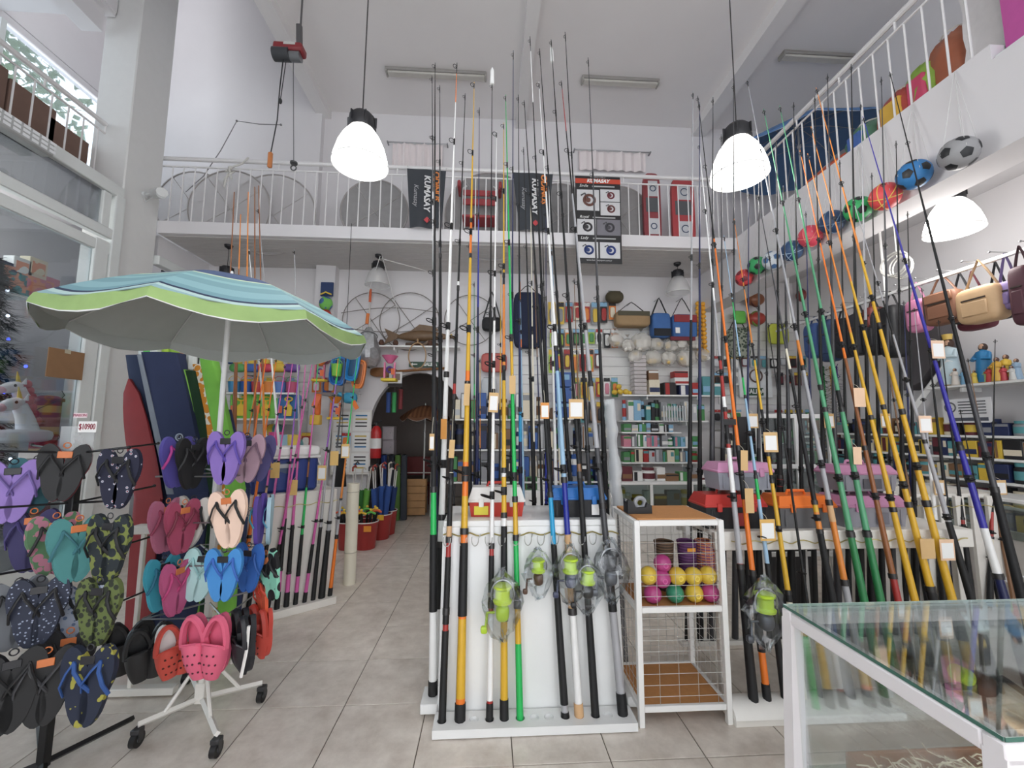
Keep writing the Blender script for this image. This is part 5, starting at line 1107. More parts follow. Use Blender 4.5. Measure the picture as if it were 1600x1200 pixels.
# bodyboards and chair on the mezzanine
def sled(label, x0, y0, x1, y1, col, Y):
    a, b = PY(x0, y0, Y), PY(x1, y1, Y); T = thing('bodyboard', label, 'bodyboard', ((a.x+b.x)/2, Y, ZS1)); cx2 = (a.x+b.x)/2; w = b.x-a.x; h = a.z-ZS1
    poly = [(cx2+w/2*math.copysign(abs(math.cos(t))**.5, math.cos(t)), ZS1+h/2+h/2*math.copysign(abs(math.sin(t))**.35, math.sin(t))) for t in [2*PI*k/28 for k in range(28)]]
    obj('deck', MB().prism(poly, Y-.03, Y+.03), m(col, .5), T)
    for z in (.78, .25): obj('graphic', MB().box((cx2+w*.05, Y-.034, ZS1+h*z), (w*.55, .006, h*.22), .004), m((206, 208, 212), .5), T); obj('mark', MB().torus((cx2+w*.05, Y-.038, ZS1+h*z), w*.16, .008, 16, 4), m((70, 90, 120), .5), T)
    obj('inset', MB().box((cx2-w*.02, Y-.033, ZS1+h*.55), (w*.7, .004, h*.2), .003), m((90, 92, 96), .5), T)
sled('dark grey and red bodyboard on back mezzanine, left of two', 1003, 272, 1033, 366, (150, 60, 66), 5.7); sled('red bodyboard with white emblems on back mezzanine, right of two', 1047, 278, 1086, 367, (186, 66, 70), 5.75)
p = PY(750, 305, 5.75); T = thing('stacked_chair', 'red plastic chair stored on the back mezzanine behind rods', 'chair', (p.x, 5.75, ZS1)); RC = m((170, 60, 66), .5); wv = ln(52, p)
obj('backrest', MB().box((p.x, 5.75, p.z+.03), (wv, .03, .09), .01).box((p.x, 5.75, p.z-.11), (wv, .03, .1), .01), RC, T)
for s_ in (-1, 1): obj('frame_tube', MB().tube([(p.x+s_*wv*.52, 5.75, ZS1), (p.x+s_*wv*.52, 5.76, p.z+.1), (p.x+s_*wv*.4, 5.77, p.z+.15)], .014, 6), m((214, 214, 214), .4), T); obj('armrest', MB().box((p.x+s_*wv*.6, 5.7, p.z+.06), (.05, .3, .1), .015), RC, T)
obj('seat', MB().box((p.x, 5.72, ZS1+.3), (wv, .3, .04), .01), RC, T)
T = thing('rope_coil', 'loose rope tied over the back handrail', 'rope', PY(355, 258, D1+.06)); 
pts = [PY(x, y, D1+.0) for x, y in ((388, 246), (378, 256), (360, 262), (352, 268), (366, 268), (352, 278), (350, 292), (356, 270), (362, 280), (358, 262))]
obj('rope', MB().tube(pts, .012, 6), m((206, 204, 198), .8), T); obj('knot', MB().sup(pts[2], (.06, .05, .05)), m((206, 204, 198), .8), T)
# left mezzanine boxes, heater, camera
CB = m((124, 96, 84), .85)
for k, (yy, hgt) in enumerate(((3.3, .86), (3.78, .74), (4.24, .68), (4.62, .58))):
    lab = ['tall brown carton at left behind the upper railing', 'brown carton second from left behind upper railing', 'brown carton third from left behind upper railing', 'small brown carton beside the column on upper floor'][k]
    T = thing('carton', lab, 'box', (-5.0, yy, 4.28), group='cartons on the left mezzanine'); obj('body', MB().box((-5.0, yy, 4.28+hgt/2), (.46, .44, hgt), .004), CB, T); obj('tape', MB().box((-5.0, yy, 4.281+hgt), (.465, .05, .003)), m((176, 150, 112), .5), T)
p = PX(22, 197, -4.26); T = thing('air_heater', 'grey vent grille unit mounted above the shop window', 'heater', p); 
obj('body', MB().box(p+V((0, -.25, -.02)), (.12, 1.1, .16), .02), m((176, 178, 178), .4), T)
for i in range(3):
    for j in range(14): obj('slot', MB().box((p.x+.061, p.y+.27-j*.075, p.z+.03-i*.042), (.004, .055, .026)), m((236, 238, 240), .3), T)
p = PX(245, 318, -4.33); T = thing('security_camera', 'white bullet security camera on the left column', 'security camera', p)
CWH = m((214, 216, 216), .35, n=.01); q = PX(228, 309, -4.345)
obj('mount', MB().cyl((XL+.001, q.y-.02, q.z+.03), (XL+.03, q.y-.02, q.z+.03), .035, n=14), CWH, T); obj('arm', MB().tube([(XL+.03, q.y-.02, q.z+.03), (XL+.1, q.y-.03, q.z+.03), (XL+.13, q.y-.05, q.z+.02)], .014, 6), CWH, T)
a = V((XL+.10, q.y+.02, q.z+.06)); b = a+V((.26, -.22, -.11)); obj('housing', MB().tube([a, b], .055, 12), CWH, T); obj('sun_shield', MB().tube([a+V((0, 0, .012)), b+V((.02, -.018, .008))], .06, 12, flat=.9), CWH, T); obj('lens', MB().tube([b, b+(b-a)*.04], .03, 12), BLACK, T); obj('cable', MB().tube([(XL+.02, q.y-.04, q.z), (XL+.06, q.y-.05, q.z-.08), (XL+.13, q.y-.06, q.z-.04), a+V((.05, -.05, -.05))], .004, 5), CWH, T)
# ================================================================= BACK WALL STOCK
CN = {'white': (226, 226, 224), 'black': (34, 34, 38), 'red': (178, 44, 42), 'blue': (50, 92, 168), 'navy': (36, 48, 92), 'green': (70, 140, 78), 'yellow': (222, 184, 52), 'orange': (232, 128, 48), 'teal': (80, 150, 156), 'grey': (140, 142, 146), 'silver': (190, 192, 196), 'brown': (134, 96, 64), 'cream': (226, 214, 188), 'pink': (214, 130, 150), 'purple': (110, 80, 150), 'sky blue': (130, 180, 214), 'lime': (160, 196, 60), 'maroon': (104, 40, 50)}
def cm(n, r=.5): return m(CN[n], r, n=.06)
BOXME = {}
def ubox(): 
    if 'b' not in BOXME: BOXME['b'] = MB().box((0, 0, .5), (1, 1, 1), .03)
    return BOXME['b']
def col_mesh(kind, cn):
    key = (kind, cn)
    if key in BOXME: return BOXME[key]
    if kind == 'box': mb = MB().box((0, 0, .5), (1, 1, 1), .03)
    elif kind == 'jar': mb = MB().lathe([(0, 0), (.46, 0), (.5, .05), (.5, .72), (.40, .80), (.40, .84)], n=14)
    elif kind == 'lid': mb = MB().lathe([(.43, .82), (.43, 1), (0, 1)], n=14)
    elif kind == 'label': mb = MB().box((0, -.505, .34), (.94, .012, .3))
    elif kind == 'label1': mb = MB().box((.18, -.505, .66), (.4, .012, .36))
    elif kind == 'label2': mb = MB().box((-.22, -.505, .5), (.34, .012, .9))
    elif kind == 'label3': mb = MB().box((0, -.505, .82), (.96, .012, .2))
    elif kind == 'wrap': mb = MB().lathe([(.505, .18), (.505, .6)], n=14)
    elif kind == 'card': mb = MB().box((0, 0, -.5), (1, .06, 1))
    elif kind == 'blister': mb = MB().sup((0, -.3, -.6), (.7, .6, .6), .5, .5, 10, 6)
    elif kind == 'header': mb = MB().box((0, -.04, -.12), (1, .06, .2))
    elif kind == 'hook': mb = MB().cyl((0, 0, 0), (0, 1, 0), .004, n=4)
    me = mesh_of(mb, kind); me.materials.append(cn if isinstance(cn, bpy.types.Material) else cm(cn)); BOXME[key] = me; return me
STK = {}
def shelf_item(kind, cn, c2, loc, d, where, group, rz=0.0):
    STK[where] = STK.get(where, 0)+1
    nm = {'box': 'carton', 'jar': 'jar'}[kind]
    T = thing(nm, f"{cn} {'box' if kind == 'box' else 'jar'} with {c2} label, {where}, {ORD[STK[where]-1]} from left", 'box' if kind == 'box' else 'jar', loc, RZ(rz), group)
    b = link_mesh('body', col_mesh(kind, cn), T, (0, 0, 0), sc=d, org=False)
    link_mesh('label', col_mesh(('label', 'label1', 'label2', 'label3')[(STK[where]*7+len(cn)) % 4] if kind == 'box' else 'wrap', c2), T, (0, 0, 0), sc=d, org=False)
    if kind == 'jar': link_mesh('lid', col_mesh('lid', c2), T, (0, 0, 0), sc=d, org=False)
    return T
def fill_row(where, group, x0, x1, y, z, hmin, hmax, wmin, wmax, dep, seed, cols, kinds='bbbj', axis='x', rz=0.0, gap=.012):
    rnd = random.Random(seed); x = x0; s_ = 1 if x1 > x0 else -1
    while True:
        w = rnd.uniform(wmin, wmax)
        if (x+s_*w-x1)*s_ > 0 or STK.get(where, 0) >= 30: break
        c, c2 = rnd.sample(sorted(set(cols)), 2); k = 'box' if rnd.choice(kinds) == 'b' else 'jar'; h = rnd.uniform(hmin, hmax)
        d = (w, dep if k == 'box' else w, h); q = x+s_*w/2
        loc = (q, y, z) if axis == 'x' else (y, q, z)
        shelf_item(k, c, c2, loc, d, where, group, rz); x += s_*(w+rnd.uniform(.004, gap))
def pack(where, group, p, w, h, cn, c2, nm='blister pack'):
    STK[where] = STK.get(where, 0)+1
    n_ = STK[where]-1
    T = thing('blister_pack', f"{cn} and {c2} {nm}, {where}, {ORD[n_ % 30]} from left", 'package', p, group=group)
    link_mesh('backing_card', col_mesh('card', cn), T, (0, 0, 0), sc=(w, .02, h), org=False); link_mesh('blister', col_mesh('blister', c2), T, (0, 0, 0), sc=(w, .035, h), org=False); link_mesh('header', col_mesh('header', rnd7.choice(['white', 'black', 'red', 'yellow', 'sky blue'])), T, (0, 0, 0), sc=(w, .024, h), org=False)
    link_mesh('hook', col_mesh('hook', 'silver'), T, (0, -.03, -.02), sc=(1, D2+.035-p[2-1], 1), org=False)
rnd7 = random.Random(11)
COLS = list(CN)
GP = 'blister packs on the back slat wall'
for r_, (py, x0, x1, st, h, cset) in enumerate(((472, 862, 968, 13.5, .36, ['orange', 'red', 'maroon', 'yellow', 'grey', 'black', 'cream']), (514, 864, 962, 12, .3, ['white', 'orange', 'green', 'black', 'lime', 'grey']), (546, 862, 940, 12, .36, ['orange', 'red', 'yellow', 'lime', 'white', 'maroon']), (590, 900, 966, 12, .36, ['yellow', 'green', 'red', 'orange', 'white', 'pink']), (628, 862, 962, 12.5, .34, ['grey', 'black', 'white', 'teal', 'brown']), (668, 856, 960, 12.5, .34, ['black', 'grey', 'white', 'red', 'cream', 'green']))):
    x = x0
    while x < x1:
        p = PY(x, py, 6.40); c, c2 = rnd7.sample(cset, 2); pack(f"{ORD[r_]} row of back slat wall", GP, p, ln(st*.82, p), h*rnd7.uniform(.8, 1.05), c, c2); x += st
# back shelves
def shelf(label, x0, x1, y, z, dep, mat=WHITE, n=2):
    T = thing('shelf', label, 'shelf', ((x0+x1)/2, y, z)); obj('board', MB().box(((x0+x1)/2, y, z-.012), (x1-x0, dep, .024), .003), mat, T)
    for k in range(n):
        x = x0+(x1-x0)*(k+.5)/n; obj('bracket', MB().box((x, (y-dep*.4+D2)/2, z-.05), (.02, D2-y+dep*.4, .05), .003), mat, T) if y > 5.9 else obj('upright', MB().box((x, y+dep*.4, z/2), (.03, .03, z-.03), .003), mat, T)
    return T
YS = 6.32
def zrow(py): return PY(1040, py, YS-.12).z
rows = [(617, 968, 1123, 'top back shelf'), (657, 968, 1100, 'second back shelf'), (675, 968, 1058, 'third back shelf'), (698, 968, 1092, 'fourth back shelf'), (722, 968, 1092, 'fifth back shelf')]
for k, (py, a, b, nm) in enumerate(rows):
    z = zrow(py); xa, xb = PY(a, py, YS).x, PY(b, py, YS).x
    shelf(f"white wall shelf of tackle stock, {nm} from above", xa, xb, YS, z, .28)
    hh = (.14, .33, .14, .19, .2)[k]
    if k == 0: continue
    fill_row(nm, 'stock on the back shelves', xa+.03, xb-.03, YS-.05, z, hh*.7, hh, .05, .12, .14, 20+k, ['white', 'black', 'red', 'grey', 'silver', 'green', 'sky blue', 'cream', 'teal'] if k != 3 else ['teal', 'sky blue', 'white', 'green', 'grey', 'pink'])
z1 = zrow(617)
for cn, c2, px, w, h, dz in (('cream', 'navy', 1020, .17, .24, 0), ('brown', 'white', 1019, .16, .15, .24), ('black', 'red', 1044, .2, .2, 0), ('red', 'black', 1062, .22, .1, .28), ('white', 'red', 1064, .26, .12, .16), ('navy', 'white', 1068, .2, .16, 0), ('red', 'sky blue', 1084, .12, .2, 0), ('teal', 'sky blue', 1102, .16, .3, 0), ('teal', 'white', 1117, .1, .2, 0)):
    p = PY(px, 612, YS); shelf_item('box', cn, c2, (p.x, YS, z1+dz), (w, .16, h), 'top back shelf', 'stock on the back shelves')
p = PY(998, 612, YS); T = thing('clear_box_stack', 'tall stack of clear plastic boxes on the top back shelf', 'boxes', (p.x, YS, z1))
for k in range(10): obj('box', MB().box((p.x, YS, z1+.04+k*.062), (.2, .18, .056), .006), veil((226, 218, 218), .6, .3), T)
p = PY(972, 614, YS-.05); T = thing('rubber_ducks', 'yellow rubber floats at the left of the top back shelf', 'floats', (p.x, YS-.05, z1))
for dx, dz, s_ in ((-.12, .04, .09), (-.03, .05, .1), (.06, .05, .1), (-.05, .13, .09), (.12, .03, .07)): obj('float', MB().sup((p.x+dx, YS-.05, z1+dz), (s_, s_, s_*.9), 1, 1, 12, 8), cm('yellow', .35), T)
# hanging film tubes
T = thing('bagged_tubes', 'bundle of clear bagged tubes hanging before the second back shelf', 'tubes', PY(1048, 650, 6.1))
for k in range(10): p = PY(1037+k*4.2, 634, 6.12); obj('tube', MB().cyl(p, p+V((0, 0, -.24)), .014, n=8), veil((216, 220, 222), .6, .25), T)
# glass counter at the back
c0, c1 = PY(952, 755, 5.6), PY(1140, 757, 5.6); T = thing('glass_counter', 'white framed glass counter below the back shelves', 'counter', ((c0.x+c1.x)/2, 5.75, 0)); zt_ = c0.z
obj('top_frame', MB().box(((c0.x+c1.x)/2, 5.75, zt_), (c1.x-c0.x, .42, .035), .005), WHITE, T); obj('base', MB().box(((c0.x+c1.x)/2, 5.77, .2), (c1.x-c0.x, .36, .4), .005), WHITE, T)
for k in range(4): x = c0.x+(c1.x-c0.x)*k/3; obj('post', MB().box((min(max(x, c0.x+.02), c1.x-.02), 5.56, zt_/2+.2), (.04, .03, zt_-.42)), WHITE, T)
obj('front_glass', MB().box(((c0.x+c1.x)/2, 5.55, zt_/2+.2), (c1.x-c0.x-.05, .006, zt_-.44)), glass((225, 235, 232), .1), T); obj('inner_shelf', MB().box(((c0.x+c1.x)/2, 5.77, .41), (c1.x-c0.x-.06, .3, .02)), WHITE, T)
fill_row('glass counter at back', 'stock in the back counter', c0.x+.06, c1.x-.06, 5.72, .42, .12, .28, .08, .22, .1, 31, ['green', 'brown', 'cream', 'white', 'yellow', 'grey'])
fill_row('counter top at back', 'stock on the back counter', c0.x+.04, c1.x-.1, 5.72, zt_+.018, .08, .2, .08, .2, .14, 33, ['brown', 'white', 'grey', 'green', 'black', 'maroon'])
# bags
def bag(name, label, cat, p, w, h, d, mat, mat2=None, strap=None, top=None, sh=.25, group=None, e=.35):
    """p: top centre of the body; hangs from a hook above"""
    p = V(p); T = thing(name, label, cat, p-V((0, 0, h)), group=group)
    obj('body', MB().sup(p-V((0, 0, h/2)), (w, d, h), e, e, 20, 12), mat, T)
    if mat2: obj('panel', MB().box(p-V((0, d*.5, h*(.8 if not top else .2))), (w*.92, .012, h*.3), .004), mat2, T)
    if strap: obj('strap', MB().tube([p+V((-w*.42, 0, -h*.06)), p+V((-w*.1, 0, sh*.8)), p+V((0, 0, sh)), p+V((w*.1, 0, sh*.8)), p+V((w*.42, 0, -h*.06))], .012, 6, flat=.5), strap, T)
    obj('zip', MB().box(p-V((0, 0, -.002)), (w*.7, .012, .008)), BLACK, T)
    obj('wall_hook', MB().cyl((p.x, p.y-.03, p.z+(sh if strap else -.02)), (p.x, D2, p.z+(sh if strap else -.02)), .005, n=5), STEEL, T)
    return T
def bag_px(name, label, cat, x0, y0, x1, y1, Y, d, mat, X=None, **k):
    a = PY(x0, y0, Y) if X is None else PX(x0, y0, X); b = PY(x1, y1, Y) if X is None else PX(x1, y1, X); return bag(name, label, cat, ((a.x+b.x)/2, (a.y+b.y)/2, a.z), abs(b.x-a.x), a.z-b.z, d, mat, **k)
LB = m((60, 104, 168), .8); 
T = bag_px('cooler_bag', 'blue cooler bag with black base hanging on back wall', 'bag', 1016, 490, 1046, 529, 6.3, .2, LB, strap=BLACK, sh=.26, mat2=m((36, 38, 44), .8), group='cooler bags')
T = bag_px('cooler_bag', 'red and blue cooler bag with white tag on back wall', 'bag', 1047, 492, 1087, 531, 6.3, .2, LB, strap=BLACK, sh=.28, mat2=m((150, 48, 54), .8), top=True, group='cooler bags')
q = PY(1059, 516, 6.17); obj('tag', MB().box(q, (.07, .004, .09)), PAPER, T); obj('base_band', MB().box(PY(1067, 529, 6.19), (.4, .02, .06)), m((120, 44, 56), .8), T)
bag_px('duffel_bag', 'tan and olive fishing duffel bag on back wall', 'bag', 960, 487, 1014, 512, 6.3, .22, m((160, 130, 92), .85, bump=.2), strap=BLACK, sh=.16, mat2=m((84, 80, 62), .8), top=True)
bag_px('cap', 'olive and tan cap hanging high on the slat wall', 'cap', 946, 455, 974, 474, 6.35, .2, m((84, 76, 56), .85), e=.8)
bag_px('shoulder_bag', 'small black shoulder bag hanging between rods on back wall', 'bag', 753, 496, 784, 518, 6.35, .14, m((28, 28, 32), .7), strap=BLACK, sh=.42, e=.5)
bag_px('rod_bag', 'large navy fabric bag hanging behind the centre rods', 'bag', 802, 457, 848, 545, 6.3, .16, m((30, 38, 66), .85, bump=.2), strap=BLACK, sh=.12)
bag_px('rain_suit', 'red packed rain suit hanging behind the white rod', 'package', 752, 552, 792, 582, 6.35, .08, m((190, 84, 78), .5))
bag_px('hanging_bag', 'grey plastic bag hanging behind the white rods', 'bag', 752, 590, 776, 640, 6.35, .1, m((190, 194, 198), .5))
# orange net of floats
p0 = PY(1094, 470, 6.33); T = thing('float_string', 'hanging string of yellow orange floats beside the cooler bags', 'floats', p0-V((0, 0, .8)))
for k in range(12):
    for s_ in (-1, 1): obj('float', MB().sup(p0+V((s_*.045, .01*s_, -.05-k*.07)), (.088, .088, .075), 1, 1, 10, 7), m((240, 170, 40), .4), T)
obj('cord', MB().cyl(p0+V((0, 0, .06)), p0-V((0, 0, .9)), .006, n=5), BLACK, T)
# bags of white floats
GF = 'clear bags of white floats'; rf = random.Random(6)
for k, (px, py, s_) in enumerate(((962, 531, .22), (981, 540, .2), (1002, 535, .3), (1025, 538, .2), (1047, 540, .2), (1064, 538, .2), (1085, 535, .2), (992, 557, .2), (1020, 559, .24), (1044, 560, .22), (1072, 560, .27), (1098, 555, .2))):
    p = PY(px, py, 6.27); T = thing('float_bag', f"clear bag of white floats on back wall, {'upper' if py < 550 else 'lower'} row, {ORD[k if k < 7 else k-7]} from left", 'bag', p-V((0, 0, s_/2)), group=GF)
    for q in range(7): o_ = V((rf.uniform(-.34, .34)*s_, rf.uniform(-.2, .2)*s_, rf.uniform(-.3, .26)*s_)); obj('float', MB().sup(p+o_, (s_*.34,)*3, 1, 1, 10, 6), rf.choice([m((236, 232, 224), .4), m((230, 226, 218), .4), m((236, 232, 224), .4), m((226, 190, 110), .4)]), T)
    b = MB().sup(p, (s_*1.1, s_*.8, s_), .9, .8, 14, 9); b.v = [(x+rf.uniform(-.01, .01), y+rf.uniform(-.01, .01), z+rf.uniform(-.01, .01)) for x, y, z in b.v]; obj('plastic', b, veil((228, 224, 216), .38, .25), T, smooth=.4)
    obj('knot', MB().lathe([(.035, 0), (.012, .05), (.05, .1)], p+V((0, 0, s_*.45)), 8), FILM, T)
# fish on shelf, oar, exit sign, hoop nets
xa, xb = PY(584, 541, 6.36).x, -.45; shelf('long white shelf above the arch carrying the fish', xa, xb, 6.36, PY(640, 541, 6.3).z, .26); zf = PY(640, 541, 6.3).z
fc = PY(660, 527, 6.36); FM = m((112, 84, 56), .45, n=.15, sc=18); T = thing('mounted_fish', 'brown mounted fish lying on the shelf over the arch', 'fish', (fc.x, 6.36, zf)); L_ = ln(108, fc)
fb = MB(); vs = []; nR = 14
for i in range(nR):
    t = i/(nR-1); x = fc.x-L_*.36+L_*.86*t; hh = .5*L_*(.055+.20*math.sin(PI*min(1, t*1.05)**.75)**1.1)*.62; cz = zf+.05+.11+.02*math.sin(PI*t)
    for j in range(12): a = 2*PI*j/12; vs.append((x, 6.36+hh*.62*math.cos(a), cz+hh*math.sin(a)))
fb.add(vs, [(i*12+j, i*12+(j+1) % 12, (i+1)*12+(j+1) % 12, (i+1)*12+j) for i in range(nR-1) for j in range(12)]+[tuple(range(11, -1, -1)), tuple((nR-1)*12+j for j in range(12))]); obj('body', fb, FM, T)
x0 = fc.x-L_*.36; cz = zf+.16; obj('tail', MB().prism([(x0+.03, cz-.02), (x0-.2, cz-.12), (x0-.14, cz), (x0-.2, cz+.13), (x0+.03, cz+.03)], 6.355, 6.37), FM, T); obj('dorsal_fin', MB().prism([(fc.x-.2, cz+.08), (fc.x-.05, cz+.2), (fc.x+.2, cz+.17), (fc.x+.25, cz+.1)], 6.355, 6.367), FM, T); obj('lower_fin', MB().prism([(fc.x+.1, cz-.06), (fc.x-.02, cz-.15), (fc.x+.16, cz-.1)], 6.30, 6.31), FM, T)
obj('eye', MB().sup((fc.x+L_*.42, 6.30, cz+.03), (.03, .02, .03), 1, 1, 10, 6), m((220, 190, 90), .2), T); obj('stand', MB().box((fc.x, 6.36, zf+.03), (.5, .1, .06), .01), m((80, 56, 40), .6), T)
for k, px in enumerate((596, 618, 652, 672)):
    p = PY(px, 537, 6.27); T = thing('gourd', f"small brown gourd on the fish shelf, {ORD[k]} from left", 'ornament', (p.x, 6.27, zf), group='gourds on the shelf'); obj('bowl', MB().lathe([(0, 0), (.03, .005), (.045, .04), (.03, .075), (.022, .085)], (p.x, 6.27, zf), 12), m((92, 60, 44), .5), T); obj('rim', MB().torus((p.x, 6.27, zf+.085), .023, .005, 12, 4, RX(PI/2)), STEEL, T)
p = PY(652, 556, 6.2); T = thing('cord_wreath', 'oval tan cord loop hanging from the fish shelf', 'wreath', p); obj('loop', MB().tube([p+V((.13*math.cos(a), 0, .2*math.sin(a))) for a in [2*PI*k/24 for k in range(24)]], .01, 5, closed=True), m((176, 140, 100), .8), T); obj('tie', MB().cyl(p+V((0, 0, .2)), p+V((0, 0, .26)), .012, n=6), m((176, 140, 100), .8), T)
a, b = PY(577, 583, 6.43), PY(700, 575, 6.43); T = thing('wooden_oar', 'varnished wooden oar fixed above the arch', 'oar', a); WO = m((140, 92, 50), .4, n=.1); obj('blade', MB().sup(a.lerp(b, .18), (.42, .03, .15), .6, .6, 16, 8), WO, T); obj('shaft', MB().cyl(a.lerp(b, .3), b, .02, n=8), WO, T)
def exit_sign(label, x0, y0, x1, y1, Y, txt='SALIDA', arrow=True):
    a, b = PY(x0, y0, Y), PY(x1, y1, Y); T = thing('exit_sign', label, 'sign', (a+b)/2); c = (a+b)/2; w, h = b.x-a.x, a.z-b.z
    obj('panel', MB().box(c, (w, .012, h), .002), m((34, 76, 54), .5), T); text(txt, c+V((w*.16 if arrow else 0, -.009, 0)), h*.85, PAPER, T, FRONT, sx=.85, bold=.003)
    if arrow: obj('arrow', MB().prism([(c.x-w*.46, c.z), (c.x-w*.38, c.z+h*.28), (c.x-w*.38, c.z+h*.1), (c.x-w*.24, c.z+h*.1), (c.x-w*.24, c.z-h*.1), (c.x-w*.38, c.z-h*.1), (c.x-w*.38, c.z-h*.28)], c.y-.01, c.y-.006), PAPER, T)
exit_sign('green SALIDA sign with arrow above the arch', 639, 565, 690, 574, 6.42); exit_sign('green SALIDA sign on white panel behind the right rods', 1168, 606, 1193, 618, 6.382, arrow=False)
TW = m((120, 112, 106), .5)
hoop('thin wire hoop net on back wall under the left lamp', 580, 500, 44, 6.42, TW, None, .007); hoop('second thin wire hoop net on back wall', 640, 502, 46, 6.44, TW, None, .007); hoop('thin wire hoop net partly behind the black rods', 735, 500, 40, 6.43, TW, None, .007)
T = thing('ring_net', 'flattened wire fish keeper net lying across the hoops', 'net', PY(600, 495, 6.34)); 
for y_, f_ in ((489, -1), (511, 1)): obj('wire', MB().tube([PY(533+155*k/16, y_+f_*8*math.sin(PI*k/16), 6.38) for k in range(17)], .006, 4), TW, T)
obj('rod', MB().tube([PY(578, 455, 6.36), PY(577, 530, 6.36)], .012, 6), m((210, 206, 200), .5), T); obj('grip', MB().tube([PY(579, 452, 6.36), PY(578, 472, 6.36)], .02, 8), m((232, 100, 50), .5), T); obj('grip', MB().tube([PY(575, 490, 6.34), PY(573, 506, 6.34)], .025, 8), m((236, 120, 40), .5), T)
rf = random.Random(9); sb2 = PY(576, 545, 6.2); b = MB().lathe([(.03, .32), (.1, .22), (.16, 0), (.18, -.16), (.12, -.26), (.02, -.28)], sb2, 16); b.v = [(x+rf.uniform(-.02, .02), y+rf.uniform(-.02, .02), z+rf.uniform(-.02, .02)) for x, y, z in b.v]
T = thing('keep_net', 'silver mesh keep nets bunched on the back wall', 'net', sb2-V((0, 0, .28))); obj('mesh', b, m((176, 178, 180), .35, .6, n=.2, sc=30), T, smooth=.3); obj('ring', MB().torus(sb2+V((0, 0, .2)), .12, .008, 18, 5, RX(1.2)), STEEL, T)
# white wire strings from ceiling
T = thing('white_string', 'white cords strung from the mezzanine to the back wall', 'cord', PY(595, 400, 5.9))
for pts in (((596, 378), (597, 400), (622, 490)), ((600, 405), (655, 420), (690, 432)), ((594, 400), (575, 460))): obj('cord', MB().tube([PY(x, y, 5.75+.1*k) for k, (x, y) in enumerate(pts)], .005, 4), m((214, 212, 210), .7), T)
# ================================================================= TOY WALL, ARCH, BUCKETS
TG = 'beach toys on the left wall'
for py, x0, x1, lab in ((614, 352, 468, 'upper white toy shelf on the left back wall'), (654, 345, 468, 'lower white toy shelf on the left back wall')):
    z = PY(410, py, 5.9).z; shelf(lab, PY(x0, py, 5.95).x, PY(x1, py, 5.95).x, 5.95, z, .34)
ZU, ZL = PY(410, 614, 5.9).z, PY(410, 654, 5.9).z
def bucket(label, p, r, h, col, rim=None, handle=True, group=None, cat='bucket', open_=True, hm=None):
    p = V(p); T = thing('bucket', label, cat, p, group=group); obj('pail', MB().lathe([(.0, .003), (r*.78, 0), (r*.8, .01), (r, h), (r*.95, h), (r*.76, .02), (0, .02)], p, 20), m(col, .4, n=.03), T)
    obj('rim', MB().torus(p+V((0, 0, h)), r*1.0, r*.05, 22, 5, RX(PI/2)), m(rim or col, .4), T)
    if handle: obj('handle', MB().tube([p+V((r*math.cos(a), -r*.3*math.sin(a), h+r*.9*math.sin(a)*(1 if handle == 1 else -.5))) for a in [PI*k/10 for k in range(11)]], r*.045, 5), hm or m(rim or col, .4), T)
    return T
def tray(label, px, py, col, shov):
    p = PY(px, py, 5.9); p.z = ZL; T = thing('sand_toy_set', label, 'toy', p, group=TG); w, h = .29, .33; R_ = RX(-.15)
    out = [(x*w/2, z*h/2) for x, z in ((-.8, 1), (.8, 1), (1, .8), (.9, -.9), (.8, -1), (-.8, -1), (-.9, -.9), (-1, .8))]
    c = p+V((0, .02, h/2+.012))
    obj('tray', MB().prism(out, -.01, .03).xf(Matrix.Translation(c)), m(col, .4), T); obj('tray_rim', MB().tube([V((x, -.02, z))+c for x, z in out], .014, 6, closed=True), m(col, .4), T)
    sc = m(shov, .4); obj('shovel_blade', MB().prism([(-.05, -.14), (.05, -.14), (.055, -.02), (.02, .02), (-.02, .02), (-.055, -.02)], -.045, -.025).xf(Matrix.Translation(c)), sc, T); obj('shovel_handle', MB().tube([c+V((0, -.035, .02)), c+V((0, -.035, .07))], .014, 6).tube([c+V((.05*math.cos(a), -.035, .095+.028*math.sin(a))) for a in [2*PI*k/12 for k in range(12)]], .011, 5, closed=True), sc, T)
    obj('tag', MB().box(c+V((-.1, -.05, -.05)), (.05, .003, .1)), m((240, 110, 70), .6), T)
tray('green sand tray with yellow shovel at left of lower toy shelf', 377, 640, (110, 196, 70), (236, 196, 50)); tray('lime sand tray with yellow shovel, middle of lower toy shelf', 416, 640, (120, 200, 80), (236, 196, 50)); tray('blue sand tray with yellow shovel on lower toy shelf', 451, 640, (60, 120, 186), (236, 200, 60))
for k, (px, c, c2, nm) in enumerate(((366, (60, 140, 190), (230, 200, 60), 'blue'), (385, (40, 90, 170), (220, 70, 60), 'navy'), (402, (196, 60, 60), (90, 160, 200), 'red'), (420, (230, 130, 50), (240, 210, 70), 'orange'), (437, (90, 130, 200), (220, 80, 120), 'light blue'), (456, (200, 80, 120), (90, 190, 110), 'pink'))):
    p = PY(px, 614, 5.92); p.z = ZU; bucket(f"{nm} toy bucket with handle on the upper toy shelf", p, .085, .16, c, c2, 1, TG)
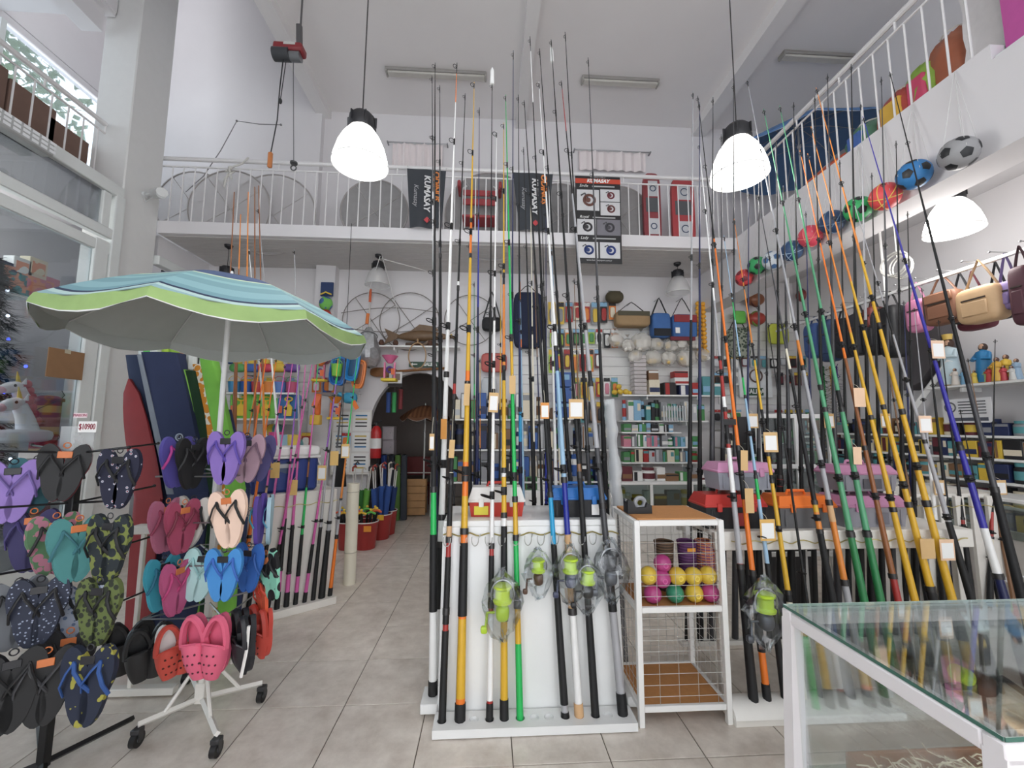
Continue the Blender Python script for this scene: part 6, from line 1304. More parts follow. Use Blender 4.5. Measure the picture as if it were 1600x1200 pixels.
for k, (px, c, nm) in enumerate(((372, (90, 170, 90), 'green'), (395, (70, 110, 190), 'blue'), (415, (220, 60, 90), 'crimson'), (436, (230, 190, 60), 'yellow'), (456, (120, 80, 170), 'purple'))):
    p = PY(px, 575, 6.1); T = thing('toy_ring', f"{nm} toy boat hanging in net above the upper toy shelf", 'toy', p, group=TG); obj('hull', MB().sup(p, (.22, .12, .13), .7, .6, 16, 8), m(c, .4), T); obj('cabin', MB().box(p+V((0, -.01, .09)), (.1, .07, .07), .01), m((236, 200, 70), .4), T); obj('cord', MB().cyl(p+V((0, 0, .12)), p+V((0, .0, .26)), .004, n=4), m((220, 220, 220), .6), T)
for k, (px, py, c, nm) in enumerate(((395, 700, (220, 70, 60), 'red'), (421, 686, (220, 70, 140), 'pink'), (436, 690, (150, 190, 214), 'pale blue'), (450, 690, (236, 200, 80), 'yellow rimmed'))):
    p = PY(px, py+14, 5.6); bucket(f"{nm} toy bucket standing below the lower toy shelf", (p.x, 5.75, max(.02, p.z)), .09, .2, c, (236, 200, 80) if k == 3 else None, 0, TG)
st = thing('toy_table', 'low white display table below the toy shelves', 'table', (-3.2, 5.75, 0)); zz = PY(421, 700, 5.6).z
obj('top', MB().box((-2.95, 5.75, zz-.015), (1.3, .4, .03), .004), WHITE, st)
for x in (-3.55, -2.35):
    for y in (5.6, 5.9): obj('leg', MB().box((x, y, (zz-.03)/2), (.04, .04, zz-.03)), WHITE, st)
def sandmill(label, px, py, c1, c2, c3, Y=5.9, s=1.0):
    p = PY(px, py, Y); T = thing('sand_mill', label, 'toy', p-V((0, 0, .17*s)), group=TG)
    obj('funnel', MB().lathe([(.03*s, .06*s), (.09*s, .14*s), (.1*s, .15*s)], p, 14), m(c1, .4), T)
    for dx in (-.06, .06): obj('pillar', MB().box(p+V((dx*s, 0, -.03*s)), (.02*s, .03*s, .2*s)), m(c2, .4), T)
    obj('wheel', MB().torus(p+V((0, 0, -.02*s)), .035*s, .012*s, 12, 5), m((90, 60, 150), .4), T); obj('base', MB().box(p+V((0, 0, -.15*s)), (.18*s, .14*s, .035*s), .008), m(c3, .4), T); obj('tag', MB().box(p+V((.05*s, -.06, -.05*s)), (.05, .003, .09)), m((240, 110, 60), .6), T); obj('hook', MB().cyl(V((p.x, D2, p.z+.17*s)), p+V((0, -.02, .17*s)), .005, n=4), STEEL, T)
sandmill('orange and pink sand mill hanging by the umbrella edge', 500, 578, (236, 120, 50), (220, 110, 140), (236, 196, 50)); sandmill('orange sand mill hanging above the posters', 524, 637, (236, 140, 40), (236, 110, 60), (236, 196, 50)); sandmill('pink and yellow sand mill hanging at the arch', 609, 575, (236, 110, 160), (240, 130, 170), (236, 206, 50), 6.1, 1.2)
def tub(label, px, py, c, Y, s=1.0, rx=1.0):
    p = PY(px, py, Y); T = thing('toy_boat', label, 'toy', p-V((0, 0, .2*s)), group=TG); R_ = RY(.12)
    obj('hull', MB().sup(p, (.16*s*rx, .1*s, .4*s), .5, .7, 16, 12, R_), m(c, .4), T); obj('rim', MB().tube([p+R_ @ V((.075*s*rx*math.copysign(abs(math.cos(a))**.6, math.cos(a)), -.045*s, .19*s*math.copysign(abs(math.sin(a))**.7, math.sin(a)))) for a in [2*PI*k/24 for k in range(24)]], .013*s, 5, closed=True), m(tuple(min(255, int(v*1.15)) for v in c), .4), T); obj('hollow_shade', MB().sup(p+V((0, -.03*s, 0)), (.1*s*rx, .05*s, .3*s), .5, .7, 14, 10, R_), m(tuple(int(v*.6) for v in c), .5), T); obj('hook', MB().cyl(p+V((0, .5, .2*s)), p+V((0, -.02, .2*s)), .005, n=4), STEEL, T)  # boat's inside is a solid in darkened hull colour, its shade painted in
tub('bright blue toy boat hanging at right of toy wall', 552, 572, (36, 130, 200), 5.95, 1.1); tub('blue toy tub with green basket hanging beside it', 531, 578, (40, 110, 190), 6.0, 1.15, 1.3); tub('orange toy boat partly behind the blue one', 562, 585, (226, 120, 50), 6.05, 1.05)
p = PY(526, 578, 5.85); bucket('lime green toy basket hanging on the blue tub', p-V((0, 0, .09)), .075, .17, (120, 196, 60), None, 1, TG)
p = PY(547, 622, 5.95); T = thing('watering_can', 'turquoise toy watering can with orange tag', 'toy', p, group=TG); obj('can', MB().sup(p, (.2, .14, .16), .7, .8, 16, 8), m((50, 150, 190), .4), T); obj('spout', MB().tube([p+V((-.07, 0, 0)), p+V((-.16, 0, .06))], [.02, .035], 8), m((50, 150, 190), .4), T); obj('tag', MB().box(p+V((.09, -.05, -.1)), (.06, .003, .13), m=RY(-.5)), m((244, 120, 40), .6), T); obj('hook', MB().cyl(p+V((0, .5, .09)), p+V((0, 0, .09)), .005, n=4), STEEL, T)
p = PY(494, 645, 5.9); T = thing('sand_excavator', 'orange and yellow toy scoop hanging over the cooler', 'toy', p, group=TG); obj('scoop', MB().box(p+V((0, 0, -.1)), (.14, .1, .14), .012), m((236, 186, 60), .4), T); obj('arm', MB().box(p+V((.02, 0, .12)), (.07, .06, .3), .012), m((236, 110, 40), .4), T); obj('tag', MB().box(p+V((.01, -.05, .16)), (.08, .003, .16), m=RY(.3)), m((246, 120, 70), .6), T); obj('hook', MB().cyl(p+V((.02, .5, .26)), p+V((.02, 0, .26)), .005, n=4), STEEL, T)
rt8 = random.Random(21)
for k in range(18):
    px, py = 362+rt8.random()*180, rt8.choice([590, 676, 700]); c = rt8.choice(['red', 'orange', 'yellow', 'pink', 'sky blue', 'purple', 'green', 'blue']); c2 = rt8.choice(['orange', 'white', 'red', 'yellow'])
    if c2 == c: c2 = 'white'
    pack('toy wall at left', 'toy packs on the left wall', PY(px, py, 6.2), .13, .22, c, c2, 'toy pack')
for k in range(26):
    px, py = 360+(k*37 % 150), (560, 600, 672, 694)[k % 4]; cn = rt8.choice(['red', 'orange', 'yellow', 'pink', 'sky blue', 'purple', 'lime', 'blue', 'teal']); p = PY(px, py, 6.24+.06*(k % 3)); T = thing('toy_ball', f"{cn} toy ball in net on the left toy wall, {ORD[k]} hung", 'toy', p-V((0, 0, .09)), group='toy balls on the left wall')
    obj('ball', MB().sup(p, (.18, .16, .18), 1, 1, 12, 8), cm(cn, .4), T); obj('net_hook', MB().tube([p+V((0, 0, .09)), p+V((0, 0, .13)), V((p.x, D2, p.z+.13))], .004, 4), STEEL, T)
# hats/goggles card on pillar left
p = PY(511, 455, 6.25); T = thing('goggles_pack', 'blue swim goggles card and ball hanging on the pillar', 'package', p-V((0, 0, .35))); obj('card', MB().box(p+V((0, 0, .03)), (.19, .02, .22), .004), m((40, 62, 110), .5), T); obj('ball', MB().sup(p+V((0, -.02, -.2)), (.2, .16, .22), 1, 1, 14, 10), blotch((70, 110, 170), (110, 190, 80), 9, .45), T); obj('lower_ball', MB().sup(p+V((.0, -.02, -.38)), (.18, .15, .18), 1, 1, 14, 10), m((190, 60, 50), .4), T); obj('band', MB().tube([p+V((-.08, -.03, -.06)), p+V((0, -.05, -.03)), p+V((.08, -.03, -.06))], .012, 5), m((236, 200, 60), .4), T)
struct('trim_6', MB().box((PY(510, 470, 6.42).x, 6.42, 2.02), (.3, .16, 4.02)), WALL)
# posters
a, b = PY(519, 640, 6.33), PY(576, 742, 6.33); T = thing('notice_board', 'white notice board with fish and tackle charts left of arch', 'notice board', ((a.x+b.x)/2, 6.38, b.z)); c = (a+b)/2; w, h = b.x-a.x, a.z-b.z
obj('board', MB().box((c.x, 6.38, c.z), (w, .02, h), .002), m((226, 222, 218), .7), T)
for i in range(2):
    for j in range(3):
        q = V((c.x+w*(i-.5)*.48, 6.365, c.z+h*(1-j)*.32)); s_ = obj('sheet', MB().box(q, (w*.44, .003, h*.29)), PAPER, T)
        for k in range(4): obj('print_line', MB().box(q+V((0, -.003, h*.09-k*h*.055)), (w*.3, .001, h*.022)), m([(60, 60, 64), (40, 120, 180), (206, 176, 80), (70, 66, 70)][(i+j+k) % 4], .7), s_)
# fire extinguisher
p = PY(588, 690, 6.42); T = thing('fire_extinguisher', 'red fire extinguisher on the wall beside the arch', 'fire extinguisher', (p.x, 6.4, p.z-.25)); c = V((p.x, 6.4, p.z-.25)); FEX = m((196, 30, 34), .3)
obj('cylinder', MB().lathe([(0, 0), (.075, .005), (.08, .03), (.08, .40), (.05, .47), (.025, .49)], c, 18), FEX, T); obj('valve', MB().cyl(c+V((0, 0, .48)), c+V((0, 0, .53)), .02, n=8), m((40, 40, 42), .4), T); obj('lever', MB().box(c+V((.02, 0, .55)), (.12, .02, .015), m=RY(-.35)), m((40, 40, 42), .4), T); obj('hose', MB().tube([c+V((0, 0, .5)), c+V((-.08, -.01, .5)), c+V((-.1, -.01, .35)), c+V((-.085, -.01, .12))], .01, 6), BLACK, T); obj('label', MB().lathe([(.0805, .15), (.0805, .3)], c, 18), m((226, 226, 224), .5), T); obj('wall_bracket', MB().box(c+V((0, .09, .3)), (.05, .04, .05)), BLACK, T)
# things in the room behind the arch
T = thing('wooden_crate', 'pine plank crate panel standing just beyond the arch', 'crate', PZ(638, 808, 0)); g = PZ(638, 807, 0); w, h = ln(52, g), ln(56, g); PINE = m((196, 146, 92), .6, n=.12, sc=9)
for k in range(5): obj('plank', MB().box((g.x, g.y, .02+h*(k+.5)/5), (w, .025, h/5-.006), .003), PINE, T)
obj('frame', MB().tube([(g.x-w*.52, g.y-.01, 0), (g.x-w*.52, g.y-.01, h*1.2), (g.x+w*.65, g.y-.01, h*1.2), (g.x+w*.65, g.y-.01, 0)], .014, 6), m((206, 200, 196), .5), T); obj('side', MB().box((g.x, g.y+.25, h*.5), (w*.95, .02, h*.95)), PINE, T)
T = thing('hand_trolley', 'grey hand trolley standing in the dim store room', 'trolley', (g.x+.62, 7.35, 0)); x_ = g.x+.62
for dx in (-.1, .14): obj('rail', MB().tube([(x_+dx, 7.4, .1), (x_+dx, 7.45, 1.05)], .016, 6), m((84, 84, 88), .4), T); obj('wheel', MB().cyl((x_+dx-.02, 7.4, .09), (x_+dx+.02, 7.4, .09), .09, n=14), BLACK, T)
obj('cross_bar', MB().box((x_+.02, 7.43, .6), (.24, .02, .03)).box((x_+.02, 7.43, 1.0), (.24, .02, .03)), m((84, 84, 88), .4), T); obj('toe_plate', MB().box((x_+.02, 7.32, .02), (.3, .2, .012)), m((84, 84, 88), .4), T)
p = PY(655, 640, 7.3); umbrella('wooden_parasol', 'brown slatted straw parasol inside the store room', (p.x+.1, 7.35, p.z-.12), .42, .2, .2, stripes([(134, 86, 54), (110, 66, 40)], 'X', 14), m((100, 62, 40), .8), m((120, 76, 48), .8), pole_z=.0, vh=.06)
for k, (py, hh) in enumerate(((668, .28), (690, .3))): 
    p = PY(606, py+12, 7.2); T = thing('grey_box', f"grey metal cabinet in the store room, {'upper' if k == 0 else 'lower'} one", 'cabinet', (p.x, 7.3, p.z-.1)); obj('case', MB().box((p.x, 7.3, p.z+.03), (.2, .2, .24), .006), m((176, 166, 172), .5), T); obj('door', MB().box((p.x, 7.19, p.z+.03), (.17, .012, .2), .003), m((186, 176, 182), .5), T); obj('lock', MB().sup((p.x+.05, 7.18, p.z+.04), (.016, .016, .016), 1, 1, 8, 6), STEEL, T)
p = PY(606, 715, 7.2); T = thing('store_shelf', 'dark metal shelf unit holding grey cabinets in store room', 'shelf', (p.x, 7.3, 0)); obj('top', MB().box((p.x, 7.3, p.z+.04), (.34, .3, .025)), m((70, 66, 70), .5), T)
for dx in (-.15, .15): obj('leg', MB().box((p.x+dx, 7.3, (p.z+.03)/2), (.025, .28, p.z+.03)), m((70, 66, 70), .5), T)
for k, (px, c, nm) in enumerate(((600, (40, 70, 140), 'blue'), (612, (40, 44, 56), 'dark'), (622, (90, 130, 60), 'olive green'), (632, (60, 66, 76), 'slate'))):
    q = PY(px, 745, 7.0); T = thing('camp_chair_bag', f"{nm} camp chair bag standing in the store room", 'bag', (q.x, 7.0, 0)); loft('sleeve', m(c, .85), T, (q.x, 7.0, .01), (q.x-.02, 7.05, q.z+.35), .11, .09, .1); obj('drawcord', MB().torus((q.x-.02, 7.05, q.z+.36), .03, .006, 12, 4, RX(PI/2)), BLACK, T)
for k, px in enumerate((625, 655)):
    q = PY(px, 730, 8.2); T = thing('red_chair', f"dark red chair in the store room, {'left' if k == 0 else 'right'} one", 'chair', (q.x, 8.2, 0)); RDK = m((130, 46, 46), .5); obj('seat', MB().box((q.x, 8.2, .42), (.4, .4, .04), .01), RDK, T); obj('backrest', MB().box((q.x, 8.4, .75), (.4, .04, .36), .01), RDK, T)
    for dx in (-.17, .17):
        for dy in (-.17, .17): obj('leg', MB().cyl((q.x+dx, 8.2+dy, 0), (q.x+dx, 8.2+dy, .42), .015, n=6), RDK, T)
for k, (px, py, c, nm) in enumerate(((607, 625, (50, 80, 150), 'blue'), (616, 625, (60, 170, 90), 'green'), (626, 620, (130, 46, 50), 'maroon'))):
    q = PY(px, py, 6.66); T = thing('kickboard', f"{nm} rolled mat hanging in the arch", 'mat', q-V((0, 0, .2))); obj('mat', MB().cyl(q+V((0, 0, .12)), q-V((0, 0, .2)), .035, n=10), m(c, .7), T); obj('cord', MB().cyl(q+V((0, 0, .12)), q+V((0, 0, .62)), .004, n=4), BLACK, T)
q = PY(618, 590, 6.4); T = thing('small_chart', 'small framed chart hanging at the arch edge', 'picture', q); obj('sheet', MB().box(q, (.2, .01, .18), .002), PAPER, T); obj('chart', MB().box(q+V((.01, -.007, .01)), (.12, .002, .1)), m((150, 130, 120), .7), T); obj('caption', MB().box(q+V((0, -.004, -.12)), (.22, .012, .05)), m((50, 44, 44), .6), T)
# red buckets with toy swords and umbrellas
SWC = [(240, 90, 40), (246, 190, 40), (90, 190, 70), (60, 140, 210)]
for k, (px, py, r, kind, nm) in enumerate(((537, 862, .13, 's', 'half hidden behind the pipe, with black and orange toys'), (565, 862, .15, 's', 'front one, full of black handled toy swords'), (589, 846, .15, 'u', 'second from front, with yellow label and blue umbrellas'), (600, 838, .14, 'u', 'third one with rolled umbrellas'), (556, 846, .14, 'g', 'behind front one holding green rolled parasols'))):
    g = PZ(px, py, 0); g.y += r; T = bucket(f"red bucket on floor, {nm}", (g.x, g.y, .002), r, .33, (170, 44, 42), (226, 220, 214), 0)
    if k == 1: obj('orange_label', MB().box((g.x+.06, g.y-r-.004, .27), (.09, .004, .07)), m((244, 150, 40), .6), T)
    if k == 2: obj('yellow_label', MB().box((g.x, g.y-r-.006, .31), (.16, .004, .07)), m((244, 186, 40), .6), T)
    rs = random.Random(k)
    for q in range(7 if kind == 's' else 5):
        a = 2*PI*q/7; d_ = V((math.cos(a), math.sin(a), 0))*r*.5; base = V((g.x, g.y, .04))+d_*.6; top = V((g.x, g.y, .0))+d_*1.7
        if kind == 's':
            top.z = .44; tt = thing('toy_sword', f"black toy sword with coloured guard, in {'front' if k == 1 else 'hidden'} red bucket, {ORD[q]} around", 'toy sword', base, group='toy swords in buckets'); obj('blade', MB().tube([base, base.lerp(top, .8)], .014, 6), BLACK, tt); obj('grip', MB().tube([base.lerp(top, .8), top], .018, 6), m((24, 24, 26), .6), tt); obj('guard', MB().tube([top+V((-.06, 0, .0)), top+V((0, 0, .025)), top+V((.06, 0, 0))], .014, 6), m(SWC[q % 4], .4), tt); obj('pommel', MB().sup(top+V((0, 0, .05)), (.035, .035, .035), 1, 1, 8, 6), m((246, 206, 60), .4), tt)
        else:
            top.z = .86+rs.random()*.1; c = rs.choice([(40, 76, 150), (50, 90, 170), (36, 60, 120)]) if kind == 'u' else rs.choice([(100, 170, 60), (60, 130, 60), (130, 180, 80)])
            tt = thing('rolled_umbrella', f"{'blue' if kind == 'u' else 'green'} rolled umbrella in {'second' if k == 2 else ('third' if k == 3 else 'rear')} red bucket, {ORD[q]} around", 'umbrella', base, group='rolled umbrellas in buckets')
            loft('fabric', m(c, .8, bump=.2), tt, base, base.lerp(top, .72), .05, .075, .07); obj('shaft', MB().tube([base.lerp(top, .7), top], .009, 6), m((214, 210, 206), .4), tt); obj('handle', MB().tube([top, top+V((0, 0, .05)), top+V((.03, 0, .08)), top+V((.05, 0, .05))], .012, 6), m(rs.choice([(60, 60, 64), (170, 60, 50), (216, 206, 190)]), .4), tt)
p = PY(532, 722, 5.3); T = thing('black_garment', 'black cloth item hanging beside the cooler', 'garment', p-V((0, 0, .3))); loft('cloth', m((24, 24, 26), .9), T, p-V((0, 0, .3)), p+V((0, 0, .1)), .16, .1, .08); obj('cord', MB().cyl(p+V((0, 0, .1)), (p.x, p.y, 4.2), .004, n=4), BLACK, T)
# ================================================================= RIGHT SIDE: handbags, saints, stock
T = thing('hanging_rail', 'white ceiling rail along the right side with chrome hooks', 'rail', (4.3, 4.2, 2.96)); obj('bar', MB().box((4.3, 4.15, 2.965), (.035, 3.3, .03), .004), WHITE, T)
for yy in (2.7, 4.1, 5.5): obj('drop_rod', MB().cyl((4.3, yy, 2.97), (4.3, yy, 3.98), .012, n=6), WHITE, T)
for k in range(15): yy = 2.65+k*.2; obj('hook', MB().tube([(4.15, yy, 2.99), (4.45, yy, 2.99)], .004, 5).sup((4.15, yy, 2.99), (.018, .018, .018), 1, 1, 8, 6), STEEL, T)
GH = 'bags on the right rail'
def rail_bag(label, px0, py0, px1, py1, col, sh, d=.14, X=4.3, e=.4, strapc=None, flap=None):
    a, b = PX(px0, py0, X), PX(px1, py1, X); c = (a+b)/2; w = min(.36, abs(a.y-b.y)+.05); h = abs(PX((px0+px1)/2, py0, X).z-PX((px0+px1)/2, py1, X).z)
    p = PX((px0+px1)/2, py0, X); T = thing('handbag', label, 'bag', p-V((0, 0, h)), group=GH); mt = m(col, .6, n=.05, bump=.1)
    obj('body', MB().sup(p-V((0, 0, h/2)), (d, w, h), e, e, 20, 12), mt, T); st = m(strapc or tuple(int(v*.8) for v in col), .6)
    top = V((p.x, p.y, 2.99)); obj('strap', MB().tube([p+V((0, -w*.4, -h*.1)), p.lerp(top, .6)+V((0, -w*.16, 0)), top, p.lerp(top, .6)+V((0, w*.16, 0)), p+V((0, w*.4, -h*.1))], .014, 6, flat=.5), st, T)
    obj('pocket', MB().box(p+V((-d*.5, 0, -h*.62)), (.02, w*.6, h*.4), .008), mt, T); obj('zip', MB().box(p+V((-d*.51, 0, -h*.36)), (.012, w*.55, .012)), m((60, 50, 44), .4), T)
    if flap: obj('flap', MB().box(p+V((-d*.5, 0, -h*.2)), (.024, w*.8, h*.28), .008), m(flap, .6), T)
rail_bag('pink quilted backpack hanging behind a black rod', 1420, 468, 1448, 520, (214, 130, 170), .2)
rail_bag('brown leather handbag hanging on the right rail', 1446, 456, 1500, 508, (134, 88, 64), .2, flap=(146, 98, 72))
rail_bag('large tan handbag with diagonal zip on right rail', 1500, 448, 1566, 505, (206, 168, 124), .2, X=4.25, d=.18)
rail_bag('black handbag between brown and tan bags', 1486, 462, 1520, 506, (36, 36, 40), .2, X=4.42); rail_bag('maroon bag low behind tan handbag', 1500, 476, 1548, 516, (110, 40, 56), .2, X=4.5)
rail_bag('lilac and blue bag at right end of the rail', 1560, 440, 1590, 486, (150, 130, 190), .2); rail_bag('dark plum fringed bag at right picture edge', 1580, 416, 1612, 510, (84, 44, 56), .2, X=4.25); rail_bag('black strap bag behind lilac bag', 1545, 450, 1575, 500, (30, 30, 36), .2, X=4.45)
for k, (x0, y0, x1, y1, c, nm) in enumerate(((1378, 478, 1408, 560, (30, 31, 34), 'black backpack nearest the blue rod'), (1352, 486, 1378, 556, (38, 38, 42), 'black backpack second from blue rod'), (1330, 490, 1352, 556, (44, 46, 54), 'charcoal backpack behind yellow rods'), (1306, 498, 1330, 560, (36, 38, 46), 'dark backpack behind the brown rod'), (1284, 500, 1306, 566, (50, 70, 110), 'blue backpack behind the green rods'), (1262, 506, 1284, 560, (60, 90, 150), 'bright blue backpack at far end of rail'), (1358, 480, 1372, 520, (120, 50, 46), 'small red bag among the black backpacks'))):
    rail_bag(nm+' on right rail', x0, y0, x1, y1, c, .2, d=.2)
p = PX(1403, 418, 4.0); T = thing('cord_bundle', 'bundle of white cord hung below the right ceiling', 'cord', p)
for k in range(5): obj('loop', MB().tube([p+V((.0+.05*math.cos(k), (.1+.01*k)*math.cos(a), .11*math.sin(a)+.01*k)) for a in [2*PI*q/16 for q in range(16)]], .008, 4, closed=True), m((222, 220, 214), .7), T)
obj('tie', MB().cyl(p+V((0, 0, .1)), (p.x, p.y, 3.98), .006, n=4), m((222, 220, 214), .7), T)
# right wall shelves
def wshelf(label, y0, y1, z, X=4.98, dep=.3): 
    T = thing('wall_shelf', label, 'shelf', (X, (y0+y1)/2, z)); obj('board', MB().box((X, (y0+y1)/2, z-.012), (dep, y1-y0, .024), .003), WHITE, T)
    for k in range(3): obj('bracket', MB().box((X+.03, y0+(y1-y0)*(k+.5)/3, z-.045), (dep-.08, .02, .045)), WHITE, T)
ZSH = 1.975; wshelf('white shelf of saint statues on the right wall', 2.6, 4.25, ZSH)
def statue(label, px, py, hpx, robe, hair, X=4.97, crown=False, arms=True, skin=(206, 160, 130)):
    q = PX(px, py, X); base = V((X, q.y, ZSH)); h = ln(hpx, q); T = thing('saint_statue', label, 'statue', base, group='saint statues'); mt = m(robe, .4, n=.05)
    obj('robe', MB().lathe([(.0, 0), (.17*h, 0), (.18*h, .04*h), (.15*h, .3*h), (.13*h, .55*h), (.145*h, .68*h), (.12*h, .76*h), (.05*h, .80*h), (.04*h, .82*h)], base, 16), mt, T)
    obj('head', MB().sup(base+V((0, 0, .88*h)), (.12*h, .13*h, .16*h), 1, 1, 12, 9), m(skin, .5), T); obj('hair', MB().sup(base+V((.02*h, 0, .87*h)), (.15*h, .17*h, .2*h), 1, 1, 12, 9), m(hair, .6), T)
    for s_ in (-1, 1): obj('arm', MB().tube([base+V((0, s_*.12*h, .72*h)), base+V((-.08*h, s_*.16*h, .58*h)), base+V((-.15*h, s_*.06*h, .6*h))], [.045*h, .05*h, .03*h], 7), mt, T)
    if crown: obj('crown', MB().lathe([(.07*h, .95*h), (.085*h, 1.06*h), (.06*h, 1.05*h)], base, 10), m((226, 190, 90), .4), T)
    obj('base', MB().cyl(base, base+V((0, 0, .03*h)), .19*h, n=16), m((150, 120, 70), .5), T)
statue('tall white robed saint statue with gold crown', 1488, 602, 78, (200, 222, 230), (70, 46, 36), crown=True); statue('tall blue robed saint statue with dark hair', 1541, 598, 66, (40, 130, 190), (60, 40, 34))
FIG = [(1473, 24, (196, 186, 170), 'clear topped beige'), (1494, 28, (216, 206, 196), 'round silver'), (1508, 26, (120, 176, 214), 'light blue'), (1524, 22, (226, 196, 70), 'yellow'), (1535, 20, (230, 210, 190), 'cream'), (1548, 26, (206, 60, 60), 'red'), (1556, 30, (236, 190, 60), 'golden'), (1566, 24, (190, 80, 60), 'rust red'), (1576, 44, (230, 190, 60), 'tall yellow'), (1584, 24, (214, 214, 210), 'white'), (1592, 36, (150, 180, 206), 'pale blue'), (1561, 40, (226, 176, 60), 'amber'), (1543, 24, (160, 200, 120), 'pale green'), (1571, 26, (210, 70, 80), 'crimson')]
for k, (px, hp_, c, nm) in enumerate(FIG): statue(f"small {nm} figurine on the saint shelf", px, 604, hp_, c, (90, 60, 50), X=4.88 if k % 2 else 4.93, arms=False)
# sign
q0, q1 = PX(1472, 625, 4.84), PX(1553, 660, 4.84); c = (q0+q1)/2; T = thing('shop_sign', 'white printed notice with round emblem below the saints', 'sign', c); w, h = abs(q0.y-q1.y), abs(PX(1512, 624, 4.84).z-PX(1512, 662, 4.84).z); SIDE = RZ(-PI/2) @ FRONT
obj('panel', MB().box(c, (.008, w, h), .001), m((222, 222, 224), .6), T); LT = m((90, 92, 96), .6)
obj('emblem', MB().torus(c+V((-.006, w*.33, h*.15)), h*.2, h*.03, 20, 4, RZ(PI/2)).cyl(c+V((-.006, w*.33, -h*.1)), c+V((-.006, w*.33, -h*.3)), h*.1, .001, n=4), LT, T)
for k in range(5): obj('text_line', MB().box(c+V((-.006, -w*.12, h*.36-k*h*.12)), (.002, w*.55, h*.045)), LT, T)
obj('footer_band', MB().box(c+V((-.006, -w*.02, -h*.36)), (.002, w*.8, h*.14)), m((80, 84, 96), .6), T)
RC_ = ['grey', 'brown', 'cream', 'maroon', 'black', 'teal', 'brown', 'yellow', 'grey', 'navy', 'black']
for k, z in enumerate((1.68, 1.46, 1.24, 1.02, .80, .58)):
    wshelf(f"white wall shelf on right wall, {ORD[k]} below the saints", 2.6, 6.1 if k > 0 else 3.3, z, 5.0, .26)
    fill_row(f"{ORD[k]} right wall shelf", 'stock on the right wall shelves', 6.0 if k > 0 else 3.28, 2.62, 4.95, z, .12, .195, .05, .15, .12, 50+k, RC_, 'bbbj', 'y', PI/2*0-PI/2)
# white wire grid in front of the shelves
T = thing('glass_counter', 'long glass counter with white frame along the right wall', 'counter', (4.5, 4.2, 0))
obj('top', MB().box((4.55, 4.3, .93), (.4, 2.6, .03), .004), WHITE, T); obj('base', MB().box((4.57, 4.3, .3), (.34, 2.55, .6), .004), m((206, 200, 194), .6), T); obj('front_glass', MB().box((4.37, 4.3, .76), (.008, 2.5, .3)), glass((225, 235, 232), .1), T)
for k in range(5): obj('post', MB().box((4.37, 3.02+k*.63, .46), (.03, .04, .92)), WHITE, T)
# stair soffit and shelves at back right
T = thing('staircase', 'dark underside of a staircase with white stringer beside the saints', 'stairs', (5.04, 4.6, 1.9))
XS_ = 5.04
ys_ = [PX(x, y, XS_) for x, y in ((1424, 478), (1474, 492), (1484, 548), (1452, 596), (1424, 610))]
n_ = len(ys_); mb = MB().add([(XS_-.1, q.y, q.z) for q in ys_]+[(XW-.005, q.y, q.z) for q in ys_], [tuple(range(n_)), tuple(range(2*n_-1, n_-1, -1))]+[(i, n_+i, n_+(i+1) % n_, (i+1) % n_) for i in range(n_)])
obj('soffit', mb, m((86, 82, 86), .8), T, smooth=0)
a_, b_ = PX(1420, 648, 4.93), PX(1484, 562, 4.93); obj('stringer', MB().tube([a_, b_], .035, 4), WHITE, T)
# back right slat wall packs and shelves
rnd7.seed(3)
for r_, (py, x0, x1, st, h, Yv, cset) in enumerate(((556, 1118, 1300, 15, .2, 6.3, ['white', 'grey', 'maroon', 'black', 'silver', 'teal']), (582, 1120, 1300, 14, .2, 6.3, ['maroon', 'white', 'grey', 'brown', 'black', 'red']), (640, 1120, 1290, 16, .2, 6.25, ['cream', 'white', 'black', 'grey', 'green']))):
    x = x0
    while x < x1:
        p = PY(x, py, Yv); c, c2 = rnd7.sample(cset, 2)
        if not (1160 < x < 1205 and r_ > 0): pack(f"{ORD[r_]} row right of the cooler bags", 'packs on the right slat wall', p, ln(st*.8, p), h*rnd7.uniform(.8, 1.1), c, c2)
        x += st
for k, py in enumerate((672, 700, 728, 756)):
    z = PY(1250, py, 5.6).z; xa, xb = PY(1128, py, 5.7).x, PY(1400, py, 5.7).x; shelf(f"grey stock shelf behind the right table, {ORD[k]} from top", xa, xb, 5.75, z, .3, m((150, 146, 142), .6), 3)
    fill_row(f"{ORD[k]} grey shelf at back right", 'stock on the grey shelves', xa+.04, xb-.04, 5.68, z, .13, .22, .05, .12, .12, 70+k, ['black', 'grey', 'brown', 'maroon', 'green', 'cream', 'teal', 'black', 'navy'])
bag_px('camouflage_backpack', 'camouflage backpack hanging on right slat wall', 'bag', 1137, 512, 1170, 560, 6.3, .2, blotch((60, 76, 60), (150, 156, 140), 22, .45), strap=BLACK, sh=.2)
bag_px('dry_bag', 'lime green bag above the camouflage backpack', 'bag', 1146, 486, 1164, 506, 6.25, .1, m((100, 190, 70), .5)); bag_px('dry_bag', 'yellow green vest hanging on right slat wall', 'vest', 1200, 506, 1232, 538, 6.3, .08, m((196, 206, 60), .6))
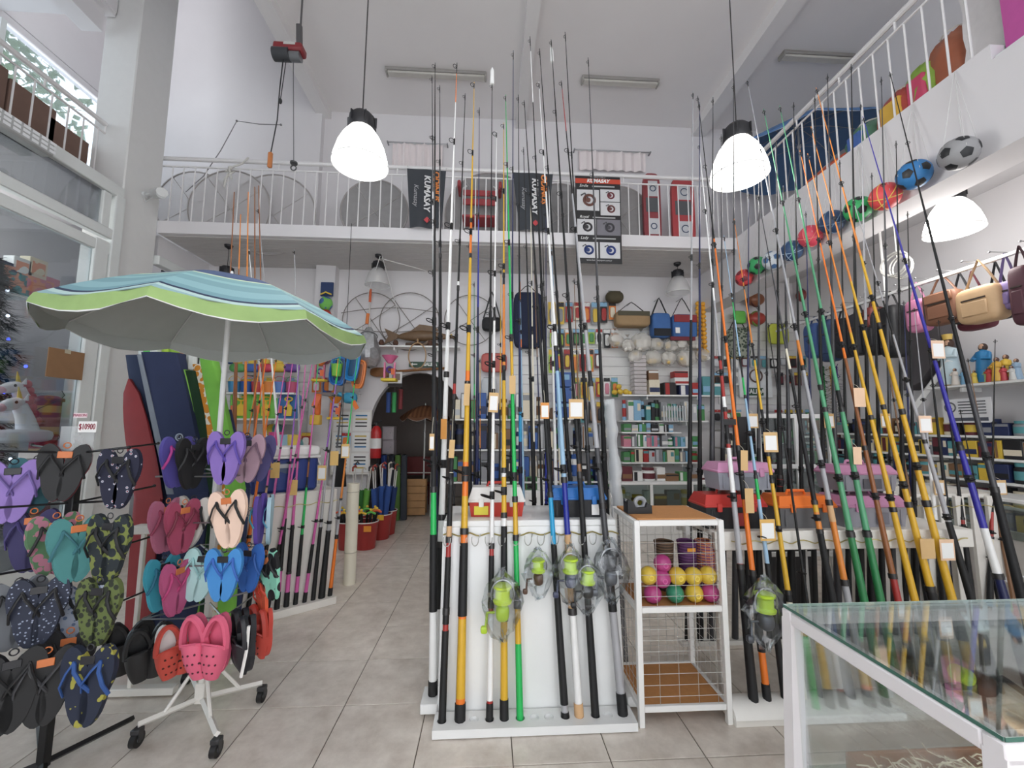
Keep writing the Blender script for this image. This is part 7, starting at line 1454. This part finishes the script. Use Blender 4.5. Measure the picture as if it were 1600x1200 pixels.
for lab, px, py, c1, c2 in (('red and green beach ball on the right slat wall', 1182, 498, (176, 60, 50), (110, 150, 60)), ('brown rugby ball high on the right slat wall', 1180, 468, (150, 90, 60), (110, 60, 50)), ('small red and navy ball at the rear ceiling', 1258, 462, (150, 60, 60), (60, 70, 90))):
    p = PY(px, py, 6.3); T = thing('ball', lab, 'ball', p); obj('shell', MB().sup(p, (.3, .2, .22), 1, 1, 18, 10), m(c1, .4), T); obj('stripe', MB().torus(p, .112, .02, 24, 5, RZ(.4)), m(c2, .4), T); obj('hook', MB().cyl(p+V((0, .18, .1)), p+V((0, 0, .1)), .006, n=4), STEEL, T)
p0, p1 = PY(1262, 546, 6.2), PY(1300, 558, 6.2); c = (p0+p1)/2; T = thing('brand_sign', 'black sign reading KUMASAY on right slat wall', 'sign', c); obj('panel', MB().box(c, (p1.x-p0.x, .02, .16), .003), m((24, 24, 26), .5), T); text('KUMASAY', c+V((0, -.014, 0)), .1, PAPER, T, FRONT, bold=.003)
T = thing('notice_board', 'white notice panel behind the right SALIDA sign', 'board', PY(1180, 600, 6.4)); q = PY(1180, 597, 6.4); obj('backing', MB().box(q+V((0, .05, 0)), (.3, .09, .3)), WHITE, T); obj('sheet', MB().box(q, (.55, .02, .5), .002), m((226, 230, 232), .6), T); obj('clock', MB().cyl(q+V((.0, -.012, .1)), q+V((0, -.03, .1)), .1, n=20), m((214, 214, 216), .4), T); obj('clock_rim', MB().torus(q+V((0, -.03, .1)), .1, .012, 22, 5), m((90, 60, 50), .5), T)
for k, (px, c, nm) in enumerate(((1286, (30, 120, 60), 'green'), (1297, (214, 160, 40), 'gold'), (1307, (90, 60, 150), 'violet'))):
    p = PY(px, 572, 5.6); rg = random.Random(k); T = thing('tinsel_garland', f"{nm} tinsel garland hanging behind the green rods", 'garland', p-V((0, 0, .9))); mb = MB()
    for q in range(260):
        z = -.9*rg.random(); a = rg.random()*6.28; c0_ = p+V((0, 0, z)); e_ = c0_+V((math.cos(a)*.07, math.sin(a)*.07, rg.uniform(-.03, .03))); n_ = V((-math.sin(a), math.cos(a), 0))*.005; mb.quad(c0_+n_, e_+n_, e_-n_, c0_-n_)
    o = obj('tinsel', mb, m(c, .25, .7, n=.3, sc=60), T, smooth=0); obj('core', MB().cyl(p, p-V((0, 0, .9)), .01, n=5), m(c, .4), T)
# white frame mirror on the table, papers
fr0, fr1 = PY(1183, 650, 3.35), PY(1302, 762, 3.35); T = thing('display_cabinet', 'white framed glass cabinet front behind the right table', 'cabinet', ((fr0.x+fr1.x)/2, 3.35, 0)); w, cxm = fr1.x-fr0.x, (fr0.x+fr1.x)/2
for x in (fr0.x, cxm+.02, fr1.x): obj('stile', MB().box((x, 3.35, fr0.z/2), (.035, .03, fr0.z), .003), WHITE, T)
for z in (fr0.z, fr0.z-.42, .5): obj('rail', MB().box((cxm, 3.35, z), (w, .028, .035), .003), WHITE, T)
obj('glass', MB().box((cxm, 3.36, fr0.z-.5), (w-.03, .006, .98)), glass((225, 232, 230), .06), T); obj('back', MB().box((cxm, 3.62, fr0.z/2), (w, .02, fr0.z)), m((60, 58, 60), .6), T)
for k, z in enumerate((fr0.z-.24, fr0.z-.46, fr0.z-.7)):
    obj('shelf', MB().box((cxm, 3.48, z), (w-.03, .22, .012)), glass((210, 226, 220), .15), T); fill_row(f"{ORD[k]} shelf of the white framed cabinet", 'stock in the framed cabinet', fr0.x+.03, fr1.x-.03, 3.5, z+.006, .06, .13, .05, .1, .09, 90+k, ['black', 'grey', 'silver', 'white', 'maroon', 'green'])
# instructions sheet, mat poster behind yellow rods
q = PY(1338, 605, 6.2); T = thing('wall_chart', 'pale printed chart behind the yellow rods', 'poster', q); obj('sheet', MB().box(q, (.34, .008, .7), .002), m((206, 202, 200), .7), T)
for i in range(2):
    for j in range(4): obj('pictogram', MB().box(q+V((-.08+.16*i, -.007, .22-.15*j)), (.05, .002, .05)), m((110, 106, 106), .7), T)
# ================================================================= LEFT SHOP WINDOW
tb = PX(40, 560, -4.95); T = thing('christmas_tree', 'dark green Christmas tree with blue lights behind the shop window', 'Christmas tree', (-5.3, 4.52, 0)); tc_ = V((-5.3, 4.52, 0)); rg = random.Random(1)
obj('trunk', MB().cyl(tc_+V((0, 0, .02)), tc_+V((0, 0, 3.3)), .035, .01, n=8), m((80, 60, 46), .8), T); fo = MB()
for k in range(9000):
    z = .55+2.75*rg.random()**1.1; rmax = .74*(1-(z-.5)/2.9)+.05; a = rg.random()*6.283; tier = .75+.25*math.sin(z*17); rr = rmax*tier*math.sqrt(rg.random()); c = tc_+V((rr*math.cos(a), rr*math.sin(a), z-.12*rr)); d_ = V((math.cos(a+rg.uniform(-.8, .8)), math.sin(a+rg.uniform(-.8, .8)), rg.uniform(-.6, .25)))*rg.uniform(.07, .15); n_ = d_.cross(V((0, 0, 1))).normalized()*.013
    fo.v += [tuple(c+n_), tuple(c-n_), tuple(c+d_)]; i = len(fo.v); fo.f.append((i-3, i-2, i-1))
o = obj('foliage', fo, m((26, 46, 42), .8, n=.15), T, smooth=0); o['kind'] = 'stuff'
for k in range(26):
    z = .6+2.6*k/26; rmax = (.74*(1-(z-.5)/2.9)+.04)*.95; a = k*2.4; obj('light', MB().sup(tc_+V((rmax*math.cos(a), rmax*math.sin(a), z-.1*rmax)), (.03, .03, .035), 1, 1, 8, 6), m((60, 80, 255) if k % 3 else (220, 230, 255), .3, n=0, em=4), T)
cb = PX(95, 568, -4.30); T = thing('cardboard_sign', 'plain brown cardboard piece taped to the window stile', 'sign', cb); w = .36; obj('card', MB().box((-4.30, cb.y+.05, cb.z), (.008, w, .29), .001), m((150, 110, 74), .85), T); obj('tape', MB().box((-4.294, cb.y+.05, cb.z+.13), (.002, .06, .04)), m((200, 190, 160), .4), T)
def unicorn(label, px, py, X, s, mane):
    p = PX(px, py, X); T = thing('unicorn_float', label, 'inflatable', p-V((0, 0, .2*s)), group='unicorn floats'); wm = m((236, 232, 236), .35, n=.02); mm = m(mane, .4)
    obj('neck', MB().tube([p+V((0, .18, -.45))*s, p+V((0, .1, -.2))*s, p+V((0, 0, 0))*s], [.14*s, .11*s, .09*s], 12), wm, T); obj('head', MB().sup(p+V((0, -.1, .0))*s, (.18*s, .36*s, .19*s), 1, 1, 14, 10, RX(.35)), wm, T); obj('snout', MB().sup(p+V((0, -.25, -.06))*s, (.14*s, .15*s, .13*s), 1, 1, 12, 8), m((240, 190, 200), .4), T)
    obj('horn', MB().cyl(p+V((0, .0, .08))*s, p+V((0, -.04, .28))*s, .035*s, .004, n=8), m((236, 200, 90), .4), T)
    for k in range(4): obj('mane_lock', MB().sup(p+V((.03, .1+.05*k, .07-.11*k))*s, (.13*s, .14*s, .16*s), 1, 1, 10, 8), mm, T)
    obj('eye', MB().sup(p+V((.085, -.12, .03))*s, (.02*s, .045*s, .05*s), 1, 1, 10, 8), BLACK, T); obj('ear', MB().cyl(p+V((.06, .03, .07))*s, p+V((.09, .03, .17))*s, .035*s, .004, n=7), wm, T); obj('base', MB().sup(p+V((0, .1, -.5))*s, (.4*s, .8*s, .22*s), .6, .7, 16, 8), wm, T)
unicorn('white unicorn float with red mane, lower one in window', 30, 632, -4.62, .62, (196, 50, 66)); unicorn('white unicorn float with red mane, upper one in window', 28, 606, -4.85, .6, (200, 60, 80))
cp = PX(72, 660, -4.65); T = thing('candy_column', 'red and gold striped pillar decoration in shop window', 'decoration', (cp.x, cp.y, .4)); obj('column', MB().cyl((cp.x, cp.y, .4), (cp.x, cp.y, cp.z+.22), .1, n=16), stripes([(150, 40, 50), (160, 46, 54), (196, 150, 90)], 'Z', 4.5), T); obj('cap', MB().lathe([(.12, 0), (.12, .03), (.06, .06)], (cp.x, cp.y, cp.z+.22), 16), m((130, 40, 48), .5), T); obj('light_wire', MB().tube([(cp.x+.11*math.cos(k*.7), cp.y+.11*math.sin(k*.7), .45+k*.05) for k in range(30)], .004, 4), BLACK, T)
wsT = thing('window_platform', 'white display platform inside the left shop window', 'platform', (-5.2, 3.0, 0)); obj('deck', MB().box((-5.2, 2.6, .38), (1.3, 4.2, .04), .004), m((220, 220, 222), .6), wsT); obj('front', MB().box((-4.58, 2.6, .18), (.03, 4.2, .36)), m((206, 206, 210), .6), wsT)
for k, (px, py, w, h, c, nm) in enumerate(((16, 440, .3, .34, 'teal', 'pale teal boxed toy'), (50, 446, .5, .3, 'pink', 'pink and blue boxed inflatable'), (8, 424, .2, .2, 'navy', 'navy boxed toy'), (26, 418, .18, .22, 'white', 'white boxed toy with photo'), (52, 420, .2, .24, 'cream', 'cream boxed toy with orange picture'))):
    p = PX(px, py, -5.4); T = thing('toy_box', f"{nm} high in the left shop window", 'box', (p.x, p.y, p.z-h/2), group='boxed toys in window'); obj('box', MB().box(p, (.12, w, h), .006), cm(c), T); obj('picture', MB().box(p+V((.063, 0, 0)), (.003, w*.7, h*.6)), blotch(CN[c], (230, 150, 120), 12, .5), T)
zz = PX(30, 462, -5.4).z-.02; T = thing('window_shelf', 'white high shelf of boxed toys in the left shop window', 'shelf', (-5.45, 4.1, zz)); obj('board', MB().box((-5.45, 4.1, zz-.02), (.4, 1.6, .03), .004), WHITE, T); obj('bracket', MB().box((-5.75, 4.1, zz-.06), (.5, .03, .05)), WHITE, T)
T = thing('notice_sheet', 'white paper notices taped low on the window glass', 'notice', PX(60, 740, -4.3)); q = PX(70, 745, -4.32); obj('sheet', MB().box((-4.32, q.y, q.z), (.004, .5, .5)), m((226, 228, 230), .7), T)
for k in range(6): obj('text_line', MB().box((-4.316, q.y, q.z+.18-k*.065), (.002, .4, .018)), m((150, 154, 160), .7), T)
# tree outside the upper window
T = thing('street_tree', 'leafy green tree seen through the upper left window', 'tree', (-9.5, 6.5, 0)); rg = random.Random(7); fo = MB()
obj('trunk', MB().cyl((-9.5, 6.5, 0), (-9.4, 6.4, 7.5), .16, .08, n=8), m((96, 80, 66), .8), T)
for k in range(5200):
    a, b_ = rg.random()*6.283, math.acos(rg.uniform(-1, 1)); r_ = rg.random()**.4; c = V((-9.4+1.9*r_*math.sin(b_)*math.cos(a), 6.2+2.6*r_*math.sin(b_)*math.sin(a), 7.9+2.1*r_*math.cos(b_))); u = V((rg.uniform(-1, 1), rg.uniform(-1, 1), rg.uniform(-1, 1)))*.13; w_ = V((rg.uniform(-1, 1), rg.uniform(-1, 1), rg.uniform(-1, 1)))*.08; fo.quad(c, c+u, c+u+w_, c+w_)
o = obj('leaves', fo, m((96, 122, 84), .7, n=.2), T, smooth=0); o['kind'] = 'stuff'

# ================================================================= STOCK BEHIND THE CENTRE RODS
for k, (py, x0, x1) in enumerate(((655, 705, 860), (702, 700, 955), (752, 700, 955))):
    z = PY(820, py, 6.2).z; xa, xb = PY(x0, py, 6.25).x, PY(x1, py, 6.25).x; shelf(f"white shelf behind the centre rods, {ORD[k]} from top", xa, xb, 6.3, z, .3)
    fill_row(f"{ORD[k]} shelf behind centre rods", 'stock behind the centre rods', xa+.03, xb-.03, 6.27, z, .24, .4, .06, .15, .16, 120+k, ['white', 'grey', 'silver', 'green', 'cream', 'navy', 'black', 'blue', 'brown'])
for k, py in enumerate((652, 628, 604)):
    p = PY(881, py, 6.1); shelf_item('box', 'blue', 'sky blue', (p.x, 6.2, p.z), (.24, .16, .22), 'stack of blue boxes behind white rod', 'blue boxes behind the rods')
shelf('narrow white shelf under the stack of blue boxes', PY(868, 655, 6.2).x, PY(896, 655, 6.2).x, 6.25, PY(881, 653, 6.1).z, .3)

p = PX(1590, 912, 4.33); T = thing('ribbon_bow', 'white ribbon bow at the right picture edge', 'bow', p-V((0, 0, .06)))
for k in range(7): a = k*2*PI/7; obj('loop', MB().torus(p+V((.045*math.cos(a), -.02*math.sin(k*2), .045*math.sin(a))), .035, .006, 12, 4, RY(a) @ RX(.9)), m((232, 234, 236), .4), T)
obj('knot', MB().sup(p, (.04, .03, .04), 1, 1, 10, 6), m((232, 234, 236), .4), T); obj('ribbon', MB().tube([p, p+V((.025, .02, -.06)), p+V((.03, 0, -.12))], .008, 4), m((232, 234, 236), .4), T)

lx0, lx1 = .15, 2.0
T = thing('low_cabinet', 'low white cabinet along the back wall behind centre rods', 'cabinet', ((lx0+lx1)/2, 6.3, 0)); obj('body', MB().box(((lx0+lx1)/2, 6.3, .3), (lx1-lx0, .36, .6), .006), WHITE, T)
for k in range(4):
    x = lx0+(lx1-lx0)*(k+.5)/4; d_ = obj('door', MB().box((x, 6.115, .31), ((lx1-lx0)/4-.02, .015, .52), .004), WHITE, T); obj('knob', MB().sup((x+.15, 6.1, .4), (.03, .03, .03), 1, 1, 8, 6), STEEL, d_)
fill_row('low cabinet top at back', 'stock on the low cabinet', lx0+.05, lx1-.05, 6.27, .6, .16, .3, .1, .2, .2, 140, ['green', 'white', 'grey', 'navy', 'brown', 'black'])
flush_texts()
